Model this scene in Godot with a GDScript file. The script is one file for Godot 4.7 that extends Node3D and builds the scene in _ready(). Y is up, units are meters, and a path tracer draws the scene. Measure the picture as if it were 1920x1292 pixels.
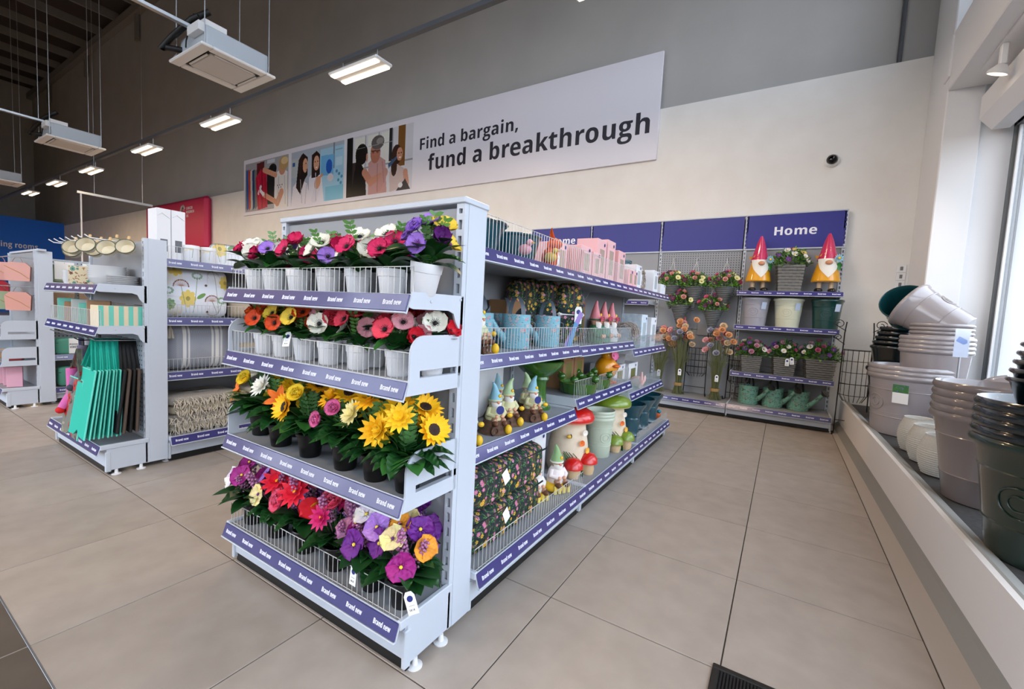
extends Node3D
# A charity shop aisle: an end unit of silk flowers, a side run of garden gifts, a wall bay and a window plinth of glazed pots.
# World: y up, metres. The camera stands at x = 0, z = 0; the banner wall lies at z = WALL, the windows to the right (x > 1).
const WALL := -6.2
var M := {}
var meshes := {}
var counts := {}
var rng := RandomNumberGenerator.new()

# ---------------------------------------------------------------- mesh builder
class MB:
	var v := PackedVector3Array()
	var n := PackedVector3Array()
	var uv := PackedVector2Array()
	var c := PackedColorArray()
	var i := PackedInt32Array()
	var t := Transform3D()
	var col := Color.WHITE
	var cf: Callable   # colour over a grid, linear values
	func at(x: float, y: float, z: float) -> MB:
		t = Transform3D(Basis(), Vector3(x, y, z)); return self
	func xf(tr: Transform3D) -> MB:
		t = tr; return self
	func vert(p: Vector3, nn: Vector3, u := Vector2.ZERO) -> int:
		v.append(t * p); n.append((t.basis * nn).normalized()); uv.append(u); c.append(col)
		return v.size() - 1
	func quad(a: Vector3, b: Vector3, cc: Vector3, d: Vector3) -> void:   # counter-clockwise seen from outside
		var nn := (b - a).cross(d - a)
		if nn.length_squared() < 1e-14:
			nn = (b - a).cross(cc - a)
		nn = nn.normalized()
		var k := vert(a, nn, Vector2(0, 1)); vert(b, nn, Vector2(1, 1)); vert(cc, nn, Vector2(1, 0)); vert(d, nn, Vector2(0, 0))
		i.append_array([k, k + 2, k + 1, k, k + 3, k + 2])
	func tri(a: Vector3, b: Vector3, cc: Vector3) -> void:
		var nn := (b - a).cross(cc - a).normalized()
		var k := vert(a, nn); vert(b, nn); vert(cc, nn)
		i.append_array([k, k + 2, k + 1])
	func box(x0: float, y0: float, z0: float, x1: float, y1: float, z1: float) -> MB:
		quad(Vector3(x0, y0, z1), Vector3(x1, y0, z1), Vector3(x1, y1, z1), Vector3(x0, y1, z1))
		quad(Vector3(x1, y0, z0), Vector3(x0, y0, z0), Vector3(x0, y1, z0), Vector3(x1, y1, z0))
		quad(Vector3(x1, y0, z1), Vector3(x1, y0, z0), Vector3(x1, y1, z0), Vector3(x1, y1, z1))
		quad(Vector3(x0, y0, z0), Vector3(x0, y0, z1), Vector3(x0, y1, z1), Vector3(x0, y1, z0))
		quad(Vector3(x0, y1, z1), Vector3(x1, y1, z1), Vector3(x1, y1, z0), Vector3(x0, y1, z0))
		quad(Vector3(x0, y0, z0), Vector3(x1, y0, z0), Vector3(x1, y0, z1), Vector3(x0, y0, z1))
		return self
	func cbox(x0: float, y0: float, z0: float, x1: float, y1: float, z1: float, b := 0.003) -> MB:   # chamfered box
		var lo := Vector3(x0, y0, z0)
		var hi := Vector3(x1, y1, z1)
		var ce := (lo + hi) / 2
		var h := (hi - lo) / 2
		b = minf(b, minf(h.x, minf(h.y, h.z)) * 0.9)
		var f := func(sx, sy, sz, ax): return ce + Vector3(sx * (h.x - (b if ax != 0 else 0.0)), sy * (h.y - (b if ax != 1 else 0.0)), sz * (h.z - (b if ax != 2 else 0.0)))
		for s in [-1, 1]:
			_face([f.call(s, -1, -1, 0), f.call(s, 1, -1, 0), f.call(s, 1, 1, 0), f.call(s, -1, 1, 0)], ce)
			_face([f.call(-1, s, -1, 1), f.call(1, s, -1, 1), f.call(1, s, 1, 1), f.call(-1, s, 1, 1)], ce)
			_face([f.call(-1, -1, s, 2), f.call(1, -1, s, 2), f.call(1, 1, s, 2), f.call(-1, 1, s, 2)], ce)
			for r in [-1, 1]:
				_face([f.call(s, r, -1, 0), f.call(s, r, 1, 0), f.call(s, r, 1, 1), f.call(s, r, -1, 1)], ce)
				_face([f.call(s, -1, r, 0), f.call(s, 1, r, 0), f.call(s, 1, r, 2), f.call(s, -1, r, 2)], ce)
				_face([f.call(-1, s, r, 1), f.call(1, s, r, 1), f.call(1, s, r, 2), f.call(-1, s, r, 2)], ce)
				for q in [-1, 1]:
					_face([f.call(s, r, q, 0), f.call(s, r, q, 1), f.call(s, r, q, 2)], ce)
		return self
	func _face(p: Array, ce: Vector3) -> void:
		var nn: Vector3 = (p[1] - p[0]).cross(p[2] - p[0])
		if nn.dot(p[0] - ce) < 0:
			p.reverse()
		if p.size() == 4:
			quad(p[0], p[1], p[2], p[3])
		else:
			tri(p[0], p[1], p[2])
	func lathe(pr: Array, seg := 24, a0 := 0.0, a1 := TAU) -> MB:   # profile of Vector2(radius, height), bottom to top outside
		var along := 0.0
		for k in pr.size() - 1:
			var p: Vector2 = pr[k]
			var q: Vector2 = pr[k + 1]
			var d := (q - p)
			if d.length() < 1e-6:
				continue
			var nn := Vector2(d.y, -d.x).normalized()
			var n0 := nn
			var n1 := nn
			if k > 0:
				var e: Vector2 = pr[k] - pr[k - 1]
				var m := Vector2(e.y, -e.x).normalized()
				if m.dot(nn) > 0.75: n0 = (nn + m).normalized()
			if k < pr.size() - 2:
				var e2: Vector2 = pr[k + 2] - pr[k + 1]
				var m2 := Vector2(e2.y, -e2.x).normalized()
				if m2.dot(nn) > 0.75: n1 = (nn + m2).normalized()
			var base := v.size()
			for s in seg + 1:
				var a := a0 + (a1 - a0) * s / seg
				var cs := cos(a)
				var sn := sin(a)
				vert(Vector3(p.x * cs, p.y, -p.x * sn), Vector3(n0.x * cs, n0.y, -n0.x * sn), Vector2(float(s) / seg, along))
				vert(Vector3(q.x * cs, q.y, -q.x * sn), Vector3(n1.x * cs, n1.y, -n1.x * sn), Vector2(float(s) / seg, along + d.length()))
			for s in seg:
				var b := base + s * 2
				if p.x > 1e-6: i.append_array([b, b + 3, b + 2])
				if q.x > 1e-6: i.append_array([b, b + 1, b + 3])
			along += d.length()
		return self
	func grid(nu: int, nv: int, f: Callable) -> MB:   # smooth sheet f(u, v), u and v from 0 to 1
		var base := v.size()
		for a in nu + 1:
			for b in nv + 1:
				var u := float(a) / nu
				var w := float(b) / nv
				var p: Vector3 = f.call(u, w)
				var e := 0.01
				var du: Vector3 = f.call(minf(u + e, 1), w) - f.call(maxf(u - e, 0), w)
				var dv: Vector3 = f.call(u, minf(w + e, 1)) - f.call(u, maxf(w - e, 0))
				var nn := du.cross(dv)
				if nn.length_squared() < 1e-16:
					nn = (f.call(minf(u + .06, 1), minf(w + .06, .94)) - p).cross(f.call(maxf(u - .06, 0), minf(w + .06, .94)) - p) * (-1.0 if w > 0.9 else 1.0)
				if cf.is_valid(): col = cf.call(u, w)
				vert(p, nn.normalized() if nn.length() > 1e-12 else Vector3.UP, Vector2(u, w))
		for a in nu:
			for b in nv:
				var k := base + a * (nv + 1) + b
				i.append_array([k, k + 1, k + nv + 2, k, k + nv + 2, k + nv + 1])
		return self
	func tube(pts: Array, r, seg := 6, caps := true) -> MB:   # r: a number, or one for each point
		var base := v.size()
		var up := Vector3.UP
		var cnt := pts.size()
		for k in cnt:
			var d: Vector3 = (pts[mini(k + 1, cnt - 1)] - pts[maxi(k - 1, 0)]).normalized()
			if absf(d.dot(up)) > 0.95:
				up = Vector3.RIGHT if absf(d.x) < 0.9 else Vector3.BACK
			var x := d.cross(up).normalized()
			var y := x.cross(d)
			up = y
			var rr: float = r[k] if r is Array else r
			for s in seg:
				var a := TAU * s / seg
				var o := x * cos(a) + y * sin(a)
				vert(pts[k] + o * rr, o, Vector2(float(s) / seg, float(k) / cnt))
		for k in cnt - 1:
			for s in seg:
				var a := base + k * seg + s
				var b := base + k * seg + (s + 1) % seg
				i.append_array([a, b + seg, a + seg, a, b, b + seg])
		if caps:
			for e in [0, cnt - 1]:
				var d: Vector3 = (pts[1] - pts[0]) * -1.0 if e == 0 else pts[cnt - 1] - pts[cnt - 2]
				var k := vert(pts[e], d)
				for s in seg:
					var p: int = base + e * seg + s
					var q: int = base + e * seg + (s + 1) % seg
					i.append_array([k, q, p] if e == 0 else [k, p, q])
		return self
	func prism(poly: PackedVector2Array, z0: float, z1: float) -> MB:   # polygon in x, y pushed along z
		var ix := Geometry2D.triangulate_polygon(poly)
		for q in [[z1, Vector3.BACK], [z0, Vector3.FORWARD]]:
			var base := v.size()
			for p in poly:
				vert(Vector3(p.x, p.y, q[0]), q[1], Vector2(p.x, p.y))
			for k in range(0, ix.size(), 3):
				var ccw := (poly[ix[k + 1]] - poly[ix[k]]).cross(poly[ix[k + 2]] - poly[ix[k]]) > 0
				if ccw == (q[0] == z1):
					i.append_array([base + ix[k], base + ix[k + 2], base + ix[k + 1]])
				else:
					i.append_array([base + ix[k], base + ix[k + 1], base + ix[k + 2]])
		var area := 0.0
		for k in poly.size():
			area += poly[k].cross(poly[(k + 1) % poly.size()])
		for k in poly.size():
			var a := poly[k]
			var b := poly[(k + 1) % poly.size()]
			if area < 0:
				var h := a; a = b; b = h
			quad(Vector3(a.x, a.y, z0), Vector3(b.x, b.y, z0), Vector3(b.x, b.y, z1), Vector3(a.x, a.y, z1))
		return self
	func ball(ce: Vector3, r: Vector3, seg := 12, rings := 8) -> MB:
		return grid(seg, rings, func(u, w): return ce + Vector3(sin(PI * w) * cos(TAU * u) * r.x, cos(PI * w) * r.y, -sin(PI * w) * sin(TAU * u) * r.z))
	func mesh() -> ArrayMesh:
		var a := []
		a.resize(Mesh.ARRAY_MAX)
		a[Mesh.ARRAY_VERTEX] = v; a[Mesh.ARRAY_NORMAL] = n; a[Mesh.ARRAY_TEX_UV] = uv; a[Mesh.ARRAY_COLOR] = c; a[Mesh.ARRAY_INDEX] = i
		var m := ArrayMesh.new()
		m.add_surface_from_arrays(Mesh.PRIMITIVE_TRIANGLES, a)
		return m

func mb() -> MB:
	return MB.new()

# ---------------------------------------------------------------- nodes
func numbered(called: String) -> String:
	counts[called] = counts.get(called, -1) + 1
	return called if counts[called] == 0 else "%s_%03d" % [called, counts[called]]

func tag(o: Node3D, label: String, category: String, group := "") -> Node3D:
	o.set_meta("label", label); o.set_meta("category", category)
	if group: o.set_meta("group", group)
	return o

func thing(called: String, label: String, category: String, at := Vector3.ZERO, turn := 0.0, group := "") -> Node3D:
	var o := Node3D.new()
	o.name = numbered(called); add_child(o); o.position = at; o.rotation.y = turn
	return tag(o, label, category, group)

func part(parent: Node3D, called: String, mesh, m: Material, tr := Transform3D()) -> MeshInstance3D:
	var o := MeshInstance3D.new()
	o.name = called
	o.mesh = mesh.mesh() if mesh is MB else mesh
	o.material_override = m
	o.transform = tr
	parent.add_child(o, true)
	return o

func single(called: String, mesh, m: Material, label: String, category: String, tr := Transform3D(), group := "") -> MeshInstance3D:
	var o := part(self, numbered(called), mesh, m, tr)
	tag(o, label, category, group)
	return o

func struct(called: String, mesh, m: Material, label := "", parent: Node3D = self) -> MeshInstance3D:
	var o := part(parent, called, mesh, m)
	if parent == self:
		o.set_meta("kind", "structure")
		if label: tag(o, label, "structure")
	return o

func T(x: float, y: float, z: float, ry := 0.0, rx := 0.0, rz := 0.0, s := 1.0) -> Transform3D:
	return Transform3D(Basis.from_euler(Vector3(rx, ry, rz)).scaled_local(Vector3(s, s, s)), Vector3(x, y, z))

# ---------------------------------------------------------------- materials
func mat(key: String, c: Color, rough := 0.6, metal := 0.0, spec := 0.5) -> StandardMaterial3D:
	if not M.has(key):
		var m := StandardMaterial3D.new()
		m.resource_name = key
		m.albedo_color = c; m.roughness = rough; m.metallic = metal; m.metallic_specular = spec
		M[key] = m
	return M[key]

func glazed(key: String, c: Color, rough := 0.3) -> StandardMaterial3D:   # glazed pottery
	var m := mat(key, c, rough)
	m.clearcoat_enabled = true; m.clearcoat = 0.8; m.clearcoat_roughness = 0.08
	return m

func noise_tex(freq: float, lo: Color, hi: Color, size := 512, oct := 4, kind := FastNoiseLite.TYPE_SIMPLEX_SMOOTH, sd := 1) -> NoiseTexture2D:
	var f := FastNoiseLite.new()
	f.noise_type = kind; f.frequency = freq; f.fractal_octaves = oct; f.seed = sd
	var t := NoiseTexture2D.new()
	t.width = size; t.height = size; t.seamless = true; t.noise = f
	var g := Gradient.new()
	g.set_color(0, lo); g.set_color(1, hi)
	t.color_ramp = g
	return t

func textured(key: String, tex: Texture2D, rough := 0.7, scale := 1.0, tri := true) -> StandardMaterial3D:
	var m := mat(key, Color.WHITE, rough)
	m.albedo_texture = tex
	if tri:
		m.uv1_triplanar = true; m.uv1_scale = Vector3(scale, scale, scale)
	return m

# ---------------------------------------------------------------- lettering
func font(bold := true) -> SystemFont:
	var k := "font_bold" if bold else "font_regular"
	if not meshes.has(k):
		var f := SystemFont.new()
		f.font_names = PackedStringArray(["Droid Sans"])
		f.font_weight = 700 if bold else 400
		meshes[k] = f
	return meshes[k]

func text_mesh(s: String, height: float, bold := true, depth := 0.0008) -> TextMesh:   # height of a capital letter, about
	var key := "%s|%.4f|%s" % [s, height, bold]
	if not meshes.has(key):
		var t := TextMesh.new()
		t.text = s; t.font = font(bold); t.font_size = 64
		t.pixel_size = height / 64.0 * 1.4
		t.depth = depth; t.curve_step = 2.0
		t.horizontal_alignment = HORIZONTAL_ALIGNMENT_CENTER
		meshes[key] = t
	return meshes[key]

func joined(parts: Array) -> ArrayMesh:   # [[mesh, transform], ...] as one mesh
	var st := SurfaceTool.new()
	for p in parts:
		st.append_from(p[0], 0, p[1])
	return st.commit()

func _ready() -> void:
	rng.seed = 7
	# camera
	var cam := Camera3D.new()
	cam.name = "camera"
	cam.fov = rad_to_deg(2.0 * atan(646.0 / 818.05))
	cam.rotation_order = EULER_ORDER_YXZ
	cam.rotation = Vector3(-0.073962, 0.554867, 0.052071)
	cam.position = Vector3(0, 1.1, 0)
	cam.near = 0.02; cam.far = 200.0
	add_child(cam)
	cam.current = true
	# overcast sky, no direct sun; daylight comes in through the shop windows
	var env := Environment.new()
	var sky := Sky.new()
	var sm := ProceduralSkyMaterial.new()
	sm.sky_top_color = Color(0.86, 0.92, 1.0); sm.sky_horizon_color = Color(0.95, 0.97, 1.0)
	sm.ground_bottom_color = Color(0.45, 0.45, 0.45); sm.ground_horizon_color = Color(0.62, 0.62, 0.62)
	sm.sun_angle_max = 0.0; sm.sky_energy_multiplier = 2.7; sm.ground_energy_multiplier = 1.2
	sky.sky_material = sm
	env.background_mode = Environment.BG_SKY
	env.sky = sky
	env.ambient_light_source = Environment.AMBIENT_SOURCE_DISABLED
	env.tonemap_mode = Environment.TONE_MAPPER_LINEAR
	env.tonemap_exposure = 0.60
	env.sdfgi_enabled = true; env.ssao_enabled = true; env.ssil_enabled = true
	var we := WorldEnvironment.new()
	we.name = "world_environment"
	we.environment = env
	add_child(we)
	materials()
	room()
	ceiling_fittings()
	signs()
	shelving()
	flower_unit()
	side_run()
	wall_bays()
	plinth_pots()
	left_units()

func materials() -> void:
	mat("steel", Color(0.745, 0.77, 0.805), 0.42)             # powder coated shelving
	mat("steel_panel", Color(0.56, 0.57, 0.585), 0.5)
	mat("steel_dark", Color(0.30, 0.31, 0.33), 0.5)
	mat("strip", Color(0.205, 0.19, 0.43), 0.3)
	M.strip.clearcoat_enabled = true; M.strip.clearcoat = 0.7; M.strip.clearcoat_roughness = 0.12
	mat("strip_ink", Color(0.92, 0.92, 0.95), 0.5)
	mat("wire", Color(0.80, 0.80, 0.79), 0.3, 0.25)
	mat("zinc", Color(0.72, 0.74, 0.76), 0.35, 0.85)
	mat("black", Color(0.02, 0.02, 0.022), 0.55)
	mat("black_metal", Color(0.03, 0.03, 0.035), 0.4, 0.2)
	mat("white_plastic", Color(0.90, 0.90, 0.90), 0.4)
	mat("white_paint", Color(0.90, 0.90, 0.90), 0.55)
	mat("paper", Color(0.93, 0.93, 0.92), 0.7)
	mat("blue_dot", Color(0.13, 0.17, 0.45), 0.5)
	mat("ink", Color(0.1, 0.1, 0.14), 0.6)
	var a := mat("acrylic", Color(0.9, 0.95, 0.97, 0.12), 0.05)
	a.transparency = BaseMaterial3D.TRANSPARENCY_ALPHA
	var g := mat("glass", Color(0.95, 0.98, 1.0, 0.06), 0.02)
	g.transparency = BaseMaterial3D.TRANSPARENCY_ALPHA
	var w := textured("wall_white", noise_tex(0.02, Color(0.885, 0.87, 0.845), Color(0.91, 0.90, 0.88), 256), 0.75, 0.4)
	w.uv1_world_triplanar = true
	var gw := textured("wall_grey", noise_tex(0.015, Color(0.645, 0.637, 0.62), Color(0.685, 0.675, 0.66), 256), 0.8, 0.2)
	gw.uv1_world_triplanar = true
	for k in 3:
		var b: float = [0.0, 0.012, -0.014][k]
		var f := textured("floor_tile_%d" % k, noise_tex(0.012, Color(0.622 + b, 0.577 + b, 0.532 + b), Color(0.672 + b, 0.627 + b, 0.582 + b), 512, 5, FastNoiseLite.TYPE_SIMPLEX_SMOOTH, 3 + k), 0.38, 0.9)
		f.uv1_world_triplanar = true
		f.roughness_texture = noise_tex(0.03, Color(0.62, 0.62, 0.62), Color(1, 1, 1), 256, 3); f.roughness = 0.5
	mat("grout", Color(0.25, 0.235, 0.22), 0.9)
	var dk := textured("floor_dark", noise_tex(0.02, Color(0.325, 0.29, 0.255), Color(0.375, 0.335, 0.295), 256, 4), 0.5, 1.0)
	dk.uv1_world_triplanar = true
	mat("kerb_strip", Color(0.70, 0.665, 0.63), 0.6)
	mat("kerb_grey", Color(0.56, 0.55, 0.53), 0.55)
	mat("plinth_white", Color(0.90, 0.88, 0.86), 0.5)
	mat("ledge", Color(0.62, 0.62, 0.60), 0.5)
	var bed := textured("plinth_bed", noise_tex(0.05, Color(0.23, 0.235, 0.245), Color(0.30, 0.305, 0.31), 256, 4), 0.75, 2.0)
	bed.uv1_world_triplanar = true
	mat("frame_grey", Color(0.33, 0.35, 0.37), 0.4)
	mat("roof_dark", Color(0.27, 0.24, 0.235), 0.9)
	mat("purlin", Color(0.52, 0.51, 0.49), 0.8)
	mat("partition_blue", Color(0.04, 0.42, 0.86), 0.6)
	mat("sign_blue", Color(0.145, 0.15, 0.51), 0.45)
	mat("sign_pink", Color(0.73, 0.07, 0.29), 0.5)
	mat("sign_white", Color(0.87, 0.86, 0.89), 0.35)
	mat("pegboard", Color(0.66, 0.70, 0.74), 0.5)
	mat("peg_hole", Color(0.12, 0.13, 0.15), 0.8)

func room() -> void:
	# floor: slab with recessed joints, tiles 0.60 x 0.585 laid on it
	var slab := struct("floor", mb().box(-33, -0.2, WALL - 0.06, 1.9, -0.004, 5.0), M.grout, "beige tiled shop floor with thin dark joints")
	var tile := mb().cbox(0.0022, -0.02, 0.0022, 0.601 - 0.0022, 0, 0.5855 - 0.0022, 0.0012).mesh()
	for r in 12:
		for c in 22:
			var x := 0.517 - (c + 1) * 0.601
			var z := -0.318 - (r + 1) * 0.5855
			if z < WALL - 0.6 or (r > 6 and c > 9) or (r > 8 and c > 3):
				continue
			part(slab, "tile", tile, M["floor_tile_%d" % rng.randi_range(0, 2)], Transform3D(Basis(), Vector3(x, 0, z)))
	for r in 4:
		for c in 7:
			part(slab, "tile", tile, M.floor_dark, Transform3D(Basis(), Vector3(0.517 - (c + 1) * 0.601, 0, -0.318 + r * 0.5855)))
	part(slab, "joint_trim", mb().cbox(-3.7, -0.01, -0.3205, 0.517, 0.0008, -0.3155, 0.0005), M.zinc)
	part(slab, "pale_joint", mb().box(-3.7, -0.01, -0.3155, 0.517, -0.0012, 2.0), mat("pale_grout", Color(0.62, 0.59, 0.55), 0.9))
	var rest := struct("floor_far", mb().box(-33, -0.03, WALL, 0.517 - 22 * 0.601, 0, 5.0).box(0.517 - 22 * 0.601, -0.03, -0.318 + 4 * 0.5855, 1.0, -0.001, 5.0), M.floor_tile_0, "far stretch of beige floor beyond the shelving")
	rest.set_meta("kind", "structure")
	# banner wall: boarded white below, grey above
	struct("wall_back", mb().box(-33, 0, WALL - 0.06, 1.9, 3.95, WALL), M.wall_white, "white boarded wall behind the shelving")
	struct("wall_upper", mb().box(-33, 0, WALL - 0.3, 1.9, 11.2, WALL - 0.06), M.wall_grey, "tall grey upper wall above the white boarding")
	struct("wall_end", mb().box(-33.3, 0, WALL - 0.3, -33, 11.2, 5.2), M.wall_grey, "grey end wall beyond the blue partition")
	var part_blue := struct("wall_partition", mb().box(-28.1, 0, WALL, -28, 4.02, 5.0), M.partition_blue, "bright blue partition with white lettering")
	part(part_blue, "lettering", text_mesh("fitting rooms", 0.1), M.strip_ink, Transform3D(Basis(Vector3.UP, PI / 2), Vector3(-27.99, 0, 0)) * fitted("fitting rooms", 3.93, 5.36, 2.74, 0.22))
	# front wall behind the photographer: glazed shopfront
	struct("wall_front", mb().box(-33.3, 6.5, 4.8, 1.9, 11.2, 5.0).box(-33.3, 0, 4.8, -10.8, 6.5, 5.0).box(-1.8, 0, 4.8, 1.9, 6.5, 5.0).box(-10.8, 0, 4.8, -1.8, 0.12, 5.0), M.wall_white, "white wall over the shopfront glazing")
	# right wall: pillar, lintel beam, glazing over the display plinth
	struct("wall_right", mb().box(1.5, 3.2, -5.5, 1.9, 4.4, 5.0).box(1.5, 7.8, -5.5, 1.9, 11.2, 5.0).box(1.6, 0, -5.5, 1.9, 0.3, 5.0), M.wall_white, "white wall above and below the side windows")
	struct("trim_1", mb().cbox(1.07, 0, WALL, 1.32, 11.2, -5.5, 0.008).cbox(1.32, 0, WALL, 1.9, 11.2, -5.53, 0.004), M.white_paint, "white pillar in the corner beside the window")
	struct("trim_2", mb().cbox(1.07, 3.29, -5.5, 1.52, 3.80, 5.0, 0.008).cbox(1.055, 3.40, -5.62, 1.10, 3.76, -5.46, 0.004), M.white_paint, "white lintel beam over the side windows")
	var oct := PackedVector2Array([Vector2(1.285, 2.98), Vector2(1.37, 2.88), Vector2(1.48, 2.88), Vector2(1.54, 2.96), Vector2(1.54, 3.17), Vector2(1.48, 3.24), Vector2(1.37, 3.24), Vector2(1.285, 3.17)])
	struct("trim_3", mb().prism(oct, -5.44, 5.0), M.white_paint, "white angular shutter housing over the side windows")
	struct("trim_4", mb().box(1.52, 2.9, -5.5, 1.6, 3.3, 5.0), M.ledge, "grey infill board between shutter housing and beam")
	var z := -5.5
	var nwin := 1
	while z < 4.6:
		var z1 := minf(z + 1.65, 4.8)
		var b := mb()
		b.cbox(1.52, 0.28, z, 1.6, 2.95, z + 0.06, 0.004).cbox(1.52, 0.28, z1 - 0.06, 1.6, 2.95, z1, 0.004)
		b.cbox(1.52, 0.28, z + 0.06, 1.6, 0.34, z1 - 0.06, 0.004).cbox(1.52, 2.89, z + 0.06, 1.6, 2.95, z1 - 0.06, 0.004)
		var w := struct("window_%d" % nwin, b, M.frame_grey, "grey framed side window of the shop over the pot display, bay %d" % nwin)
		part(w, "pane", mb().box(1.555, 0.34, z + 0.06, 1.561, 2.89, z1 - 0.06), M.glass)
		part(w, "upper_pane", mb().box(1.60, 4.4, z + 0.04, 1.606, 7.8, z1 - 0.04), M.glass)
		part(w, "upper_mullion", mb().box(1.57, 4.4, z1 - 0.05, 1.66, 7.8, z1 + 0.05), M.frame_grey)
		part(w, "bead", mb().box(1.535, 0.34, z + 0.06, 1.552, 2.89, z + 0.085), M.white_paint)
		z = z1
		nwin += 1
	var x := -10.8
	while x < -1.9:
		var x1 := x + 1.8
		var b := mb()
		b.box(x, 0.12, 4.85, x + 0.06, 6.5, 4.95).box(x1 - 0.06, 0.12, 4.85, x1, 6.5, 4.95).box(x + 0.06, 6.4, 4.85, x1 - 0.06, 6.5, 4.95).box(x + 0.06, 0.12, 4.85, x1 - 0.06, 0.2, 4.95)
		var w := struct("window_%d" % nwin, b, M.frame_grey, "grey framed shopfront window behind the photographer, bay %d" % nwin)
		part(w, "pane", mb().box(x + 0.06, 0.2, 4.898, x1 - 0.06, 6.4, 4.904), M.glass)
		x = x1
		nwin += 1
	# roof
	var rf := struct("ceiling", mb().box(-33.3, 11.0, WALL - 0.3, 1.9, 11.2, 5.2), M.roof_dark, "dark high roof with steel purlins")
	for k in 17:
		var px := -31.5 + k * 1.72
		part(rf, "purlin", mb().box(px, 10.72, WALL, px + 0.09, 11.0, 5.0), M.purlin)
		if k % 3 == 1:
			part(rf, "strut", mb().box(px, 9.6, WALL, px + 0.16, 10.72, WALL + 0.08), M.purlin)
	part(rf, "rafter", mb().box(-33, 10.45, WALL - 0.05, 1.2, 10.72, WALL + 0.14), M.purlin)
	struct("trim_5", mb().tube([Vector3(0.8, 3.95, WALL - 0.04), Vector3(0.8, 11, WALL - 0.04)], 0.022, 6), M.steel_dark, "dark vertical conduit on the grey wall")
	# plinth along the windows, a shade out of square with the tiles
	var pl := mb()
	var pf := mb()
	var pk := mb()
	var pe := mb()
	var z0 := -6.2
	var z2 := 4.8
	var xs := func(base: float, zz: float) -> float: return base + (zz + 2.08) * 0.0137
	for q in [[pl, [Vector2(0.667, 0.05), Vector2(0.667, 0.30), Vector2(0.69, 0.30), Vector2(0.69, 0.05)]],
			[pk, [Vector2(0.612, 0.0), Vector2(0.655, 0.035), Vector2(0.668, 0.05), Vector2(0.69, 0.05), Vector2(0.69, 0.0)]],
			[pe, [Vector2(0.69, 0.30), Vector2(0.70, 0.303), Vector2(0.755, 0.275), Vector2(0.768, 0.262), Vector2(0.69, 0.2)]],
			[pf, [Vector2(0.69, 0.0), Vector2(0.69, 0.262), Vector2(1.65, 0.262), Vector2(1.65, 0.0)]]]:
		var b: MB = q[0]
		var p: Array = q[1]
		for k in p.size():
			var a: Vector2 = p[k]
			var c: Vector2 = p[(k + 1) % p.size()]
			b.quad(Vector3(xs.call(a.x, z2), a.y, z2), Vector3(xs.call(c.x, z2), c.y, z2), Vector3(xs.call(c.x, z0), c.y, z0), Vector3(xs.call(a.x, z0), a.y, z0))
	struct("baseboard_right", pl, M.plinth_white, "white painted face of the window plinth")
	struct("baseboard_kerb", pk, M.kerb_grey, "grey sloped skirting along the foot of the plinth")
	struct("trim_6", pe, M.ledge, "grey edging strip along the plinth top")
	struct("floor_plinth", pf, M.plinth_bed, "dark grey bed of the window plinth under the pots")
	struct("trim_7", mb().box(0.519, -0.02, WALL, 0.625, 0.0015, 4.8), M.kerb_strip, "pale floor strip between the tiles and the plinth")
	# entrance mat
	var mt := thing("entrance_mat", "black ribbed entrance mat with a rubber border on the tiles", "mat", Vector3(-0.105, 0, -1.505))
	part(mt, "border", mb().cbox(0, 0, 0, 0.60, 0.008, 0.022).cbox(0, 0, 0.022, 0.022, 0.008, 0.9).cbox(0.578, 0, 0.022, 0.60, 0.008, 0.9).cbox(0.022, 0, 0.878, 0.578, 0.008, 0.9), M.black)
	var ribs := mb().box(0.022, 0, 0.022, 0.578, 0.003, 0.878)
	for k in 60:
		for j in 6:
			ribs.box(0.026 + k * 0.0092, 0.003, 0.026 + j * 0.142, 0.031 + k * 0.0092, 0.0075, 0.16 + j * 0.142)
	var rb := part(mt, "ribs", ribs, mat("mat_rib", Color(0.06, 0.058, 0.056), 0.95))
	rb.set_meta("kind", "stuff")

func lamp_fitting(x: float, y: float, z: float, label: String, group := "") -> void:
	var t := thing("ceiling_light", label, "light", Vector3(x, y, z), 0, group)
	part(t, "housing", mb().cbox(-0.45, 0.02, -0.13, 0.45, 0.06, 0.13, 0.015), M.white_plastic)
	for s in [-1, 1]:
		part(t, "light_tube", mb().cbox(-0.42, 0.0, s * 0.08 - 0.038, 0.42, 0.022, s * 0.08 + 0.038, 0.012), M.lamp_glow)
		part(t, "hanger", mb().tube([Vector3(s * 0.32, 0.06, 0), Vector3(s * 0.32, 0.2, 0)], 0.006, 5), M.zinc)
	var l := AreaLight3D.new()
	l.name = "lamp"
	l.area_size = Vector2(0.84, 0.24)
	l.light_color = Color(1.0, 0.86, 0.70); l.light_energy = LAMP
	l.area_range = 60.0; l.area_attenuation = 2.0; l.shadow_enabled = true
	t.add_child(l)
	l.position = Vector3(0, -0.006, 0); l.rotation.x = -PI / 2

const LAMP := 8.0

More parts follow.
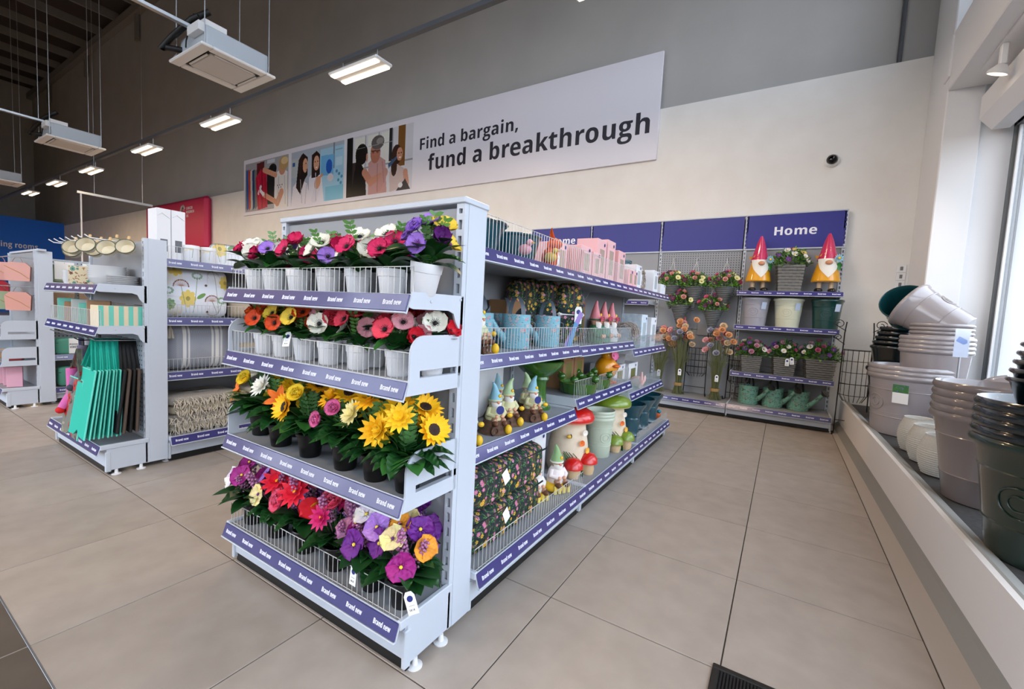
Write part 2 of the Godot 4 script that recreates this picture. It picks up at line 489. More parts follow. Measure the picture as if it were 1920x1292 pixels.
func ceiling_fittings() -> void:
	var gl := mat("lamp_glow", Color(1, 0.95, 0.88), 0.4)
	gl.emission_enabled = true; gl.emission = Color(1.0, 0.93, 0.82); gl.emission_energy_multiplier = 4.0
	var xs := [-1.42, -4.72, -8.2, -11.2, -14.5, -17.3, -20.0]
	for k in xs.size():
		lamp_fitting(xs[k], 3.95, -3.7, "twin tube ceiling light on the dark track, %s from the window pillar" % ["first", "second", "third", "fourth", "fifth", "sixth", "seventh"][k], "twin tube lights along the track")
	for k in 7:  # row out of view, added to brighten the aisle and the far end
		lamp_fitting(-1.0 - 4.2 * k, 3.95, 1.6, "added unseen twin tube ceiling light in the row over the entrance, %s from the windows" % ["first", "second", "third", "fourth", "fifth", "sixth", "seventh"][k], "added unseen tube lights over the entrance")
	single("lighting_track", mb().box(-32, 4.15, -3.73, 1.2, 4.20, -3.67), M.steel_dark, "long dark lighting track carrying the twin tube lights", "track")
	# air conditioning cassettes
	for k in 3:
		var cx: float = [-6.17, -12.2, -18.4][k]
		var t := thing("air_conditioner", ["ceiling cassette air conditioner with grey casing, nearest the banner lettering", "ceiling cassette air conditioner, the middle one of the row", "ceiling cassette air conditioner, the one nearest the blue partition"][k], "air conditioner", Vector3(cx, 3.9, -2.82))
		var p := mb()
		p.cbox(-0.42, 0, -0.42, 0.42, 0.035, -0.30, 0.01).cbox(-0.42, 0, 0.30, 0.42, 0.035, 0.42, 0.01).cbox(-0.42, 0, -0.30, -0.30, 0.035, 0.30, 0.01).cbox(0.30, 0, -0.30, 0.42, 0.035, 0.30, 0.01)
		part(t, "fascia", p, M.white_plastic)
		part(t, "grille", mb().cbox(-0.255, -0.002, -0.255, 0.255, 0.03, 0.255, 0.008), mat("grille_white", Color(0.80, 0.79, 0.78), 0.5))
		part(t, "air_slot", mb().box(-0.30, 0.02, -0.30, 0.30, 0.034, 0.30), M.black)
		for s in [0, 1, 2, 3]:
			part(t, "louvre", mb().xf(Transform3D(Basis(Vector3.UP, s * PI / 2))).cbox(-0.22, -0.004, 0.265, 0.22, 0.012, 0.285, 0.003), M.white_plastic)
		part(t, "casing", mb().cbox(-0.33, 0.035, -0.37, 0.33, 0.28, 0.33, 0.012), mat("galvanised", Color(0.72, 0.75, 0.78), 0.4, 0.1))
		part(t, "electric_box", mb().cbox(0.02, 0.20, 0.33, 0.30, 0.30, 0.40).cbox(0.1, 0.28, 0.10, 0.3, 0.35, 0.34), M.white_plastic)
		part(t, "lagged_pipe", mb().tube([Vector3(-0.30, 0.16, 0.32), Vector3(-0.38, 0.15, 0.44), Vector3(-0.52, 0.16, 0.46), Vector3(-0.30, 0.27, 0.42), Vector3(0.0, 0.42, 0.34), Vector3(0.1, 0.55, 0.2)], 0.035, 8), M.black)
		part(t, "drain_elbow", mb().tube([Vector3(-0.33, 0.08, 0.2), Vector3(-0.44, 0.07, 0.24), Vector3(-0.46, 0.13, 0.34)], 0.03, 8), M.white_plastic)
		part(t, "cable", mb().tube([Vector3(0.15, 0.33, 0.3), Vector3(0.1, 0.45, 0.32), Vector3(-0.05, 0.52, 0.3), Vector3(-0.1, 0.2, 0.36), Vector3(-0.06, 0.1, 0.38)], 0.008, 5), M.black)
		for a in [-0.36, 0.36]:
			for b in [-0.36, 0.36]:
				part(t, "hanger_rod", mb().tube([Vector3(a, 0.06, b), Vector3(a, 6.8, b)], 0.006, 5), M.zinc)
		part(t, "support_channel", mb().cbox(-0.08, 0.33, 0.2, -0.02, 0.37, 4.0, 0.004), M.zinc)
	# hanging rail with a drop rod over the far units
	var r := thing("hanging_rail", "silver hanging sign rail with a long drop rod", "rail", Vector3(-13.9, 3.29, -3.29))
	part(r, "rail", mb().box(0, 0, -1.4, 0.05, 0.05, 0.0), M.zinc)
	for q in [-0.3, -1.2]:
		part(r, "hanger_rod", mb().tube([Vector3(0.025, 0.05, q), Vector3(0.025, 7.71, q)], 0.004, 5), M.zinc)
	part(r, "drop_rod", mb().tube([Vector3(0.02, 0.02, -0.07), Vector3(0.02, -2.2, -0.07)], 0.016, 6), M.white_paint)
	# spotlight on the beam
	var s := thing("track_spotlight", "white round track spotlight under the lintel beam", "light", Vector3(1.21, 3.29, -4.75))
	part(s, "track", mb().box(-0.02, -0.02, -0.4, 0.02, 0, 1.5), M.white_paint)
	part(s, "arm", mb().cbox(-0.02, -0.17, -0.025, 0.02, -0.02, 0.025, 0.006), M.white_plastic)
	var tilt := Transform3D(Basis.from_euler(Vector3(0.25, 0, -0.3)), Vector3(0, -0.17, 0))
	part(s, "head", mb().lathe([Vector2(0, 0), Vector2(0.03, 0), Vector2(0.045, -0.02), Vector2(0.065, -0.04), Vector2(0.068, -0.06), Vector2(0.058, -0.062)], 20), M.white_plastic, tilt)
	part(s, "lens", mb().lathe([Vector2(0.058, -0.060), Vector2(0, -0.060)], 20), M.lamp_glow, tilt)
	var l := SpotLight3D.new()
	l.name = "spot_beam"
	l.light_color = Color(1.0, 0.93, 0.84); l.light_energy = 1.5; l.spot_angle = 38.0; l.light_size = 0.05; l.spot_range = 30.0; l.shadow_enabled = true
	s.add_child(l)
	l.position = tilt * Vector3(0, -0.075, 0); l.basis = tilt.basis * Basis(Vector3.RIGHT, -PI / 2)
	# dome camera and sockets on the white wall
	var d := thing("security_camera", "small white dome security camera with a black eye on the wall", "camera", Vector3(0.30, 3.0, WALL))
	part(d, "housing", mb().xf(Transform3D(Basis(Vector3.RIGHT, PI / 2))).lathe([Vector2(0.075, 0), Vector2(0.07, 0.03), Vector2(0.055, 0.05)], 20), M.white_plastic)
	part(d, "eye", mb().ball(Vector3(0, 0, 0.05), Vector3(0.046, 0.046, 0.035), 16, 10), mat("dome_black", Color(0.01, 0.01, 0.012), 0.08))
	for k in 3:
		var o := thing("wall_socket", "white wall switch plate in the upright row by the pillar, %s" % ["lowest", "middle", "topmost"][k], "socket", Vector3(1.01, 1.57 + k * 0.085, WALL), 0, "switch plates in a row")
		part(o, "plate", mb().cbox(-0.04, 0, 0, 0.04, 0.08, 0.012, 0.003), M.white_plastic)
		part(o, "keyhole", mb().cbox(-0.012, 0.02, 0.012, 0.012, 0.06, 0.016, 0.002), mat("socket_grey", Color(0.45, 0.45, 0.45), 0.5))

# ---------------------------------------------------------------- printed pictures (flat print only)
func canvas(w: int, h: int, c: Color) -> Image:
	var im := Image.create(w, h, false, Image.FORMAT_RGB8)
	im.fill(c)
	return im

func dab(im: Image, cx: float, cy: float, rx: float, ry: float, c: Color, turn := 0.0, wrap := false) -> void:
	var r := int(ceil(maxf(rx, ry)))
	var cs := cos(turn)
	var sn := sin(turn)
	var w := im.get_width()
	var h := im.get_height()
	for y in range(int(cy) - r, int(cy) + r + 1):
		for x in range(int(cx) - r, int(cx) + r + 1):
			var dx := x - cx
			var dy := y - cy
			var u := (dx * cs + dy * sn) / rx
			var v := (dy * cs - dx * sn) / ry
			if u * u + v * v <= 1.0:
				if wrap:
					im.set_pixel(posmod(x, w), posmod(y, h), c)
				elif x >= 0 and y >= 0 and x < w and y < h:
					im.set_pixel(x, y, c)

func poly(im: Image, pts: Array, c: Color) -> void:
	var p := PackedVector2Array(pts)
	var lo := p[0]
	var hi := p[0]
	for q in p:
		lo = lo.min(q); hi = hi.max(q)
	for y in range(maxi(0, int(lo.y)), mini(im.get_height() - 1, int(hi.y)) + 1):
		for x in range(maxi(0, int(lo.x)), mini(im.get_width() - 1, int(hi.x)) + 1):
			if Geometry2D.is_point_in_polygon(Vector2(x, y), p):
				im.set_pixel(x, y, c)

func line(im: Image, a: Vector2, b: Vector2, r: float, c: Color, wrap := false) -> void:
	var steps := int(a.distance_to(b) / maxf(r * 0.7, 0.7)) + 1
	for k in steps + 1:
		var p := a.lerp(b, float(k) / steps)
		dab(im, p.x, p.y, r, r, c, 0.0, wrap)

func V(x: float, y: float) -> Vector2:
	return Vector2(x, y)

func bloom(im: Image, x: float, y: float, r: float, c: Color, heart: Color, petals := 5, turn := 0.0) -> void:
	for k in petals:
		var a := turn + TAU * k / petals
		dab(im, x + cos(a) * r * 0.55, y + sin(a) * r * 0.55, r * 0.55, r * 0.36, c, a, true)
	dab(im, x, y, r * 0.28, r * 0.28, heart, 0.0, true)

func floral(key: String, bg: Color, blooms: Array, leaves: Array, count: int, size: float, sd: int, rough := 0.7, scale := 4.0, tri := true) -> StandardMaterial3D:
	var r := RandomNumberGenerator.new()
	r.seed = sd
	var im := canvas(320, 320, bg)
	for k in count * 3:
		var x := r.randf() * 320
		var y := r.randf() * 320
		var a := r.randf() * TAU
		var c: Color = leaves[r.randi() % leaves.size()]
		if k % 3 == 0:
			line(im, V(x, y), V(x + cos(a) * size * 2.5, y + sin(a) * size * 2.5), 0.8, c, true)
		dab(im, x, y, size * r.randf_range(0.45, 0.8), size * 0.22, c, a, true)
	for k in count:
		var b: Array = blooms[r.randi() % blooms.size()]
		bloom(im, r.randf() * 320, r.randf() * 320, size * r.randf_range(0.55, 1.0), b[0], b[1], 5 + r.randi() % 3, r.randf() * 6)
	return textured(key, ImageTexture.create_from_image(im), rough, scale, tri)

func picture(key: String, im: Image, rough := 0.35) -> StandardMaterial3D:
	var m := mat(key, Color.WHITE, rough)
	im.resize(im.get_width() * 3 / 4, im.get_height() * 3 / 4, Image.INTERPOLATE_LANCZOS)
	im.resize(im.get_width() * 4, im.get_height() * 4, Image.INTERPOLATE_CUBIC)
	m.albedo_texture = ImageTexture.create_from_image(im)
	m.texture_repeat = false
	return m

func sheet(w: float, h: float) -> MB:   # upright printed face, origin at its centre
	var b := mb()
	b.quad(Vector3(-w / 2, -h / 2, 0), Vector3(w / 2, -h / 2, 0), Vector3(w / 2, h / 2, 0), Vector3(-w / 2, h / 2, 0))
	return b

func photo_rail() -> Image:   # someone steaming a red dress beside a clothes rail
	var im := canvas(160, 112, Color(0.62, 0.62, 0.64))
	var cs := [Color(0.45, 0.45, 0.42), Color(0.15, 0.33, 0.62), Color(0.75, 0.25, 0.15), Color(0.75, 0.73, 0.7), Color(0.12, 0.25, 0.45)]
	for k in 6:
		poly(im, [V(k * 8 - 6, 14 + k), V(k * 8 + 4, 12 + k), V(k * 8 + 16, 95), V(k * 8 - 2, 108)], cs[k % 5])
	poly(im, [V(44, 4), V(72, 2), V(76, 60), V(46, 60)], Color(0.35, 0.12, 0.14))
	dab(im, 104, 24, 14, 12, Color(0.06, 0.06, 0.07))
	poly(im, [V(84, 20), V(112, 24), V(110, 100), V(84, 100)], Color(0.09, 0.09, 0.10))
	poly(im, [V(40, 36), V(60, 18), V(82, 30), V(86, 106), V(50, 110)], Color(0.72, 0.07, 0.22))
	line(im, V(64, 22), V(66, 106), 1.6, Color(0.52, 0.03, 0.14))
	poly(im, [V(112, 36), V(136, 26), V(156, 36), V(158, 112), V(110, 112)], Color(0.88, 0.86, 0.84))
	line(im, V(114, 38), V(72, 22), 6, Color(0.80, 0.58, 0.47))
	line(im, V(136, 78), V(122, 100), 8, Color(0.80, 0.58, 0.47))
	line(im, V(122, 100), V(70, 76), 6, Color(0.80, 0.58, 0.47))
	line(im, V(70, 76), V(56, 64), 4, Color(0.88, 0.88, 0.9))
	line(im, V(52, 72), V(60, 58), 4, Color(0.86, 0.86, 0.88))
	dab(im, 138, 26, 12, 15, Color(0.78, 0.56, 0.45))
	dab(im, 143, 16, 16, 15, Color(0.70, 0.57, 0.38)); dab(im, 146, 11, 12, 8, Color(0.84, 0.74, 0.55))
	line(im, V(126, 44), V(124, 100), 1.0, Color(0.70, 0.69, 0.70)); line(im, V(146, 44), V(150, 104), 1.0, Color(0.74, 0.72, 0.72))
	for k in 5: dab(im, 122 + k * 4, 62 + (k % 2) * 5, 1.5, 1.5, Color(0.5, 0.4, 0.42))
	line(im, V(52, 42), V(58, 104), 1.2, Color(0.85, 0.20, 0.34)); line(im, V(76, 40), V(80, 104), 1.2, Color(0.55, 0.03, 0.15))
	im.fill_rect(Rect2i(84, 2, 28, 8), Color(0.78, 0.80, 0.84))
	return im

func photo_lab() -> Image:   # two people in white coats looking at a slide
	var im := canvas(160, 112, Color(0.66, 0.70, 0.75))
	im.fill_rect(Rect2i(0, 14, 30, 40), Color(0.70, 0.73, 0.74))
	im.fill_rect(Rect2i(4, 22, 8, 8), Color(0.2, 0.35, 0.6))
	im.fill_rect(Rect2i(92, 8, 68, 104), Color(0.62, 0.79, 0.88))
	im.fill_rect(Rect2i(130, 0, 4, 50), Color(0.45, 0.5, 0.55))
	im.fill_rect(Rect2i(108, 84, 52, 28), Color(0.48, 0.74, 0.84))
	poly(im, [V(56, 112), V(58, 58), V(74, 48), V(96, 60), V(104, 112)], Color(0.87, 0.86, 0.90))
	poly(im, [V(0, 112), V(6, 72), V(28, 56), V(52, 70), V(64, 112)], Color(0.88, 0.86, 0.89))
	poly(im, [V(66, 14), V(80, 8), V(90, 16), V(90, 56), V(82, 60), V(66, 60)], Color(0.16, 0.10, 0.09))
	dab(im, 80, 32, 9, 15, Color(0.80, 0.60, 0.50))
	poly(im, [V(24, 18), V(38, 6), V(52, 16), V(52, 52), V(44, 60), V(30, 90), V(16, 74)], Color(0.12, 0.08, 0.08))
	dab(im, 45, 32, 8, 15, Color(0.82, 0.62, 0.50))
	poly(im, [V(94, 20), V(132, 22), V(130, 62), V(94, 60)], Color(0.42, 0.68, 0.86))
	dab(im, 118, 44, 9, 14, Color(0.12, 0.35, 0.72))
	dab(im, 122, 66, 9, 8, Color(0.83, 0.80, 0.82))
	line(im, V(74, 104), V(84, 80), 9, Color(0.85, 0.83, 0.87))
	dab(im, 84, 72, 9, 13, Color(0.82, 0.60, 0.47), 0.4)
	line(im, V(84, 66), V(98, 58), 3, Color(0.82, 0.60, 0.47))
	for k in 5:
		dab(im, 140 + (k * 7) % 16, 56 + k * 6, 3, 3, Color(0.25, 0.55, 0.7))
	for q in [[47, 28], [76, 29], [84, 29]]: dab(im, q[0], q[1], 1.6, 1.0, Color(0.15, 0.10, 0.10))
	dab(im, 49, 41, 2.5, 1, Color(0.65, 0.32, 0.30)); dab(im, 80, 41, 3.5, 1.2, Color(0.90, 0.85, 0.82))
	poly(im, [V(24, 18), V(34, 8), V(40, 12), V(36, 34), V(28, 52)], Color(0.20, 0.13, 0.12))
	line(im, V(30, 60), V(36, 108), 1.0, Color(0.72, 0.71, 0.76)); line(im, V(50, 72), V(46, 110), 1.0, Color(0.74, 0.72, 0.77)); line(im, V(78, 52), V(80, 108), 1.2, Color(0.72, 0.74, 0.80))
	im.fill_rect(Rect2i(136, 14, 20, 2), Color(0.55, 0.62, 0.68)); im.fill_rect(Rect2i(138, 30, 18, 16), Color(0.72, 0.85, 0.91))
	return im

func photo_cafe() -> Image:   # two people embracing by tall windows, a third smiling
	var im := canvas(184, 116, Color(0.80, 0.80, 0.82))
	im.fill_rect(Rect2i(0, 0, 18, 116), Color(0.05, 0.05, 0.06))
	for k in 3:
		im.fill_rect(Rect2i(24 + k * 38, 4, 30, 58), Color(0.86, 0.86, 0.83))
		im.fill_rect(Rect2i(54 + k * 38, 2, 3, 60), Color(0.62, 0.65, 0.68))
	im.fill_rect(Rect2i(20, 62, 164, 3), Color(0.6, 0.6, 0.62))
	im.fill_rect(Rect2i(122, 0, 8, 60), Color(0.15, 0.15, 0.17))
	im.fill_rect(Rect2i(146, 0, 18, 72), Color(0.47, 0.31, 0.13))
	im.fill_rect(Rect2i(18, 50, 24, 66), Color(0.22, 0.18, 0.18))
	poly(im, [V(66, 116), V(64, 56), V(88, 42), V(112, 56), V(118, 116)], Color(0.75, 0.58, 0.56))
	dab(im, 84, 38, 14, 20, Color(0.68, 0.44, 0.36))
	dab(im, 90, 20, 18, 13, Color(0.36, 0.34, 0.33))
	poly(im, [V(14, 116), V(24, 66), V(44, 54), V(56, 74), V(60, 116)], Color(0.03, 0.03, 0.04))
	dab(im, 44, 36, 18, 20, Color(0.05, 0.04, 0.04))
	dab(im, 36, 58, 10, 20, Color(0.05, 0.04, 0.04))
	line(im, V(54, 72), V(72, 92), 8, Color(0.75, 0.52, 0.43))
	line(im, V(72, 92), V(98, 84), 7, Color(0.76, 0.54, 0.45))
	line(im, V(112, 78), V(96, 104), 8, Color(0.74, 0.55, 0.52))
	poly(im, [V(126, 116), V(124, 80), V(146, 68), V(168, 80), V(172, 108)], Color(0.78, 0.70, 0.68))
	dab(im, 142, 50, 13, 18, Color(0.22, 0.13, 0.10))
	dab(im, 136, 70, 8, 18, Color(0.20, 0.12, 0.09))
	dab(im, 150, 50, 8, 12, Color(0.76, 0.54, 0.44))
	line(im, V(166, 84), V(170, 104), 6, Color(0.76, 0.55, 0.46))
	poly(im, [V(142, 116), V(166, 96), V(180, 116)], Color(0.15, 0.16, 0.2))
	dab(im, 154, 106, 6, 5, Color(0.85, 0.85, 0.85))
	line(im, V(74, 34), V(96, 36), 1.0, Color(0.25, 0.18, 0.16)); dab(im, 78, 37, 3, 2, Color(0.45, 0.27, 0.22)); dab(im, 90, 38, 3, 2, Color(0.45, 0.27, 0.22))
	dab(im, 96, 18, 10, 6, Color(0.55, 0.53, 0.52)); dab(im, 60, 44, 3, 8, Color(0.75, 0.52, 0.43))
	line(im, V(90, 60), V(92, 112), 1.0, Color(0.62, 0.45, 0.44)); line(im, V(104, 58), V(110, 96), 1.2, Color(0.66, 0.49, 0.47))
	dab(im, 148, 48, 1.4, 1.0, Color(0.2, 0.12, 0.1)); dab(im, 154, 48, 1.2, 1.0, Color(0.2, 0.12, 0.1)); dab(im, 151, 56, 3, 1.2, Color(0.92, 0.86, 0.82))
	for k in 3: line(im, V(26 + k * 38, 24), V(54 + k * 38, 24), 0.8, Color(0.62, 0.65, 0.68))
	poly(im, [V(120, 64), V(142, 52), V(142, 58), V(122, 72)], Color(0.25, 0.35, 0.48))
	return im

func fitted(s: String, x0: float, x1: float, base: float, cap: float, probe := "H", bold := true) -> Transform3D:
	var t := text_mesh(s, 0.1, bold)
	var a := t.get_aabb()
	var p := text_mesh(probe, 0.1, bold).get_aabb()
	var sx := (x1 - x0) / a.size.x
	var sy := cap / p.size.y
	return Transform3D(Basis.from_scale(Vector3(sx, sy, 1)), Vector3(x0 - a.position.x * sx, base - p.position.y * sy, 0))

func signs() -> void:
	var ink := mat("banner_ink", Color(0.10, 0.10, 0.16), 0.5)
	var b := thing("wall_banner", "long white wall banner with three photographs and black slogan lettering", "banner", Vector3(0, 0, WALL))
	part(b, "board", mb().cbox(-12.4, 3.275, 0, -1.67, 4.695, 0.035, 0.004), M.sign_white)
	var z := 0.0362
	for q in [[photo_rail(), -12.31, -10.36, "rail"], [photo_lab(), -10.24, -8.3, "lab"], [photo_cafe(), -8.2, -6.26, "cafe"]]:
		part(b, "photograph", sheet(q[2] - q[1], 1.23), picture("print_" + q[3], q[0]), T((q[1] + q[2]) / 2, 3.97, z))
	var t := fitted("Find a bargain,", -6.08, -3.92, 4.045, 0.205, "H")
	t.origin.z = z
	part(b, "lettering", text_mesh("Find a bargain,", 0.1), ink, t)
	t = fitted("fund a breakthrough", -5.86, -1.79, 3.645, 0.295, "h")
	t.origin.z = z
	part(b, "lettering", text_mesh("fund a breakthrough", 0.1), ink, t)
	# crimson sign box with emblem and name
	var p := thing("hanging_sign", "crimson red sign box with a small white emblem on the far wall", "sign", Vector3(0, 0, -6.0))
	part(p, "panel", mb().cbox(-18.3, 2.45, -0.19, -14.15, 3.95, 0.0, 0.08), M.sign_pink)
	var c := mb()
	for k in 26:
		var a := 0.7 + (TAU - 1.4) * k / 25.0
		for r in [0.10, 0.15]:
			c.at(-15.55 + cos(a) * r * 1.05, 3.55 + sin(a) * r * 1.35, 0.004).box(-0.024, -0.024, 0, 0.024, 0.024, 0.004)
	var em := part(p, "emblem", c, M.sign_white)
	em.set_meta("kind", "stuff")
	for q in [["CANCER", 3.66], ["RESEARCH", 3.55], ["UK", 3.44]]:
		var tm := text_mesh(q[0], 0.075)
		part(p, "lettering", tm, M.sign_white, Transform3D(Basis(), Vector3(-15.32 + tm.get_aabb().size.x / 2, q[1], 0.004)))

# ---------------------------------------------------------------- shelving: local x along the bay, z out towards the shopper, back panel at z = 0
func upright(h: float) -> MB:   # slotted post, x -0.016..0.016, front face at z = 0.012
	var b := mb()
	b.box(-0.016, 0.03, -0.104, 0.016, h, -0.1)
	b.box(-0.016, 0.03, -0.1, -0.007, h, 0.012).box(0.007, 0.03, -0.1, 0.016, h, 0.012)
	var y := 0.03
	while y < h - 0.03:
		b.box(-0.007, y, 0.008, 0.007, minf(y + 0.020, h), 0.012)
		y += 0.05
	b.box(-0.007, h - 0.02, -0.012, 0.007, h, 0.012)
	return b

func bracket(d: float, flip := 1.0) -> MB:   # cantilever bracket, side plate in the y-z plane at x = 0..0.004
	var p := PackedVector2Array([V(0.0, -0.095), V(0.02, -0.09), V(0.035, -0.07), V(0.045, -0.045), V(0.07, -0.036), V(d - 0.005, -0.036), V(d + 0.012, -0.03), V(d - 0.002, 0.012), V(0.0, 0.012)])
	var b := mb().xf(Transform3D(Basis(Vector3.UP, -PI / 2), Vector3(0, 0, 0)))
	b.prism(p, -0.003, 0.003)
	b.t = Transform3D()
	for q in [[0.014, 0.0], [d * 0.66, -0.012]]:
		b.xf(Transform3D(Basis(Vector3.FORWARD, PI / 2), Vector3(0.003 * flip, q[1], q[0]))).lathe([V(0.0045, -0.003), V(0.0045, 0.002), V(0, 0.003)], 8)
	return b

func end_plate(d: float, h: float) -> MB:   # solid shelf end with a rounded corner and a slot
	var p := PackedVector2Array([V(0, -0.035), V(0, h), V(d - 0.055, h)])
	for k in 7:
		var a := PI / 2 * (1 - k / 6.0)
		p.append(V(d - 0.055 + cos(a) * 0.055, h - 0.055 + sin(a) * 0.055))
	p.append(V(d, 0.034)); p.append(V(0, 0.034))
	var up := PackedVector2Array([V(0, 0.034)])
	for k in range(1, p.size() - 2):
		up.append(p[k])
	up.append(V(d, 0.034))
	var b := mb().xf(Transform3D(Basis(Vector3.UP, -PI / 2)))
	b.prism(up, -0.003, 0.003)
	b.prism(PackedVector2Array([V(0, 0.012), V(0.02, 0.012), V(0.02, 0.034), V(0, 0.034)]), -0.003, 0.003)
	b.prism(PackedVector2Array([V(d * 0.82, 0.012), V(d, 0.012), V(d, 0.034), V(d * 0.82, 0.034)]), -0.003, 0.003)
	b.prism(PackedVector2Array([V(0, -0.035), V(d + 0.01, -0.035), V(d, 0.012), V(0, 0.012)]), -0.003, 0.003)
	b.prism(PackedVector2Array([V(0.02, 0.006), V(d * 0.82, 0.006), V(d * 0.82, 0.012), V(0.02, 0.012)]), 0.003, 0.014)
	return b

func wire_guard(w: float, h: float, pitch := 0.024) -> MB:   # upright wires between two rails
	var b := mb()
	var r := 0.0017
	b.tube([Vector3(0, 0, 0), Vector3(0, h, 0), Vector3(w, h, 0), Vector3(w, 0, 0)], r, 5)
	b.tube([Vector3(0, 0.004, 0), Vector3(w, 0.004, 0)], r, 5)
	var n := int(w / pitch)
	for k in range(1, n):
		var x := w * k / n
		b.tube([Vector3(x, 0, 0.002), Vector3(x, h, 0.002)], r * 0.85, 4, false)
	return b

func strip_parts(parent: Node3D, w: float, y: float, z: float, count := 8, hgt := 0.05) -> void:
	# tilted ticket rail with repeated lettering; top edge at (y, z), foot kicked forward
	var tilt := Transform3D(Basis(Vector3.RIGHT, -0.32), Vector3(0, y, z))
	part(parent, "price_strip", mb().cbox(0.004, -hgt, -0.002, w - 0.004, 0, 0.003, 0.0015), M.strip, tilt)
	part(parent, "strip_channel", mb().cbox(0.002, -hgt - 0.004, -0.007, w - 0.002, 0.003, -0.0025, 0.001).cbox(0.002, -hgt - 0.006, -0.007, w - 0.002, -hgt - 0.001, 0.005, 0.001), M.steel, tilt)
	var tm := text_mesh("Brand new", 0.1)
	var fit := fitted("Brand new", -0.036, 0.036, -0.0075, 0.0145)
	var key := "letters|%.3f|%d|%.3f" % [w, count, hgt]
	if not meshes.has(key):
		var l := []
		for k in count:
			l.append([tm, Transform3D(Basis(), Vector3(w * (k + 0.5) / count, -hgt / 2, 0.0034)) * fit])
		meshes[key] = joined(l)
	part(parent, "lettering", meshes[key], M.strip_ink, tilt)

func shelf(bay: Node3D, w: float, y: float, d: float, guard := "wire", gh := 0.09, ends := ["bracket", "bracket"], count := 8) -> void:
	var tray := mb().cbox(0.006, y - 0.028, 0.0, w - 0.006, y, d, 0.003)
	var s := part(bay, "shelf", tray, M.steel_panel)
	strip_parts(s, w, y + 0.004, d + 0.004, count)
	if guard == "wire":
		part(s, "wire_guard", wire_guard(w - 0.02, gh), M.wire, T(0.01, y, d - 0.012))
	elif guard == "acrylic":
		part(s, "acrylic_guard", mb().cbox(0.01, y, d - 0.012, w - 0.01, y + gh, d - 0.009, 0.001), M.acrylic)
	for e in 2:
		var tr := T(0.003 if e == 0 else w - 0.003, y, 0)
		if ends[e] == "bracket":
			part(s, "bracket", bracket(d, -1.0 if e == 0 else 1.0), M.steel, tr)
		elif ends[e] == "plate":
			part(s, "end_plate", end_plate(d, 0.135), M.steel, tr)

func bay(called: String, label: String, at: Vector3, turn: float, w: float, h: float, base_d: float, opt := {}) -> Node3D:
	var b := thing(called, label, "shelving", at, turn, opt.get("group", ""))
	var panel_m: Material = M[opt.get("panel", "steel_panel")]
	# back panels, with the shadow joint between sheets
	var y := 0.16
	var sheets: Array = opt.get("sheets", [0.58, 0.98, h - 0.012])
	for s in sheets:
		part(b, "back_panel", mb().cbox(0.012, y + 0.002, -0.02, w - 0.012, s - 0.002, 0.0, 0.002), panel_m)
		y = s
	for e in opt.get("posts", [0, 1]):
		part(b, "upright", upright(h), M.steel, T(e * w + (0.016 if e == 0 else -0.016), 0, 0))
	if opt.get("cap", true):
		part(b, "top_cap", mb().cbox(-0.004, h - 0.004, -0.112, w + 0.006, h + 0.016, 0.018, 0.003), M.steel)
	# base: tray, front panel, black kick, end legs with slots, levelling feet
	if base_d > 0:
		var by: float = opt.get("base_y", 0.178)
		var s := part(b, "base_shelf", mb().cbox(0.004, by - 0.02, 0.0, w - 0.004, by, base_d, 0.003), M.steel_panel)
		strip_parts(s, w, by + 0.004, base_d + 0.004, 8)
		if opt.get("base_guard", ""):
			part(s, "wire_guard" if opt.base_guard == "wire" else "acrylic_guard", wire_guard(w - 0.02, 0.085) if opt.base_guard == "wire" else mb().cbox(0, 0, 0, w - 0.02, 0.085, 0.003, 0.001), M.wire if opt.base_guard == "wire" else M.acrylic, T(0.01, by, base_d - 0.012))
		part(b, "base_panel", mb().cbox(0.006, 0.045, base_d - 0.032, w - 0.006, by - 0.02, base_d - 0.026, 0.002), M.steel)
		part(b, "kick", mb().box(0.008, 0.006, base_d - 0.05, w - 0.008, 0.045, base_d - 0.034), M.black)
		for e in opt.get("legs", [0, 1]):
			var x: float = 0.0 if e == 0 else w - 0.012
			part(b, "base_leg", mb().cbox(x, 0.03, 0.0, x + 0.012, by + 0.006, base_d - 0.03, 0.003).cbox(x - 0.002, 0.022, base_d - 0.045, x + 0.014, by - 0.035, base_d - 0.018, 0.003), M.steel)
			part(b, "base_rail", mb().cbox(x - 0.002, by - 0.018, -0.005, x + 0.016, by + 0.01, base_d + 0.004, 0.003), M.steel)
			for z in [0.035, base_d - 0.07]:
				part(b, "foot", mb().lathe([V(0.024, 0), V(0.024, 0.004), V(0.01, 0.007), V(0.008, 0.03), V(0, 0.03)], 16), M.white_plastic, T(x + 0.006, 0, z))
	return b

func side_panel(b: Node3D, x: float, h: float) -> void:   # boxed post at the open end of a unit
	part(b, "end_post", mb().cbox(x - 0.0, 0.03, -0.075, x + 0.035, h, -0.004, 0.004), M.steel)

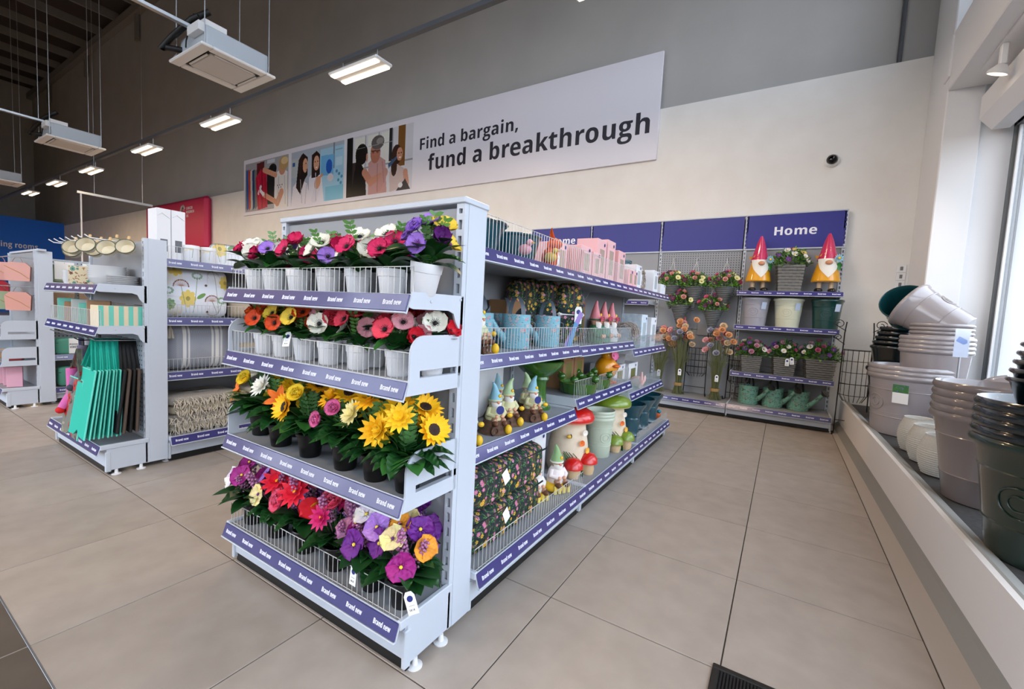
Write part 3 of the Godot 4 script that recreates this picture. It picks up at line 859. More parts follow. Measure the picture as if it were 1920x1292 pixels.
const FX := -1.872   # left end of the flower unit
const FZ := -1.10
func shelving() -> void:
	# flower end unit
	var w := 1.0
	var b := bay("end_unit", "grey steel end unit carrying pots of artificial flowers", Vector3(FX, 0, FZ), 0, w, 1.435, 0.225, {"base_guard": "wire", "sheets": [0.60, 1.02, 1.423]})
	shelf(b, w, 1.13, 0.225, "wire", 0.082)
	shelf(b, w, 0.885, 0.225, "wire", 0.085, ["plate", "plate"])
	shelf(b, w, 0.548, 0.225, "none", 0.0, ["plate", "plate"])
	part(b, "end_post", mb().cbox(w - 0.0005, 0.03, -0.105, w + 0.002, 1.435, -0.008, 0.003), M.steel)
	part(b, "end_post", mb().cbox(-0.002, 0.03, -0.105, 0.0005, 1.435, -0.008, 0.003), M.steel)
	# side run of garden gifts, facing the window
	var z := -1.209
	var lab := ["grey side shelving bay with watering cans and stump gnomes, next to the flower unit", "grey middle side shelving bay with toadstool stools and pink gift boxes", "grey last side shelving bay with clear guards, beside the wall bays"]
	var ys := [[1.325, 0.93, 0.58], [1.325, 0.925, 0.63], [1.325, 0.865, 0.53]]
	for k in 3:
		var g := bay("side_bay", lab[k], Vector3(-1.36, 0, z), PI / 2, 1.005, 1.40, 0.505, {"posts": [1], "cap": false, "base_guard": ["wire", "", "acrylic"][k], "base_y": 0.165, "sheets": [0.56, 0.97, 1.39]})
		for j in 3:
			var gd := "wire"
			if (k == 0 and j == 2) : gd = "none"
			if k == 2: gd = "acrylic" if j > 0 else "none"
			shelf(g, 1.005, ys[k][j], 0.415, gd, 0.13 if j == 0 else 0.105, ["bracket", "bracket"])
		z -= 1.006
	# spine seen from the other side
	single("spine_panel", mb().cbox(-1.40, 0.03, -4.22, -1.385, 1.40, -1.20, 0.003), M.steel_panel, "plain grey rear panels of the side shelving run", "panel")

# ---------------------------------------------------------------- artificial plants
func lin(r: float, g: float, b: float) -> Color:
	return Color(r, g, b).srgb_to_linear()

func petal(b: MB, L: float, W: float, cup: float, tip: float, ang: float, lift := 0.0, crumple := 0.0, r0 := 0.08) -> void:
	# tip: 0 round, 1 pointed; lift raises the petal off the flat
	b.t = Transform3D(Basis(Vector3.UP, ang) * Basis(Vector3.RIGHT, lift))
	b.grid(4, 5, func(u, w):
		var s: float = u * 2 - 1
		var prof: float = lerpf(sqrt(maxf(0.0, sin(PI * minf(0.5 + 0.0, 1.0) * clampf(w * 1.02, 0, 1)))) * (1.0 if w < 0.72 else sqrt(maxf(0.0, 1 - pow((w - 0.72) / 0.28, 2)))), sin(PI * clampf(0.12 + w * 0.88, 0, 1)), tip)
		return Vector3(s * W * prof, cup * w * w + 0.22 * W * s * s * prof + crumple * sin(s * 5.0 + w * 7.0 + ang * 3.0), -r0 - (L - r0) * w))
	b.t = Transform3D()

func flower_mesh(kind: String, sd := 0) -> ArrayMesh:
	var key := "flower|%s|%d" % [kind, sd]
	if meshes.has(key):
		return meshes[key]
	var b := mb()
	var r := RandomNumberGenerator.new()
	r.seed = hash(kind) % 1000 + sd * 17
	match kind:
		"anemone":
			for k in 7:
				petal(b, r.randf_range(0.9, 1.05), 0.52, 0.22 + 0.1 * (k % 2), 0.0, TAU * k / 7 + r.randf_range(-0.1, 0.1), r.randf_range(0.05, 0.2), 0.03)
		"poppy":
			for k in 6:
				petal(b, r.randf_range(0.85, 1.0), 0.62, 0.55, 0.0, TAU * k / 6 + r.randf_range(-0.12, 0.12), r.randf_range(0.2, 0.55), 0.06)
		"rose":
			for q in 3:
				for k in 5 + q:
					petal(b, 0.5 + 0.25 * q, 0.42 + 0.08 * q, 0.35, 0.0, TAU * (k + 0.5 * q) / (5 + q), 1.15 - 0.4 * q, 0.04, 0.03)
		"sunflower":
			for q in 2:
				for k in 15:
					petal(b, r.randf_range(0.86, 1.04) - 0.08 * q, 0.15, 0.10 + 0.12 * q, 0.85, TAU * (k + 0.5 * q) / 15 + r.randf_range(-0.05, 0.05), 0.08 + 0.22 * q, 0.0, 0.22)
		"dahlia":
			for q in 3:
				for k in 12 - q * 2:
					petal(b, 1.0 - 0.22 * q, 0.17, 0.12, 0.8, TAU * (k + 0.5 * q) / (12 - q * 2), 0.12 + 0.34 * q, 0.0, 0.06)
		"pansy":
			for k in 5:
				b.col = [Color(1, 1, 1), Color(0.9, 0.86, 0.95), Color(0.80, 0.72, 0.85), Color(1, 0.96, 0.86), Color(0.85, 0.80, 0.9)][k]
				petal(b, [1.0, 1.0, 0.85, 0.95, 0.85][k], 0.6, 0.1, 0.0, [0.5, -0.5, 1.75, PI, -1.75][k], 0.03 + 0.04 * k, 0.05)
		"anthurium":
			petal(b, 1.25, 0.75, 0.15, 0.5, 0.0, 0.1, 0.02, -0.35)
		"lily":
			for k in 6:
				petal(b, 1.0, 0.24, -0.25, 0.8, TAU * k / 6, 0.55, 0.02, 0.03)
	meshes[key] = b.mesh()
	return meshes[key]

func centre_mesh(kind: String) -> ArrayMesh:
	var key := "centre|" + kind
	if meshes.has(key):
		return meshes[key]
	var b := mb()
	match kind:
		"anemone", "poppy":
			b.ball(Vector3(0, 0.1, 0), Vector3(0.17, 0.13, 0.17), 10, 6)
			for k in 14:
				var a := TAU * k / 14
				b.tube([Vector3(cos(a) * 0.15, 0.09, sin(a) * 0.15), Vector3(cos(a) * 0.36, 0.19, sin(a) * 0.36)], 0.018, 3)
		"sunflower":
			b.lathe([V(0.34, 0.02), V(0.36, 0.08), V(0.30, 0.13), V(0.15, 0.11), V(0, 0.10)], 18)
			for k in 60:
				var a := k * 2.4
				var q := 0.33 * sqrt(k / 60.0)
				b.ball(Vector3(cos(a) * q, 0.12, sin(a) * q), Vector3(0.022, 0.03, 0.022), 4, 3)
		"anthurium":
			b.tube([Vector3(0, 0.02, 0.1), Vector3(0, 0.25, -0.1), Vector3(0, 0.36, -0.4)], [0.08, 0.09, 0.05], 8)
		_:
			b.ball(Vector3(0, 0.06, 0), Vector3(0.12, 0.1, 0.12), 8, 5)
	meshes[key] = b.mesh()
	return meshes[key]

func leaf_mesh(kind: String) -> ArrayMesh:
	var key := "leaf|" + kind
	if meshes.has(key):
		return meshes[key]
	var b := mb()
	match kind:
		"broad":   # glossy, pointed, folded along the midrib
			b.grid(6, 8, func(u, w):
				var s: float = u * 2 - 1
				return Vector3(s * 0.32 * pow(sin(PI * pow(w, 0.9)), 0.7), 0.10 * absf(s) * sin(PI * w) + 0.35 * w - 0.55 * w * w, -w))
		"toothed":
			b.grid(4, 16, func(u, w):
				var s: float = u * 2 - 1
				var saw: float = 1.0 - 0.28 * absf(fmod(w * 8.0, 1.0) - 0.0) * absf(s)
				return Vector3(s * 0.30 * pow(sin(PI * pow(w, 0.75)), 0.7) * saw, 0.14 * absf(s) * sin(PI * w) + 0.02 * sin(w * 50.0) * s + 0.3 * w - 0.6 * w * w, -w))
		"blade":
			b.grid(2, 6, func(u, w):
				var s: float = u * 2 - 1
				return Vector3(s * 0.05 * (1 - w * w), 0.03 * absf(s) + 0.3 * w - 0.5 * w * w, -w))
		"sprig":   # stem with small paired leaves
			b.tube([Vector3(0, 0, 0), Vector3(0, 0.3, -0.5), Vector3(0, 0.38, -1.0)], 0.012, 4)
			for k in 7:
				for s in [-1, 1]:
					var w := 0.25 + k * 0.115
					b.t = Transform3D(Basis(Vector3.UP, s * -1.1) * Basis(Vector3.FORWARD, s * 0.4), Vector3(0, 0.38 * sin(w * 1.4), -w))
					b.grid(2, 3, func(u, v): return Vector3((u * 2 - 1) * 0.05 * sin(PI * (0.08 + v * 0.9)), 0, -0.19 * v))
			b.t = Transform3D()
		"spike":   # spike of tiny florets
			b.tube([Vector3(0, 0, 0), Vector3(0, 0.1, -1.0)], 0.012, 4)
			for k in 42:
				var w := 0.4 + 0.6 * k / 42.0
				var a := k * 2.4
				var q := 0.09 * (1.25 - w)
				b.ball(Vector3(cos(a) * (q + 0.02), 0.1 * w + sin(a) * (q + 0.02), -w), Vector3(0.035, 0.035, 0.035), 4, 3)
	meshes[key] = b.mesh()
	return meshes[key]

func pot_mesh(kind: String) -> ArrayMesh:
	var key := "pot|" + kind
	if meshes.has(key):
		return meshes[key]
	var p := []
	match kind:
		"white":
			p = [V(0, 0), V(0.030, 0), V(0.032, 0.002), V(0.0385, 0.058), V(0.0405, 0.059), V(0.0425, 0.081), V(0.0415, 0.083), V(0.039, 0.082), V(0.037, 0.07), V(0, 0.068)]
		"black":
			p = [V(0, 0), V(0.033, 0), V(0.035, 0.002), V(0.044, 0.075), V(0.0495, 0.076), V(0.051, 0.086), V(0.049, 0.089), V(0.045, 0.088), V(0.043, 0.076), V(0, 0.074)]
	meshes[key] = mb().lathe(p, 28).mesh()
	return meshes[key]

func price_tag(parent: Node3D, tr: Transform3D, s := 1.0) -> void:
	if not meshes.has("tag"):
		meshes.tag = mb().prism(PackedVector2Array([V(-0.011, -0.045), V(0.011, -0.045), V(0.011, -0.008), V(0.006, 0), V(-0.006, 0), V(-0.011, -0.008)]), -0.0004, 0.0004).mesh()
		meshes.tag_dot = mb().xf(Transform3D(Basis(Vector3.RIGHT, PI / 2), Vector3(0, -0.014, 0.0005))).lathe([V(0.0062, 0), V(0.0062, 0.0003), V(0, 0.0003)], 14).mesh()
		meshes.tag_bars = mb().box(-0.006, -0.038, 0.0004, -0.005, -0.034, 0.0007).box(-0.0035, -0.038, 0.0004, -0.002, -0.034, 0.0007).box(0.0, -0.038, 0.0004, 0.0008, -0.034, 0.0007).box(0.0025, -0.038, 0.0004, 0.004, -0.034, 0.0007).box(-0.006, -0.028, 0.0004, 0.006, -0.0274, 0.0006).mesh()
	tr.basis = tr.basis.scaled_local(Vector3(s, s, s))
	var t := part(parent, "price_tag", meshes.tag, M.paper, tr)
	part(t, "round_mark", meshes.tag_dot, M.blue_dot)
	part(t, "barcode", meshes.tag_bars, M.ink)

func aim(p: Vector3, dir: Vector3, size: float, roll := 0.0) -> Transform3D:   # local +y along dir
	var y := dir.normalized()
	var x := y.cross(Vector3.FORWARD if absf(y.z) < 0.9 else Vector3.RIGHT).normalized()
	var z := x.cross(y)
	return Transform3D(Basis(x * size, y * size, z * size) * Basis(Vector3.UP, roll), p)

func petal_mat(c: Color) -> StandardMaterial3D:
	var m := mat("petal_" + c.to_html(false), c, 0.65)
	m.vertex_color_use_as_albedo = true
	m.backlight_enabled = true; m.backlight = Color(c.r * 0.25, c.g * 0.25, c.b * 0.25)
	return m

func head(t: Node3D, kind: String, c: Color, tr: Transform3D, heart: Color, variant := 0) -> void:
	var f := part(t, "flower", flower_mesh(kind, variant), petal_mat(c), tr)
	part(f, "flower_centre", centre_mesh(kind), mat("heart_" + heart.to_html(false), heart, 0.7))

func plant(called: String, label: String, at: Vector3, pot: String, heads: Array, h: float, spread: float, leaf: Array, sd: int, group := "", lean := 0.0) -> Node3D:
	# heads: [kind, colour, radius, heart] one for each flower; leaf: [kind, count, length, colour]
	var r := RandomNumberGenerator.new()
	r.seed = sd
	var t := thing(called, label, "plant", at, r.randf_range(-0.3, 0.3), group)
	t.rotation.z = lean
	var ph := 0.07
	var pm: Material = M.pot_white
	if pot == "black": ph = 0.076; pm = M.pot_black
	var pn := part(t, "pot", pot_mesh(pot), pm)
	var stems := mb()
	var n := heads.size()
	for k in n:
		var q: Array = heads[k]
		var th := acos(1 - 0.92 * (k + 0.35) / n)
		var ph2 := k * 2.399 + sd * 1.3 + r.randf_range(-0.25, 0.25)
		var dir := Vector3(sin(th) * cos(ph2), cos(th), sin(th) * sin(ph2))
		var p := Vector3(dir.x * spread, ph + h * (0.42 + 0.58 * dir.y) + r.randf_range(-0.008, 0.008), dir.z * spread)
		var face := (dir + Vector3(0.25, 0.25, 0.75)).normalized() if q[0] != "anthurium" else (dir + Vector3(0.2, 0.6, 0.6)).normalized()
		stems.tube([Vector3(dir.x * 0.012, ph - 0.01, dir.z * 0.012), Vector3(dir.x * spread * 0.45, ph + h * 0.35, dir.z * spread * 0.45), p], 0.0016, 4)
		head(t, q[0], q[1], aim(p, face, q[2] * 1.12, r.randf() * 6), q[3], r.randi() % 2)
	part(t, "stems", stems, mat("stem_green", Color(0.20, 0.34, 0.13), 0.6))
	for q in leaf:
		for k in q[1]:
			var a: float = k * TAU / q[1] + r.randf_range(-0.4, 0.4)
			var el := r.randf_range(0.1, 0.95)
			if q[0] == "sprig" or q[0] == "spike": el = r.randf_range(0.8, 1.25)
			var L: float = q[2] * r.randf_range(0.75, 1.15)
			var tr := Transform3D((Basis(Vector3.UP, a) * Basis(Vector3.RIGHT, el)).scaled_local(Vector3(L, L, L)), Vector3(-sin(a) * 0.012, ph + r.randf_range(-0.005, 0.25) * h, -cos(a) * 0.012))
			var lm := mat("leaf_" + (q[3] as Color).to_html(false), q[3], 0.38)
			part(t, "leaf" if q[0] != "spike" else "flower_spike", leaf_mesh(q[0]), lm, tr)
	return t

func rep(q: Array, n: int) -> Array:
	var o := []
	for k in n: o.append(q)
	return o

func flower_unit() -> void:
	mat("pot_white", Color(0.90, 0.90, 0.91), 0.45)
	mat("pot_black", Color(0.025, 0.026, 0.03), 0.32)
	var blk := Color(0.03, 0.02, 0.04)
	var white := Color(0.93, 0.92, 0.86)
	var pink := Color(0.83, 0.09, 0.36)
	var rosy := Color(0.92, 0.22, 0.45)
	var lilac := Color(0.62, 0.45, 0.82)
	var plum := Color(0.38, 0.10, 0.45)
	var yellow := Color(0.93, 0.80, 0.25)
	var gold := Color(0.98, 0.76, 0.06)
	var orange := Color(0.91, 0.36, 0.06)
	var red := Color(0.88, 0.13, 0.22)
	var coral := Color(0.93, 0.27, 0.36)
	var blush := Color(0.93, 0.66, 0.70)
	var blue := Color(0.25, 0.47, 0.83)
	var mag := Color(0.62, 0.07, 0.48)
	var g_dark := Color(0.10, 0.27, 0.11)
	var g_mid := Color(0.17, 0.38, 0.15)
	var g_lite := Color(0.33, 0.53, 0.24)
	var ord := ["first", "second", "third", "fourth", "fifth", "sixth", "seventh", "eighth"]
	var W := ["anemone", white, 0.037, blk]
	var P := ["anemone", pink, 0.034, blk]
	var P2 := ["poppy", pink, 0.034, blk]
	var L := ["anemone", lilac, 0.030, blk]
	# top shelf: white pots of anemones
	var xs := [-1.815, -1.69, -1.53, -1.355, -1.20, -1.045, -0.905]
	var mixes := [[W, P, W, P2, L, W, P], [P, W, L, P, W, P2, L], [W, P2, L, W, P, W, P], [P, W, P, P2, W, W, L], [W, P2, W, P, L, W, W], [W, P2, P, W, L, P, W],
		[["anemone", lilac, 0.038, plum], ["anemone", yellow, 0.034, plum], ["rose", lilac, 0.026, plum], ["anemone", yellow, 0.034, plum], ["poppy", plum, 0.028, plum], ["rose", lilac, 0.026, plum], ["anemone", yellow, 0.034, plum], ["anemone", lilac, 0.028, plum]]]
	for k in 7:
		var lab := "white pot of white and crimson anemones, %s from the top shelf's open end" % ord[k]
		if k == 6: lab = "tilted white pot of yellow and purple silk anemones beside the slotted upright"
		var t := plant("flower_pot", lab, Vector3(xs[k], 1.13 if k < 6 else 1.137, -0.955 if k < 6 else -0.95), "white", mixes[k], 0.115, 0.056, [["broad", 10, 0.10, g_dark], ["toothed", 5, 0.085, g_mid], ["sprig", 4, 0.115, g_lite]], 11 + k, "white flower pots on the top shelf", 0.0 if k < 6 else -0.17)
		if k == 6: t.scale = Vector3(1.12, 1.12, 1.12)
	for k in 5:
		plant("flower_pot", "white pot of crimson anemones in the top shelf back row, %s from the open end" % ord[k], Vector3(xs[k] + 0.08, 1.13, -1.04), "white", [P, W, P, L, P2], 0.10, 0.05, [["broad", 6, 0.08, g_dark]], 61 + k, "white flower pots behind on the top shelf")
	# second shelf: orange, yellow and red
	var Y := ["anemone", yellow, 0.034, blk]
	var O := ["poppy", orange, 0.034, blk]
	var O2 := ["anemone", Color(0.86, 0.28, 0.05), 0.032, blk]
	var R := ["anemone", coral, 0.036, blk]
	var R2 := ["poppy", red, 0.034, blk]
	var B := ["anemone", blush, 0.034, blk]
	var Q := ["rose", coral, 0.038, blk]
	xs = [-1.755, -1.625, -1.49, -1.345, -1.19, -1.005]
	mixes = [[O, Y, O2, O, Y, O2, Y, O], [Y, O, Y, O2, O, Y, Y, O2], [O, O2, Y, O, Y, O2, O], [R, B, R2, Q, R, B, W, R], [Q, R2, B, R, R2, B, W, R], [R, R2, B, Q, W, R, B, R2]]
	var what := ["orange and yellow", "yellow and orange", "deep orange", "coral and blush", "red and pink", "scarlet, pink and white"]
	for k in 6:
		var t := plant("flower_pot", "white pot of %s silk poppies on the shelf under the top one" % what[k], Vector3(xs[k], 0.885, -0.958), "white", mixes[k], 0.115, 0.058, [["broad", 8, 0.095, g_dark], ["toothed", 6, 0.08, g_mid], ["sprig", 4, 0.11, g_lite]], 21 + k, "white flower pots on the second shelf")
		if k == 2: price_tag(t, T(0.0, 0.105, 0.075, 0.1, -0.4, 0.1), 1.2)
	for k in 5:
		plant("flower_pot", "white pot of %s poppies in the second shelf back row, %s from the open end" % ["orange" if k < 2 else "red", ord[k]], Vector3(-1.69 + k * 0.16, 0.885, -1.045), "white", [O, Y, O2, O] if k < 2 else [R, R2, W, B, R], 0.12, 0.05, [["broad", 6, 0.08, g_dark]], 71 + k, "white flower pots behind on the second shelf")
	plant("flower_pot", "white pot of blush and coral silk anemones against the end plate", Vector3(-0.935, 0.885, -1.035), "white", [B, R, W, B, R2, B], 0.115, 0.055, [["broad", 6, 0.085, g_dark], ["sprig", 2, 0.09, g_lite]], 79, "white flower pots behind on the second shelf")
	# third shelf: black pots, sunflowers
	var S := ["sunflower", gold, 0.052, Color(0.16, 0.07, 0.03)]
	var SY := ["dahlia", Color(0.97, 0.74, 0.06), 0.050, gold]
	var DW := ["dahlia", Color(0.93, 0.92, 0.88), 0.046, yellow]
	var DC := ["dahlia", Color(0.93, 0.88, 0.62), 0.046, yellow]
	var DY := ["dahlia", Color(0.95, 0.78, 0.12), 0.046, gold]
	var LB := ["anemone", blue, 0.030, yellow]
	var LO := ["lily", Color(0.93, 0.45, 0.08), 0.048, gold]
	var RY := ["rose", Color(0.95, 0.83, 0.20), 0.036, gold]
	var PK := ["rose", Color(0.85, 0.42, 0.62), 0.03, gold]
	xs = [-1.785, -1.595, -1.41, -1.215, -1.065, -0.925]
	mixes = [[DW, LB, RY, LB, DW, LO, LB], [RY, DY, DW, RY, LO, RY], [S, RY, SY, LO, S], [S, SY, DC, PK, S, RY, PK], [SY, S, DY, DC, S, SY], [S, S, DY, SY, S, DY, S]]
	what = ["white dahlias with blue and orange silk flowers", "yellow and white silk flowers with an orange lily", "golden silk sunflowers and orange lilies", "silk sunflowers, a cream dahlia and pink roses", "yellow silk sunflowers and a cream dahlia", "bright silk sunflowers hanging over the end plate"]
	for k in 6:
		var t := plant("flower_pot", "black pot of " + what[k], Vector3(xs[k], 0.548, -0.965 if k == 0 else -0.935), "black", mixes[k], 0.185, 0.084, [["toothed", 24, 0.115, g_dark], ["broad", 12, 0.12, g_mid], ["sprig", 6, 0.15, Color(0.33, 0.52, 0.29)]], 31 + k, "black flower pots on the third shelf")
	for k in 5:
		plant("flower_pot", "black pot of sunflowers in the third shelf back row, %s from the open end" % ord[k], Vector3(-1.68 + k * 0.165, 0.548, -1.035), "black", [SY, S, DY, RY], 0.19, 0.06, [["toothed", 10, 0.09, g_dark]], 91 + k, "black flower pots behind on the third shelf")
	# base shelf: pansies and hibiscus
	var V1 := ["pansy", mag, 0.042, yellow]
	var V2 := ["pansy", Color(0.72, 0.52, 0.85), 0.042, yellow]
	var V3 := ["pansy", Color(0.92, 0.90, 0.90), 0.042, yellow]
	var V4 := ["pansy", Color(0.42, 0.10, 0.52), 0.044, yellow]
	var V5 := ["pansy", Color(0.93, 0.62, 0.15), 0.038, Color(0.25, 0.05, 0.05)]
	var H1 := ["dahlia", Color(0.88, 0.10, 0.22), 0.056, gold]
	var H2 := ["rose", Color(0.90, 0.35, 0.48), 0.046, gold]
	var H3 := ["dahlia", Color(0.80, 0.12, 0.42), 0.042, gold]
	var AN := ["anthurium", Color(0.88, 0.10, 0.17), 0.05, Color(0.90, 0.55, 0.12)]
	var VP := ["pansy", Color(0.90, 0.62, 0.78), 0.046, yellow]
	var VC := ["pansy", Color(0.93, 0.88, 0.60), 0.038, plum]
	xs = [-1.80, -1.625, -1.44, -1.26, -1.075, -0.935]
	mixes = [[V1, V3, V1, V2, V1, V3, V1], [V1, H1, V2, H1, VC, V3], [H2, H1, H3, AN, H2, H3], [H2, AN, VP, H3, AN, VP], [V3, VP, V2, V1, VP, V4, VC], [V5, V4, VC, V2, V5, V4, V4, V1]]
	what = ["magenta, lilac and white silk pansies", "scarlet silk hibiscus with mauve pansies", "coral roses and deep pink silk flowers", "red anthurium with pink silk flowers", "big white and lilac silk pansies with a price tag", "orange and deep purple silk pansies with a price tag"]
	for k in 6:
		var t := plant("flower_pot", "black pot of " + what[k], Vector3(xs[k], 0.178, -0.945), "black", mixes[k], 0.18, 0.082, [["toothed", 18, 0.105, g_dark], ["broad", 16, 0.125, Color(0.09, 0.25, 0.10)], ["spike", 4, 0.18, Color(0.66, 0.42, 0.58)]], 41 + k, "black flower pots on the base shelf")
		if k == 4: price_tag(t, T(0.02, 0.11, 0.075, 0.2, -0.1), 1.35)
		if k == 5: price_tag(t, T(0.06, 0.10, 0.075, 0.3, -0.15, 0.35), 1.45)
	for k in 5:
		plant("flower_pot", "black pot of purple flowers in the base back row, %s from the open end" % ord[k], Vector3(-1.71 + k * 0.178, 0.178, -1.035), "black", [[V1, V2, H2, V3], [H1, H2, V1, V2], [H2, AN, H3, VP], [VP, V4, V2, V3], [V4, VC, V1, V4]][k], 0.20, 0.06, [["broad", 10, 0.10, g_dark], ["spike", 3, 0.17, Color(0.60, 0.42, 0.68)]], 101 + k, "black flower pots behind on the base shelf")

# ---------------------------------------------------------------- gifts on the side run
func carton(label: String, at: Vector3, turn: float, size: Vector3, m: Material, group := "", win: Material = null, called := "gift_box", dot := true) -> Node3D:
	# closed box; its front faces local +z; win: a window or picture let into the front
	var t := thing(called, label, "box", at, turn, group)
	var x := size.x / 2
	var z := size.z / 2
	part(t, "carton", mb().cbox(-x, 0, -z, x, size.y, z, 0.002), m)
	part(t, "lid_flap", mb().cbox(-x + 0.001, size.y - 0.0002, -z + 0.001, x - 0.001, size.y + 0.0014, z * 0.2, 0.0005), m)
	if win:
		part(t, "window_frame", mb().cbox(-x * 0.62, size.y * 0.14, z - 0.001, x * 0.62, size.y * 0.80, z + 0.0015, 0.0008), m)
		part(t, "window_film", mb().cbox(-x * 0.52, size.y * 0.18, z, x * 0.52, size.y * 0.76, z + 0.0022, 0.0006), win)
	if dot:
		part(t, "round_sticker", meshes.tag_dot, M.blue_dot, Transform3D(Basis().scaled(Vector3(1.7, 1.7, 1.7)), Vector3(x * 0.5, size.y * 0.90 + 0.02, z + 0.001)))
	return t

func gnome(called: String, label: String, at: Vector3, turn: float, h: float, hat: Color, coat: Color, group: String, seat := "", lean := 0.0) -> Node3D:
	# garden gnome about h tall: seat "stump", "lemon" or none
	var t := thing(called, label, "ornament", at, turn, group)
	var skin := mat("gnome_skin", Color(0.87, 0.66, 0.53), 0.6)
	var y0 := 0.0
	if seat == "stump":
		var bark := textured("bark", noise_tex(0.06, Color(0.25, 0.17, 0.12), Color(0.45, 0.33, 0.25), 128, 4), 0.85, 9.0)
		part(t, "stump", mb().lathe([V(0, 0), V(0.34 * h, 0), V(0.30 * h, 0.06 * h), V(0.24 * h, 0.16 * h), V(0.22 * h, 0.26 * h), V(0, 0.27 * h)], 14), bark)
		for k in 3:
			part(t, "root", mb().tube([Vector3(0, 0.1 * h, 0), Vector3(cos(k * 2.1) * 0.26 * h, 0.05 * h, sin(k * 2.1) * 0.26 * h), Vector3(cos(k * 2.1) * 0.36 * h, 0.035 * h, sin(k * 2.1) * 0.36 * h)], [0.1 * h, 0.06 * h, 0.035 * h], 8), bark)
		var hole := part(t, "log_end", mb().xf(Transform3D(Basis(Vector3.RIGHT, PI / 2), Vector3(-0.13 * h, 0.09 * h, 0.26 * h))).lathe([V(0.085 * h, 0), V(0.085 * h, 0.05 * h), V(0.06 * h, 0.05 * h), V(0.05 * h, 0.02 * h), V(0, 0.02 * h)], 14), mat("log_end", Color(0.33, 0.22, 0.16), 0.8))
		part(t, "lemon", mb().ball(Vector3(0.16 * h, 0.10 * h, 0.30 * h), Vector3(0.075 * h, 0.10 * h, 0.075 * h), 12, 8), mat("lemon", Color(0.88, 0.70, 0.12), 0.45))
		part(t, "lemon", mb().ball(Vector3(0.24 * h, 0.36 * h, 0.20 * h), Vector3(0.06 * h, 0.05 * h, 0.05 * h), 10, 7), M.lemon)
		y0 = 0.22 * h
	elif seat == "lemon":
		part(t, "lemon_slice", mb().xf(Transform3D(Basis(Vector3.UP, 0.2))).ball(Vector3(0, 0.11 * h, 0), Vector3(0.30 * h, 0.13 * h, 0.24 * h), 16, 8), mat("lemon", Color(0.88, 0.70, 0.12), 0.45))
		for k in 4:
			part(t, "segment", mb().cbox(-0.19 * h + k * 0.11 * h, 0.01 * h, 0.20 * h, -0.12 * h + k * 0.11 * h, 0.18 * h, 0.245 * h, 0.01 * h), mat("lemon_pale", Color(0.93, 0.84, 0.42), 0.5))
		y0 = 0.2 * h
	var k := (h - y0)
	part(t, "coat", mb().lathe([V(0, y0), V(0.23 * k, y0), V(0.25 * k, y0 + 0.1 * k), V(0.21 * k, y0 + 0.3 * k), V(0.13 * k, y0 + 0.42 * k), V(0, y0 + 0.44 * k)], 14), mat("coat_" + coat.to_html(false), coat, 0.6))
	for s in [-1, 1]:
		part(t, "arm", mb().tube([Vector3(s * 0.17 * k, y0 + 0.34 * k, 0.03 * k), Vector3(s * 0.24 * k, y0 + 0.2 * k, 0.1 * k), Vector3(s * 0.10 * k, y0 + 0.16 * k, 0.24 * k)], [0.07 * k, 0.065 * k, 0.05 * k], 8), M["coat_" + coat.to_html(false)])
		part(t, "hand", mb().ball(Vector3(s * 0.08 * k, y0 + 0.17 * k, 0.27 * k), Vector3(0.05, 0.05, 0.05) * k, 8, 6), skin)
		if seat:
			part(t, "boot", mb().ball(Vector3(s * 0.13 * k, y0 + 0.0 * k, 0.30 * k), Vector3(0.075, 0.07, 0.12) * k, 10, 6), mat("gnome_boot", Color(0.42, 0.27, 0.18), 0.6))
			part(t, "leg", mb().tube([Vector3(s * 0.1 * k, y0 + 0.09 * k, 0.1 * k), Vector3(s * 0.13 * k, y0 + 0.05 * k, 0.28 * k)], 0.07 * k, 8), mat("gnome_trousers", Color(0.74, 0.56, 0.45), 0.7))
	part(t, "head", mb().ball(Vector3(0, y0 + 0.5 * k, 0.02 * k), Vector3(0.13, 0.13, 0.13) * k, 12, 8), skin)
	part(t, "beard", mb().grid(8, 6, func(u, w):
		var a: float = (u - 0.5) * 2.6
		var rr: float = 0.155 * k * (1.0 - 0.75 * w * w)
		return Vector3(sin(a) * rr, y0 + 0.5 * k - 0.27 * k * w, 0.03 * k + cos(a) * rr + 0.05 * k * w)), mat("gnome_beard", Color(0.88, 0.86, 0.83), 0.8))
	part(t, "nose", mb().ball(Vector3(0, y0 + 0.5 * k, 0.17 * k), Vector3(0.045, 0.04, 0.045) * k, 8, 6), mat("gnome_nose", Color(0.85, 0.55, 0.45), 0.5))
	part(t, "hat", mb().tube([Vector3(0, y0 + 0.52 * k, 0.0), Vector3(0, y0 + 0.60 * k, 0.0), Vector3(lean * 0.02 * k, y0 + 0.75 * k, -0.01 * k), Vector3(lean * 0.07 * k, y0 + 0.9 * k, 0), Vector3(lean * 0.16 * k, y0 + 1.0 * k, 0.02 * k)], [0.175 * k, 0.165 * k, 0.11 * k, 0.06 * k, 0.025 * k], 12), mat("hat_" + hat.to_html(false), hat, 0.55))
	part(t, "hat_band", mb().xf(T(0, y0 + 0.52 * k, 0)).lathe([V(0.16 * k, 0), V(0.185 * k, 0.02 * k), V(0.18 * k, 0.05 * k), V(0.15 * k, 0.05 * k)], 14), mat("coat_" + coat.to_html(false), coat, 0.6))
	part(t, "brooch", mb().ball(Vector3(0.05 * k, y0 + 0.66 * k, 0.14 * k), Vector3(0.05, 0.05, 0.03) * k, 8, 5), mat("lemon", Color(0.88, 0.70, 0.12), 0.45))
	return t

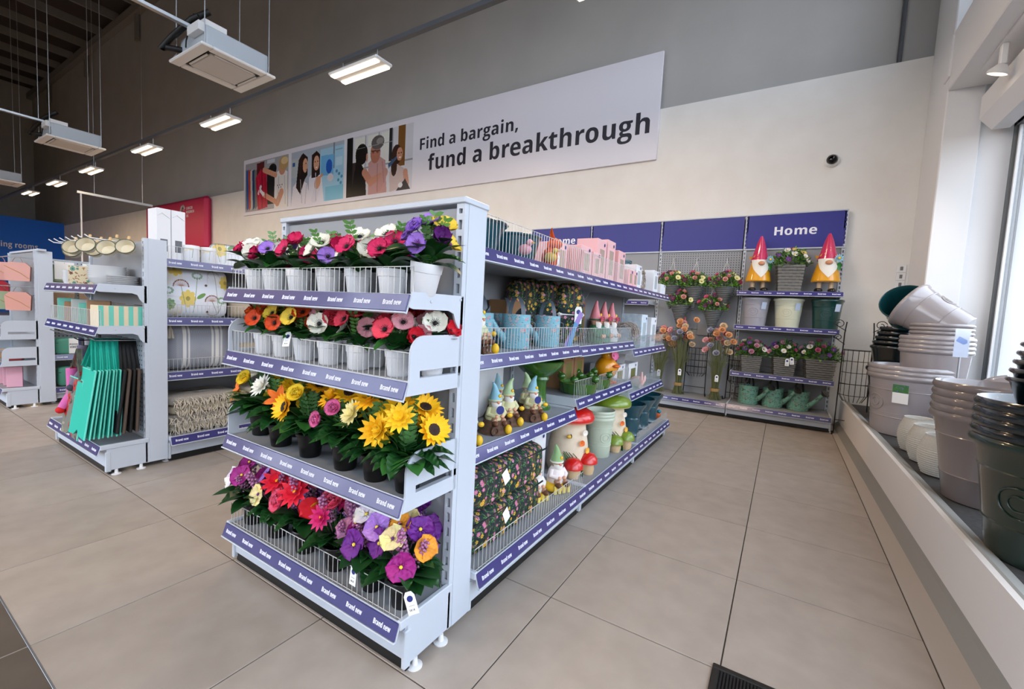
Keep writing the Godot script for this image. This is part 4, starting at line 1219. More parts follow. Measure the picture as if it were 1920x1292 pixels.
func watering_can(label: String, at: Vector3, turn: float, m: Material, trim: Material, group: String, h := 0.16, r := 0.068) -> void:
	var t := thing("watering_can", label, "watering can", at, turn, group)
	part(t, "body", mb().lathe([V(0, 0), V(r * 0.96, 0), V(r, 0.004), V(r, h * 0.97), V(r * 1.02, h), V(r * 0.95, h), V(r * 0.94, h * 0.9), V(0, h * 0.9)], 26), m)
	part(t, "spout", mb().tube([Vector3(r * 0.8, h * 0.22, 0), Vector3(r * 1.6, h * 0.55, 0), Vector3(r * 2.35, h * 1.0, 0)], [r * 0.3, r * 0.22, r * 0.17], 10), m)
	part(t, "rose", mb().xf(aim(Vector3(r * 2.35, h * 1.0, 0), Vector3(0.75, 0.65, 0), r / 0.068)).lathe([V(0.011, -0.006), V(0.03, 0.016), V(0.03, 0.021), V(0, 0.023)], 16), trim)
	part(t, "carry_handle", mb().grid(14, 1, func(u, w):
		var a: float = PI * u
		return Vector3((w - 0.5) * 0.024, h * 0.9 + sin(a) * h * 0.62, cos(a) * r * 0.86)), trim)
	part(t, "back_handle", mb().tube([Vector3(-r * 0.95, h * 0.85, 0), Vector3(-r * 1.6, h * 0.75, 0), Vector3(-r * 1.6, h * 0.3, 0), Vector3(-r * 0.95, h * 0.2, 0)], 0.005, 6), trim)

func toadstool(label: String, at: Vector3, cap: Color, h: float, turn := 0.0) -> void:
	var t := thing("toadstool_stool", label, "ornament", at, turn, "toadstool stools on the base shelf")
	var pale := textured("toadstool_stem", noise_tex(0.05, Color(0.84, 0.77, 0.66), Color(0.88, 0.82, 0.73), 128, 3), 0.6, 4.0)
	part(t, "stem", mb().lathe([V(0, 0), V(0.115, 0), V(0.125, 0.03), V(0.12, h * 0.4), V(0.10, h * 0.7), V(0.095, h * 0.82), V(0, h * 0.82)], 26), pale)
	var c := mb()
	c.col = cap.srgb_to_linear()
	var pr := [V(0.09, h * 0.79), V(0.13, h * 0.785), V(0.148, h * 0.82), V(0.15, h * 0.86), V(0.135, h * 0.93), V(0.095, h * 0.985), V(0.05, h), V(0, h)]
	c.lathe(pr, 28)
	part(t, "cap", c, glazed("cap_" + cap.to_html(false), cap, 0.35))
	part(t, "cap_underside", mb().lathe([V(0.09, h * 0.78), V(0.142, h * 0.79), V(0.147, h * 0.815)], 28), mat("cap_edge_" + cap.to_html(false), cap.lerp(Color(0.93, 0.80, 0.66), 0.6), 0.5))
	for q in [[0.10, 0.10, 0.10, 1.0], [0.155, -0.03, 0.085, 0.8]]:
		part(t, "small_stem", mb().xf(T(q[1] * 0.9, 0, q[0])).lathe([V(0, 0), V(0.034, 0), V(0.04, 0.03), V(0.03, q[2] * 0.8), V(0, q[2] * 0.8)], 14), mat("toad_beige", Color(0.80, 0.68, 0.52), 0.6))
		part(t, "small_cap", mb().xf(T(q[1] * 0.9, q[2] * 0.72, q[0])).lathe([V(0.03, 0), V(0.058, -0.004), V(0.056, 0.02), V(0.035, 0.048), V(0, 0.056)], 16), M["cap_" + cap.to_html(false)])
	for q in 5:
		var a := -0.35 + q * 0.1
		part(t, "leaf", leaf_mesh("blade"), mat("toad_leaf", Color(0.12, 0.40, 0.10), 0.4), Transform3D((Basis(Vector3.UP, 0.4 + q * 0.3) * Basis(Vector3.RIGHT, 1.35)).scaled_local(Vector3(0.26, 0.15, 0.15)), Vector3(0.02 + a * 0.2, 0.0, 0.145)))
	for q in [[0.03, 0.19, Color(0.92, 0.45, 0.15)], [0.075, 0.14, Color(0.95, 0.72, 0.25)], [0.05, 0.25, Color(0.93, 0.9, 0.85)]]:
		part(t, "flower", flower_mesh("anemone"), petal_mat(q[2]), aim(Vector3(q[0], q[1], sqrt(0.0165 - q[0] * q[0])), Vector3(q[0] * 6, 0.1, 1), 0.02))
	var bee := part(t, "bee", mb().ball(Vector3(-0.045, 0.23, 0.118), Vector3(0.018, 0.012, 0.012), 10, 6), mat("bee_yellow", Color(0.85, 0.68, 0.25), 0.5))
	part(bee, "stripe", mb().ball(Vector3(-0.036, 0.232, 0.118), Vector3(0.005, 0.0128, 0.0128), 8, 6), M.black)

func planter(label: String, at: Vector3, m: Material, h: float, r0: float, r1: float, rings := 2, group := "", called := "plant_pot", crest := Vector3.ZERO, tilt := Basis()) -> Node3D:
	# tapered glazed pot with a rolled rim; crest: direction of a moulded oval badge
	var t := thing(called, label, "pot", at, 0, group)
	t.basis = tilt
	var p := [V(0, 0), V(r0 * 0.96, 0), V(r0, h * 0.012)]
	for k in rings:
		var y := h * (0.30 + 0.44 * k)
		var r := lerpf(r0, r1 * 0.93, y / h)
		p.append_array([V(r - 0.0005, y - h * 0.008), V(r + h * 0.008, y), V(r, y + h * 0.010)])
	p.append_array([V(r1 * 0.925, h * 0.90), V(r1 * 0.985, h * 0.93), V(r1, h * 0.955), V(r1 * 0.985, h * 0.985), V(r1 * 0.96, h), V(r1 * 0.935, h * 0.985), V(r1 * 0.89, h * 0.85), V(r0 * 0.95, h * 0.04), V(0, h * 0.035)])
	part(t, "pot", mb().lathe(p, 40), m)
	if crest != Vector3.ZERO:
		var y := h * 0.52
		var r := lerpf(r0, r1 * 0.93, 0.52)
		var c := mb()
		for q in [[0.20, 0.018], [0.10, 0.014]]:
			var pts := []
			for k in 25:
				var a := TAU * k / 24
				var ang: float = cos(a) * q[0] * h * 0.72 / r
				var yy: float = y + sin(a) * q[0] * h * 0.62
				var rr := lerpf(r0, r1 * 0.93, yy / h) + 0.001
				pts.append(Vector3(sin(ang) * rr, yy, cos(ang) * rr))
			c.tube(pts, q[1] * h * 0.5, 6, false)
		part(t, "moulded_badge", c, m, Transform3D(Basis(Vector3.UP, atan2(crest.x, crest.z)), Vector3.ZERO))
	return t

func pad(label: String, at: Vector3, turn: float, w: float, h: float, th: float, m: Material, band := false) -> void:
	var t := thing("garden_kneeler", label, "cushion", at, turn, "dark floral kneelers")
	part(t, "cushion", mb().grid(20, 12, func(u, v):
		var a: float = TAU * u
		var cs := cos(a)
		var sn := sin(a)
		var k: float = pow(absf(cs), 0.55) * signf(cs)
		var q: float = pow(absf(sn), 0.8) * signf(sn)
		var s: float = sin(PI * v)
		return Vector3(k * w / 2 * pow(s, 0.35), h / 2 + q * h / 2 * pow(s, 0.35), -cos(PI * v) * th / 2)), m)
	if band:
		part(t, "paper_band", mb().cbox(-w * 0.475, h * 0.45, -th * 0.51, w * 0.475, h * 0.52, th * 0.51, 0.012), M.paper)
		price_tag(t, T(w * 0.2, h * 0.62, th * 0.56), 2.2)

func soft_box(b: MB, w: float, h: float, d: float, n := 0.32, bulge := 0.0) -> MB:   # cushion-like block standing on y = 0
	return b.grid(28, 14, func(u, v):
		var a: float = TAU * u
		var ph: float = PI * (v - 0.5)
		var f := func(x: float) -> float: return signf(x) * pow(absf(x), n)
		return Vector3(w / 2 * f.call(cos(ph)) * f.call(cos(a)) * (1 + bulge * sin(a * 3 + v * 9)), h / 2 + h / 2 * f.call(sin(ph)) * (1 + bulge * cos(a * 2)), -d / 2 * f.call(cos(ph)) * f.call(sin(a))))

func wreath(label: String, at: Vector3, tr: Basis, r: float, c: Color, group := "") -> void:
	var t := thing("wreath", label, "wreath", at, 0, group)
	t.basis = tr
	var g := RandomNumberGenerator.new()
	g.seed = int(at.z * -1000)
	var b := mb()
	for k in 60:
		var a := g.randf() * TAU
		var rr := r + g.randf_range(-0.25, 0.25) * r
		var pts := []
		for j in 5:
			var aa := a + j * 0.22
			pts.append(Vector3(cos(aa) * rr * (1 + 0.05 * j * g.randf_range(-1, 1)), sin(aa) * rr, g.randf_range(-0.18, 0.18) * r))
		b.tube(pts, 0.0022, 4)
	var p := part(t, "twigs", b, mat("twig_" + c.to_html(false), c, 0.8))
	p.set_meta("kind", "stuff")

func side_run() -> void:
	var face := PI / 2   # things face the window aisle
	price_tag_meshes()
	var teal := glazed("teal_glaze", Color(0.08, 0.28, 0.33), 0.25)
	var green := glazed("green_glaze", Color(0.19, 0.38, 0.10), 0.25)
	var sage := mat("sage_paint", Color(0.72, 0.76, 0.68), 0.4)
	var pinkbox := mat("pink_card", Color(0.90, 0.70, 0.70), 0.6)
	var whitebox := mat("white_card", Color(0.88, 0.88, 0.89), 0.6)
	var film := mat("box_film", Color(0.70, 0.62, 0.56), 0.15)
	var brown := mat("brown_card", Color(0.56, 0.41, 0.27), 0.75)
	var slate := mat("slate_metal", Color(0.28, 0.32, 0.36), 0.4)
	var marble := textured("marble_card", noise_tex(0.03, Color(0.70, 0.77, 0.82), Color(0.90, 0.92, 0.93), 128, 4), 0.6, 4.0)
	var skyfl := floral("blue_floral", Color(0.50, 0.72, 0.78), [[Color(0.86, 0.55, 0.60), Color(0.70, 0.25, 0.32)], [Color(0.90, 0.76, 0.72), Color(0.75, 0.35, 0.40)]], [Color(0.22, 0.36, 0.38), Color(0.66, 0.80, 0.82), Color(0.35, 0.48, 0.45)], 30, 15, 5, 0.45, 6.0)
	var darkfl := floral("dark_floral", Color(0.05, 0.115, 0.115), [[Color(0.78, 0.42, 0.60), Color(0.85, 0.65, 0.3)], [Color(0.88, 0.68, 0.22), Color(0.45, 0.2, 0.05)], [Color(0.86, 0.60, 0.72), Color(0.75, 0.3, 0.4)]], [Color(0.25, 0.50, 0.25), Color(0.40, 0.58, 0.30), Color(0.14, 0.36, 0.18)], 56, 13, 9, 0.8, 4.2)
	# --- top shelf
	var y := 1.326
	for q in [[-1.47, "wide teal glazed bowl behind the wire guard, next to the flower unit post", 0.155], [-1.80, "teal glazed bowl behind the wire guard beside the orange ornament", 0.14]]:
		planter(q[1], Vector3(-1.14, y, q[0]), teal, 0.135, 0.10, q[2], 0, "teal bowls on the top side shelf", "glazed_bowl")
	var fx := thing("dragon_ornament", "rusty orange horned metal ornament with a pale belly on the top side shelf", "ornament", Vector3(-1.06, y, -2.04), face + 0.5)
	part(fx, "body", mb().ball(Vector3(0, 0.06, 0), Vector3(0.05, 0.06, 0.045), 12, 8), mat("rust_orange", Color(0.80, 0.30, 0.08), 0.6))
	part(fx, "belly", mb().ball(Vector3(0.01, 0.055, 0.02), Vector3(0.035, 0.045, 0.032), 10, 8), M.paper)
	part(fx, "head", mb().ball(Vector3(0, 0.135, 0.02), Vector3(0.04, 0.03, 0.04), 12, 8), M.rust_orange)
	for s in [-1, 1]:
		part(fx, "horn", mb().tube([Vector3(s * 0.02, 0.155, 0.01), Vector3(s * 0.04, 0.19, 0), Vector3(s * 0.065, 0.205, 0)], [0.014, 0.009, 0.002], 6), M.rust_orange)
		part(fx, "wing", mb().prism(PackedVector2Array([V(s * 0.03, 0.07), V(s * 0.10, 0.13), V(s * 0.12, 0.10), V(s * 0.09, 0.09), V(s * 0.10, 0.06), V(s * 0.06, 0.06)]), -0.02, -0.016), M.rust_orange)
	for q in [[-1.68, Color(0.85, 0.62, 0.68), "pink"], [-1.93, Color(0.85, 0.70, 0.30), "yellow"]]:
		var t := thing("bird_ornament", "small %s bird ornament standing among the teal bowls" % q[2], "ornament", Vector3(-1.0, y, q[0]), face)
		t.scale = Vector3(0.75, 0.75, 0.75)
		part(t, "body", mb().ball(Vector3(0, 0.07, 0), Vector3(0.03, 0.032, 0.045), 12, 8), mat("bird_" + q[2], q[1], 0.5))
		part(t, "head", mb().ball(Vector3(0, 0.11, 0.03), Vector3(0.02, 0.02, 0.02), 10, 6), M["bird_" + q[2]])
		part(t, "beak", mb().tube([Vector3(0, 0.11, 0.045), Vector3(0, 0.105, 0.068)], [0.007, 0.001], 6), mat("lemon", Color(0.88, 0.70, 0.12), 0.45))
		part(t, "leg", mb().tube([Vector3(0, 0, 0), Vector3(0, 0.05, 0)], 0.004, 5), M.black_metal)
	var tall := [[-2.16, 0.16, 0.13, -1.12, "low pink gift box with a clear window, nearest the orange ornament"], [-2.33, 0.165, 0.15, -1.05, "pink gift box with a small window in front of the taller ones"], [-2.47, 0.15, 0.12, -1.04, "short pink gift box with a small window beside a taller one"], [-2.62, 0.25, 0.15, -1.07, "tall pink gift box with a long window, first of the three tall ones"], [-2.79, 0.27, 0.15, -1.07, "tallest pink gift box with a moon cut-out window"], [-2.95, 0.225, 0.14, -1.05, "tall pink gift box with a long window, beside the small pair"], [-3.08, 0.115, 0.10, -1.02, "small pink gift box with a square window beside the tall ones"], [-3.19, 0.115, 0.10, -1.02, "small pink gift box with a square window beside a white box"]]
	for q in tall:
		carton(q[4], Vector3(q[3], y, q[0]), face, Vector3(q[2], q[1], 0.14), pinkbox, "pink gift boxes on the top side shelf", film)
	carton("white marbled gift box with a window, left of the twig wreath", Vector3(-1.05, y, -3.36), face, Vector3(0.14, 0.18, 0.15), whitebox, "white boxes on the top side shelf", mat("film_pale", Color(0.72, 0.76, 0.78), 0.15))
	wreath("pale twig wreath leaning on white boxes on the top side shelf", Vector3(-1.02, y + 0.09, -3.60), Basis(Vector3.UP, face), 0.075, Color(0.66, 0.60, 0.55))
	carton("white gift box with a tall window behind the twig wreath", Vector3(-1.12, y, -3.62), face, Vector3(0.26, 0.19, 0.12), whitebox, "white boxes on the top side shelf")
	carton("white gift box with a window at the far end of the top side shelf", Vector3(-1.05, y, -3.86), face, Vector3(0.15, 0.19, 0.16), whitebox, "white boxes on the top side shelf", M.film_pale)
	carton("low white carton at the very end of the top side shelf", Vector3(-1.02, y, -4.05), face, Vector3(0.18, 0.09, 0.14), whitebox, "white boxes on the top side shelf")
	for k in 3:
		planter("teal glazed pot in a nest of three behind the white boxes, %s" % ["outermost", "middle one", "uppermost"][k], Vector3(-1.25, y + k * 0.022, -3.72), teal, 0.22, 0.07, 0.10, 0, "nested teal pots on the top side shelf")
	# --- middle shelf: watering cans, kneelers, gnomes
	y = 0.931
	gnome("gnome", "pale blue hatted stump gnome on the shelf above the other stump gnomes", Vector3(-1.02, y, -1.38), face, 0.22, Color(0.62, 0.78, 0.82), Color(0.80, 0.82, 0.66), "stump gnomes", "stump", 0.5)
	for q in [[-1.19, -1.62, 2.4, "blue floral watering can with its rose turned outwards, next to the stump gnome"], [-1.08, -1.77, 2.6, "large blue floral watering can with a slate handle, middle of the three front ones"], [-1.06, -2.05, 2.5, "blue floral watering can beside the dark kneelers"], [-1.25, -1.92, 2.6, "blue floral watering can half hidden behind the others"]]:
		watering_can(q[3], Vector3(q[0], y, q[1]), -2.0, skyfl, slate, "blue floral watering cans")
	carton("plain brown carton behind the blue floral watering cans", Vector3(-1.28, y, -1.98), face, Vector3(0.16, 0.23, 0.11), brown, "", null, "gift_box", false)
	for q in [[-1.27, -2.10, 0.36, 0.1, false, "dark floral kneeler cushion at the back of the row, beside the brown carton"], [-1.24, -2.19, 0.37, 0.2, false, "dark floral kneeler cushion second from the back of its row"], [-1.18, -2.26, 0.37, 0.3, false, "dark floral kneeler cushion behind the banded one"], [-1.08, -2.34, 0.36, 0.4, true, "dark floral kneeler cushion with a white paper band and swing tag"]]:
		pad(q[5], Vector3(q[0], y - 0.003, q[1]), face - q[3] - 0.2, 0.19, q[2], 0.10, darkfl, q[4])
	var fan := thing("folded_leaflet", "lilac and blue card label hanging in front of the dark kneelers", "label", Vector3(-0.985, y, -2.13), face - 0.3)
	part(fan, "card", mb().xf(Transform3D(Basis(Vector3.BACK, -0.55), Vector3(0, 0, 0))).cbox(-0.015, 0.0, 0, 0.02, 0.22, 0.002, 0.001), mat("lilac_card", Color(0.55, 0.45, 0.70), 0.5))
	part(fan, "card_back", mb().xf(Transform3D(Basis(Vector3.BACK, -0.35), Vector3(0.02, 0, 0.004))).cbox(-0.012, 0.0, 0, 0.02, 0.14, 0.002, 0.001), mat("sky_card", Color(0.30, 0.52, 0.70), 0.5))
	for k in 2:
		carton("brown window carton standing behind the pink hatted gnomes, %s" % ["next to the kneelers", "next to the twig wreaths"][k], Vector3(-1.24, y, -2.62 - k * 0.16), face, Vector3(0.13, 0.27, 0.12), brown, "brown cartons behind the gnomes", mat("film_green", Color(0.45, 0.45, 0.25), 0.2))
	for k in 3:
		var t := gnome("gnome", "slim gnome with a tall pink pointed hat, %s of three" % ["the one by the kneelers", "the middle one", "the one by the twig wreaths"][k], Vector3(-1.03, y, -2.66 - k * 0.15), face, 0.27, Color(0.86, 0.52, 0.55), [Color(0.16, 0.38, 0.22), Color(0.30, 0.48, 0.40), Color(0.80, 0.80, 0.80)][k], "pink hatted gnomes")
		t.scale = Vector3(0.82, 1.0, 0.82)
		if k < 3:
			for f in 3:
				part(t, "flower", flower_mesh("rose"), petal_mat(Color(0.88, 0.45, 0.52)), aim(Vector3(-0.03 + f * 0.03, 0.155, 0.05), Vector3(-0.2 + f * 0.2, 0.2, 1), 0.02))
	y = 0.866
	for k in 4:
		wreath("grey twig wreath in the upright roll of wreaths, %s" % ["end one by the gnomes", "second along", "third along", "end one by the pale boxes"][k], Vector3(-1.05, y + 0.105, -3.27 - k * 0.055), Basis(Vector3.UP, 0.35), 0.082, [Color(0.62, 0.56, 0.52), Color(0.75, 0.70, 0.66)][k % 2], "rolled twig wreaths")
	carton("tall pale blue marbled gift box with a window, beside the wreaths", Vector3(-1.06, y, -3.62), face, Vector3(0.17, 0.27, 0.17), marble, "pale boxes on the middle side shelf", M.film_pale)
	carton("tall white gift box with a long window at the end of its shelf", Vector3(-1.04, y, -3.86), face, Vector3(0.17, 0.25, 0.16), whitebox, "pale boxes on the middle side shelf", M.film_pale)
	carton("pale blue carton at the back of the middle side shelf", Vector3(-1.25, y, -3.4), face, Vector3(0.2, 0.22, 0.12), mat("slate_card", Color(0.42, 0.52, 0.60), 0.6), "pale boxes on the middle side shelf")
	# --- lower shelf
	y = 0.581
	var stump_spots := [[-1.03, -1.34, Color(0.62, 0.78, 0.82), "pale blue hatted stump gnome half hidden by the post on the lower shelf"], [-1.03, -1.55, Color(0.55, 0.75, 0.82), "blue hatted stump gnome with a round blue sticker, second from the post"], [-1.06, -1.70, Color(0.70, 0.80, 0.62), "green hatted stump gnome behind two blue hatted ones"], [-1.17, -1.78, Color(0.60, 0.77, 0.82), "blue hatted stump gnome at the back beside the bird bath"], [-1.02, -1.86, Color(0.55, 0.75, 0.82), "blue hatted stump gnome in front of the green bird bath"], [-1.10, -1.95, Color(0.70, 0.80, 0.62), "green hatted stump gnome touching the bird bath foot"]]
	for k in stump_spots.size():
		var q: Array = stump_spots[k]
		var t := gnome("gnome", q[3], Vector3(q[0], y, q[1]), face - 0.5, 0.215, q[2], Color(0.80, 0.78, 0.60), "stump gnomes", "stump", [0.5, -0.6, 0.8, -0.4, 0.6, -0.8][k])
		if k in [1, 4]:
			part(t, "round_sticker", meshes.tag_dot, M.blue_dot, Transform3D(Basis().scaled(Vector3(3, 3, 3)), Vector3(-0.01, 0.15, 0.065)))
	var prof := [V(0, 0), V(0.075, 0), V(0.078, 0.012), V(0.055, 0.03), V(0.05, 0.05), V(0.045, 0.10), V(0.047, 0.15), V(0.06, 0.165), V(0.055, 0.178), V(0.09, 0.20), V(0.125, 0.235), V(0.138, 0.262), V(0.134, 0.268), V(0.125, 0.258), V(0.08, 0.222), V(0, 0.21)]
	for q in [[-1.12, -2.10, "tall green glazed pedestal bird bath beside the stump gnomes"], [-1.17, -1.36, "green glazed pedestal bird bath mostly hidden by the post"]]:
		var t := thing("bird_bath", q[2], "bird bath", Vector3(q[0], y, q[1]), 0, "green bird baths")
		part(t, "pedestal", mb().lathe(prof.slice(0, 9), 32), green)
		part(t, "bowl", mb().lathe(prof.slice(8), 36), green)
	carton("white carton with a blue bird print behind the bird bath", Vector3(-1.28, y, -1.75), face, Vector3(0.30, 0.27, 0.12), whitebox)
	carton("white carton with a round sticker behind the post side gnomes", Vector3(-1.28, y, -1.42), face, Vector3(0.22, 0.22, 0.12), whitebox)
	y = 0.631
	for q in [[-1.04, -2.47, "round green glazed feeder dish with leaf shaped birds, next to the bird bath"], [-1.05, -2.74, "round green glazed feeder dish with leaf shaped birds, next to the yellow ornament"]]:
		var t := thing("feeder_dish", q[2], "dish", Vector3(q[0], y, q[1]), 0.4, "green feeder dishes")
		part(t, "dish", mb().lathe([V(0, 0), V(0.10, 0), V(0.11, 0.01), V(0.118, 0.062), V(0.12, 0.066), V(0.11, 0.066), V(0.10, 0.05), V(0, 0.045)], 32), green)
		for k in 4:
			var a := k * 1.5 + 0.3
			part(t, "bird", mb().ball(Vector3(cos(a) * 0.105, 0.092, sin(a) * 0.105), Vector3(0.026, 0.022, 0.026), 10, 6).tube([Vector3(cos(a) * 0.105, 0.10, sin(a) * 0.105), Vector3(cos(a) * 0.125, 0.122, sin(a) * 0.125)], [0.014, 0.002], 6), green)
	for k in 2:
		carton("brown carton with a picture panel standing behind the feeder dishes, %s" % ["left of its twin", "right of its twin"][k], Vector3(-1.22, y, -2.56 - k * 0.17), face, Vector3(0.16, 0.22, 0.14), brown, "brown cartons behind the dishes", M.film_green)
	var dk := thing("duck_ornament", "round yellow duck ornament with a pink flower and teal umbrella", "ornament", Vector3(-1.05, y, -2.98), face - 0.2)
	dk.scale = Vector3(1.3, 1.3, 1.3)
	var duck := glazed("duck_yellow", Color(0.88, 0.58, 0.04), 0.4)
	part(dk, "body", mb().ball(Vector3(0, 0.085, 0), Vector3(0.066, 0.064, 0.06), 18, 12), duck)
	part(dk, "head", mb().ball(Vector3(0.0, 0.155, 0.01), Vector3(0.045, 0.035, 0.04), 14, 10), duck)
	part(dk, "beak", mb().ball(Vector3(0.0, 0.10, 0.062), Vector3(0.03, 0.009, 0.02), 10, 6), mat("beak_orange", Color(0.85, 0.38, 0.08), 0.4))
	part(dk, "wing", mb().ball(Vector3(0.066, 0.085, 0.0), Vector3(0.015, 0.035, 0.04), 10, 6), duck)
	part(dk, "flower", flower_mesh("anemone"), petal_mat(Color(0.88, 0.45, 0.62)), aim(Vector3(-0.015, 0.155, 0.05), Vector3(-0.2, 0.3, 1), 0.03))
	for s in [-1, 1]:
		part(dk, "foot", mb().ball(Vector3(s * 0.025, 0.008, 0.03), Vector3(0.018, 0.008, 0.03), 8, 5).tube([Vector3(s * 0.025, 0.01, 0.015), Vector3(s * 0.025, 0.03, 0.01)], 0.005, 5), M.beak_orange)
	for q in [[-0.01, 0.215, 0.052], [0.075, 0.205, 0.052]]:
		part(dk, "umbrella", mb().xf(T(q[0], q[1] - 0.03, 0.0)).lathe([V(q[2], 0), V(q[2] * 0.85, 0.016), V(q[2] * 0.5, 0.03), V(0, 0.036)], 8), mat("umbrella_teal", Color(0.10, 0.58, 0.52), 0.4))
		part(dk, "umbrella_stick", mb().tube([Vector3(q[0], 0.08, 0.02), Vector3(q[0], q[1] + 0.01, 0)], 0.003, 5), M.black_metal)
	y = 0.531
	for q in [[-3.36, 0.20, "white carton with an opened flap on the clear guarded lower shelf"], [-3.72, 0.19, "white carton with a picture corner at the end of the lower shelf"]]:
		var t := carton(q[2], Vector3(-1.17, y, q[0]), face, Vector3(0.26, q[1], 0.2), whitebox, "white cartons on the lower end shelf", M.film_green)
		if q[0] > -3.5:
			part(t, "open_flap", mb().xf(Transform3D(Basis(Vector3.BACK, -0.25), Vector3(0.13, q[1], 0))).cbox(-0.001, 0, -0.09, 0.001, 0.08, 0.09, 0.0005), whitebox)
	var el := thing("elephant_ornament", "small pale pink ornament with a raised trunk on the clear guarded shelf", "ornament", Vector3(-1.0, y, -3.62), face)
	part(el, "body", mb().ball(Vector3(0, 0.05, 0), Vector3(0.05, 0.045, 0.06), 14, 9), mat("pale_pink", Color(0.86, 0.70, 0.68), 0.4))
	part(el, "trunk", mb().tube([Vector3(-0.04, 0.06, 0.04), Vector3(-0.065, 0.09, 0.05), Vector3(-0.06, 0.14, 0.05)], [0.022, 0.015, 0.006], 8), M.pale_pink)
	part(el, "ear", mb().ball(Vector3(0.02, 0.075, 0.055), Vector3(0.03, 0.03, 0.008), 10, 6), M.pale_pink)
	for s in [-1, 1]:
		part(el, "leg", mb().tube([Vector3(s * 0.03, 0, 0.03), Vector3(s * 0.03, 0.03, 0.03)], 0.014, 7), M.pale_pink)
	# --- base shelf
	y = 0.166
	for q in [[0.0, 0.165, 0.02, "dark floral picnic cushion block at the bottom of the stack of two"], [0.163, 0.17, -0.04, "dark floral picnic cushion block on top of the stack of two"]]:
		var t := thing("floral_bag", q[3], "bag", Vector3(-1.10, y + q[0], -1.535), face + q[2], "dark floral cushion blocks")
		part(t, "cover", soft_box(mb(), 0.60, q[1], 0.38, 0.28, 0.015), darkfl)
		part(t, "piping", mb().tube([Vector3(-0.29, q[1] * 0.82, 0.185), Vector3(0.29, q[1] * 0.82, 0.185)], 0.004, 6), mat("piping_dark", Color(0.03, 0.07, 0.07), 0.8))
		part(t, "swing_tag", mb().xf(Transform3D(Basis(Vector3.BACK, 0.5), Vector3(-0.04, q[1] * 0.45, 0.194))).cbox(-0.02, 0, 0, 0.02, 0.06, 0.001, 0.0004), M.paper)
	for k in 2:
		carton("white carton behind the green hatted gnomes, %s" % ["touching the floral block", "further from the floral block"][k], Vector3(-1.20, y, -1.93 - k * 0.14), face, Vector3(0.135, 0.30, 0.26), whitebox, "white cartons on the base shelf")
	gnome("gnome", "green hatted gnome sitting on a lemon cushion, next to the floral block", Vector3(-1.0, y, -1.90), face - 0.4, 0.235, Color(0.55, 0.68, 0.45), Color(0.88, 0.86, 0.84), "green hatted gnomes", "lemon", 0.9)
	gnome("gnome", "green hatted gnome sitting on a lemon cushion, next to the red toadstool", Vector3(-0.965, y, -2.07), face - 0.5, 0.25, Color(0.58, 0.72, 0.50), Color(0.90, 0.85, 0.84), "green hatted gnomes", "lemon", -0.5)
	toadstool("large toadstool stool with a glossy red cap and small red mushrooms", Vector3(-1.06, y, -2.42), Color(0.80, 0.07, 0.05), 0.385, face - 0.75)
	for k in 3:
		planter("sage green metal pot in a nest of three between the toadstools, %s" % ["outermost", "middle one", "uppermost"][k], Vector3(-1.0, y + k * 0.022, -2.79), sage, 0.27, 0.075, 0.098, 2, "nested sage pots", "plant_pot", Vector3(0.8, 0, 0.6) if k == 0 else Vector3.ZERO)
	toadstool("large toadstool stool with a mossy lime green cap and small green mushrooms", Vector3(-1.03, y, -3.07), Color(0.46, 0.56, 0.14), 0.375, face - 0.75)
	for k in 3:
		var t := thing("footed_planter", "dark teal footed planter on the clear guarded base shelf, %s" % ["beside the green toadstool", "middle of three", "at the end of the run"][k], "pot", Vector3(-1.0, y, -3.46 - k * 0.29), 0, "teal footed planters")
		part(t, "foot", mb().lathe([V(0, 0), V(0.09, 0), V(0.092, 0.01), V(0.085, 0.02), V(0.08, 0.05), V(0.083, 0.12), V(0.088, 0.14), V(0.08, 0.15)], 30), teal)
		part(t, "bowl", mb().lathe([V(0.08, 0.15), V(0.095, 0.18), V(0.112, 0.22), V(0.128, 0.245), V(0.13, 0.255), V(0.122, 0.258), V(0.10, 0.22), V(0.07, 0.17), V(0, 0.16)], 34), teal)
	var bf := thing("bird_ornament", "small turquoise and orange bird ornament past the last teal planter", "ornament", Vector3(-0.93, y, -4.12), face)
	part(bf, "body", mb().ball(Vector3(0, 0.05, 0), Vector3(0.022, 0.03, 0.03), 10, 7), mat("bird_orange", Color(0.80, 0.35, 0.10), 0.5))
	part(bf, "head", mb().ball(Vector3(0, 0.09, 0.012), Vector3(0.018, 0.018, 0.02), 10, 6), mat("bird_turquoise", Color(0.10, 0.50, 0.60), 0.5))
	part(bf, "leg", mb().tube([Vector3(0, 0, 0), Vector3(0, 0.03, 0)], 0.004, 5), M.black_metal)

func price_tag_meshes() -> void:
	if not meshes.has("tag_dot"):
		var n := Node3D.new()
		price_tag(n, Transform3D())
		n.free()

# ---------------------------------------------------------------- wall bays with the blue headers
func peg_mesh(w: float, h: float, pitch := 0.04) -> MB:   # perforations of a pegboard: small recessed discs, one field
	var b := mb()
	for a in int(w / pitch):
		for c in int(h / pitch):
			b.at((a + 0.5) * pitch, (c + 0.5) * pitch, 0.0)
			var p := []
			for k in 6:
				p.append(Vector3(cos(k * TAU / 6) * 0.006, sin(k * TAU / 6) * 0.006, 0.0006))
			b.quad(p[0], p[1], p[2], p[3]); b.quad(p[3], p[4], p[5], p[0])
	return b

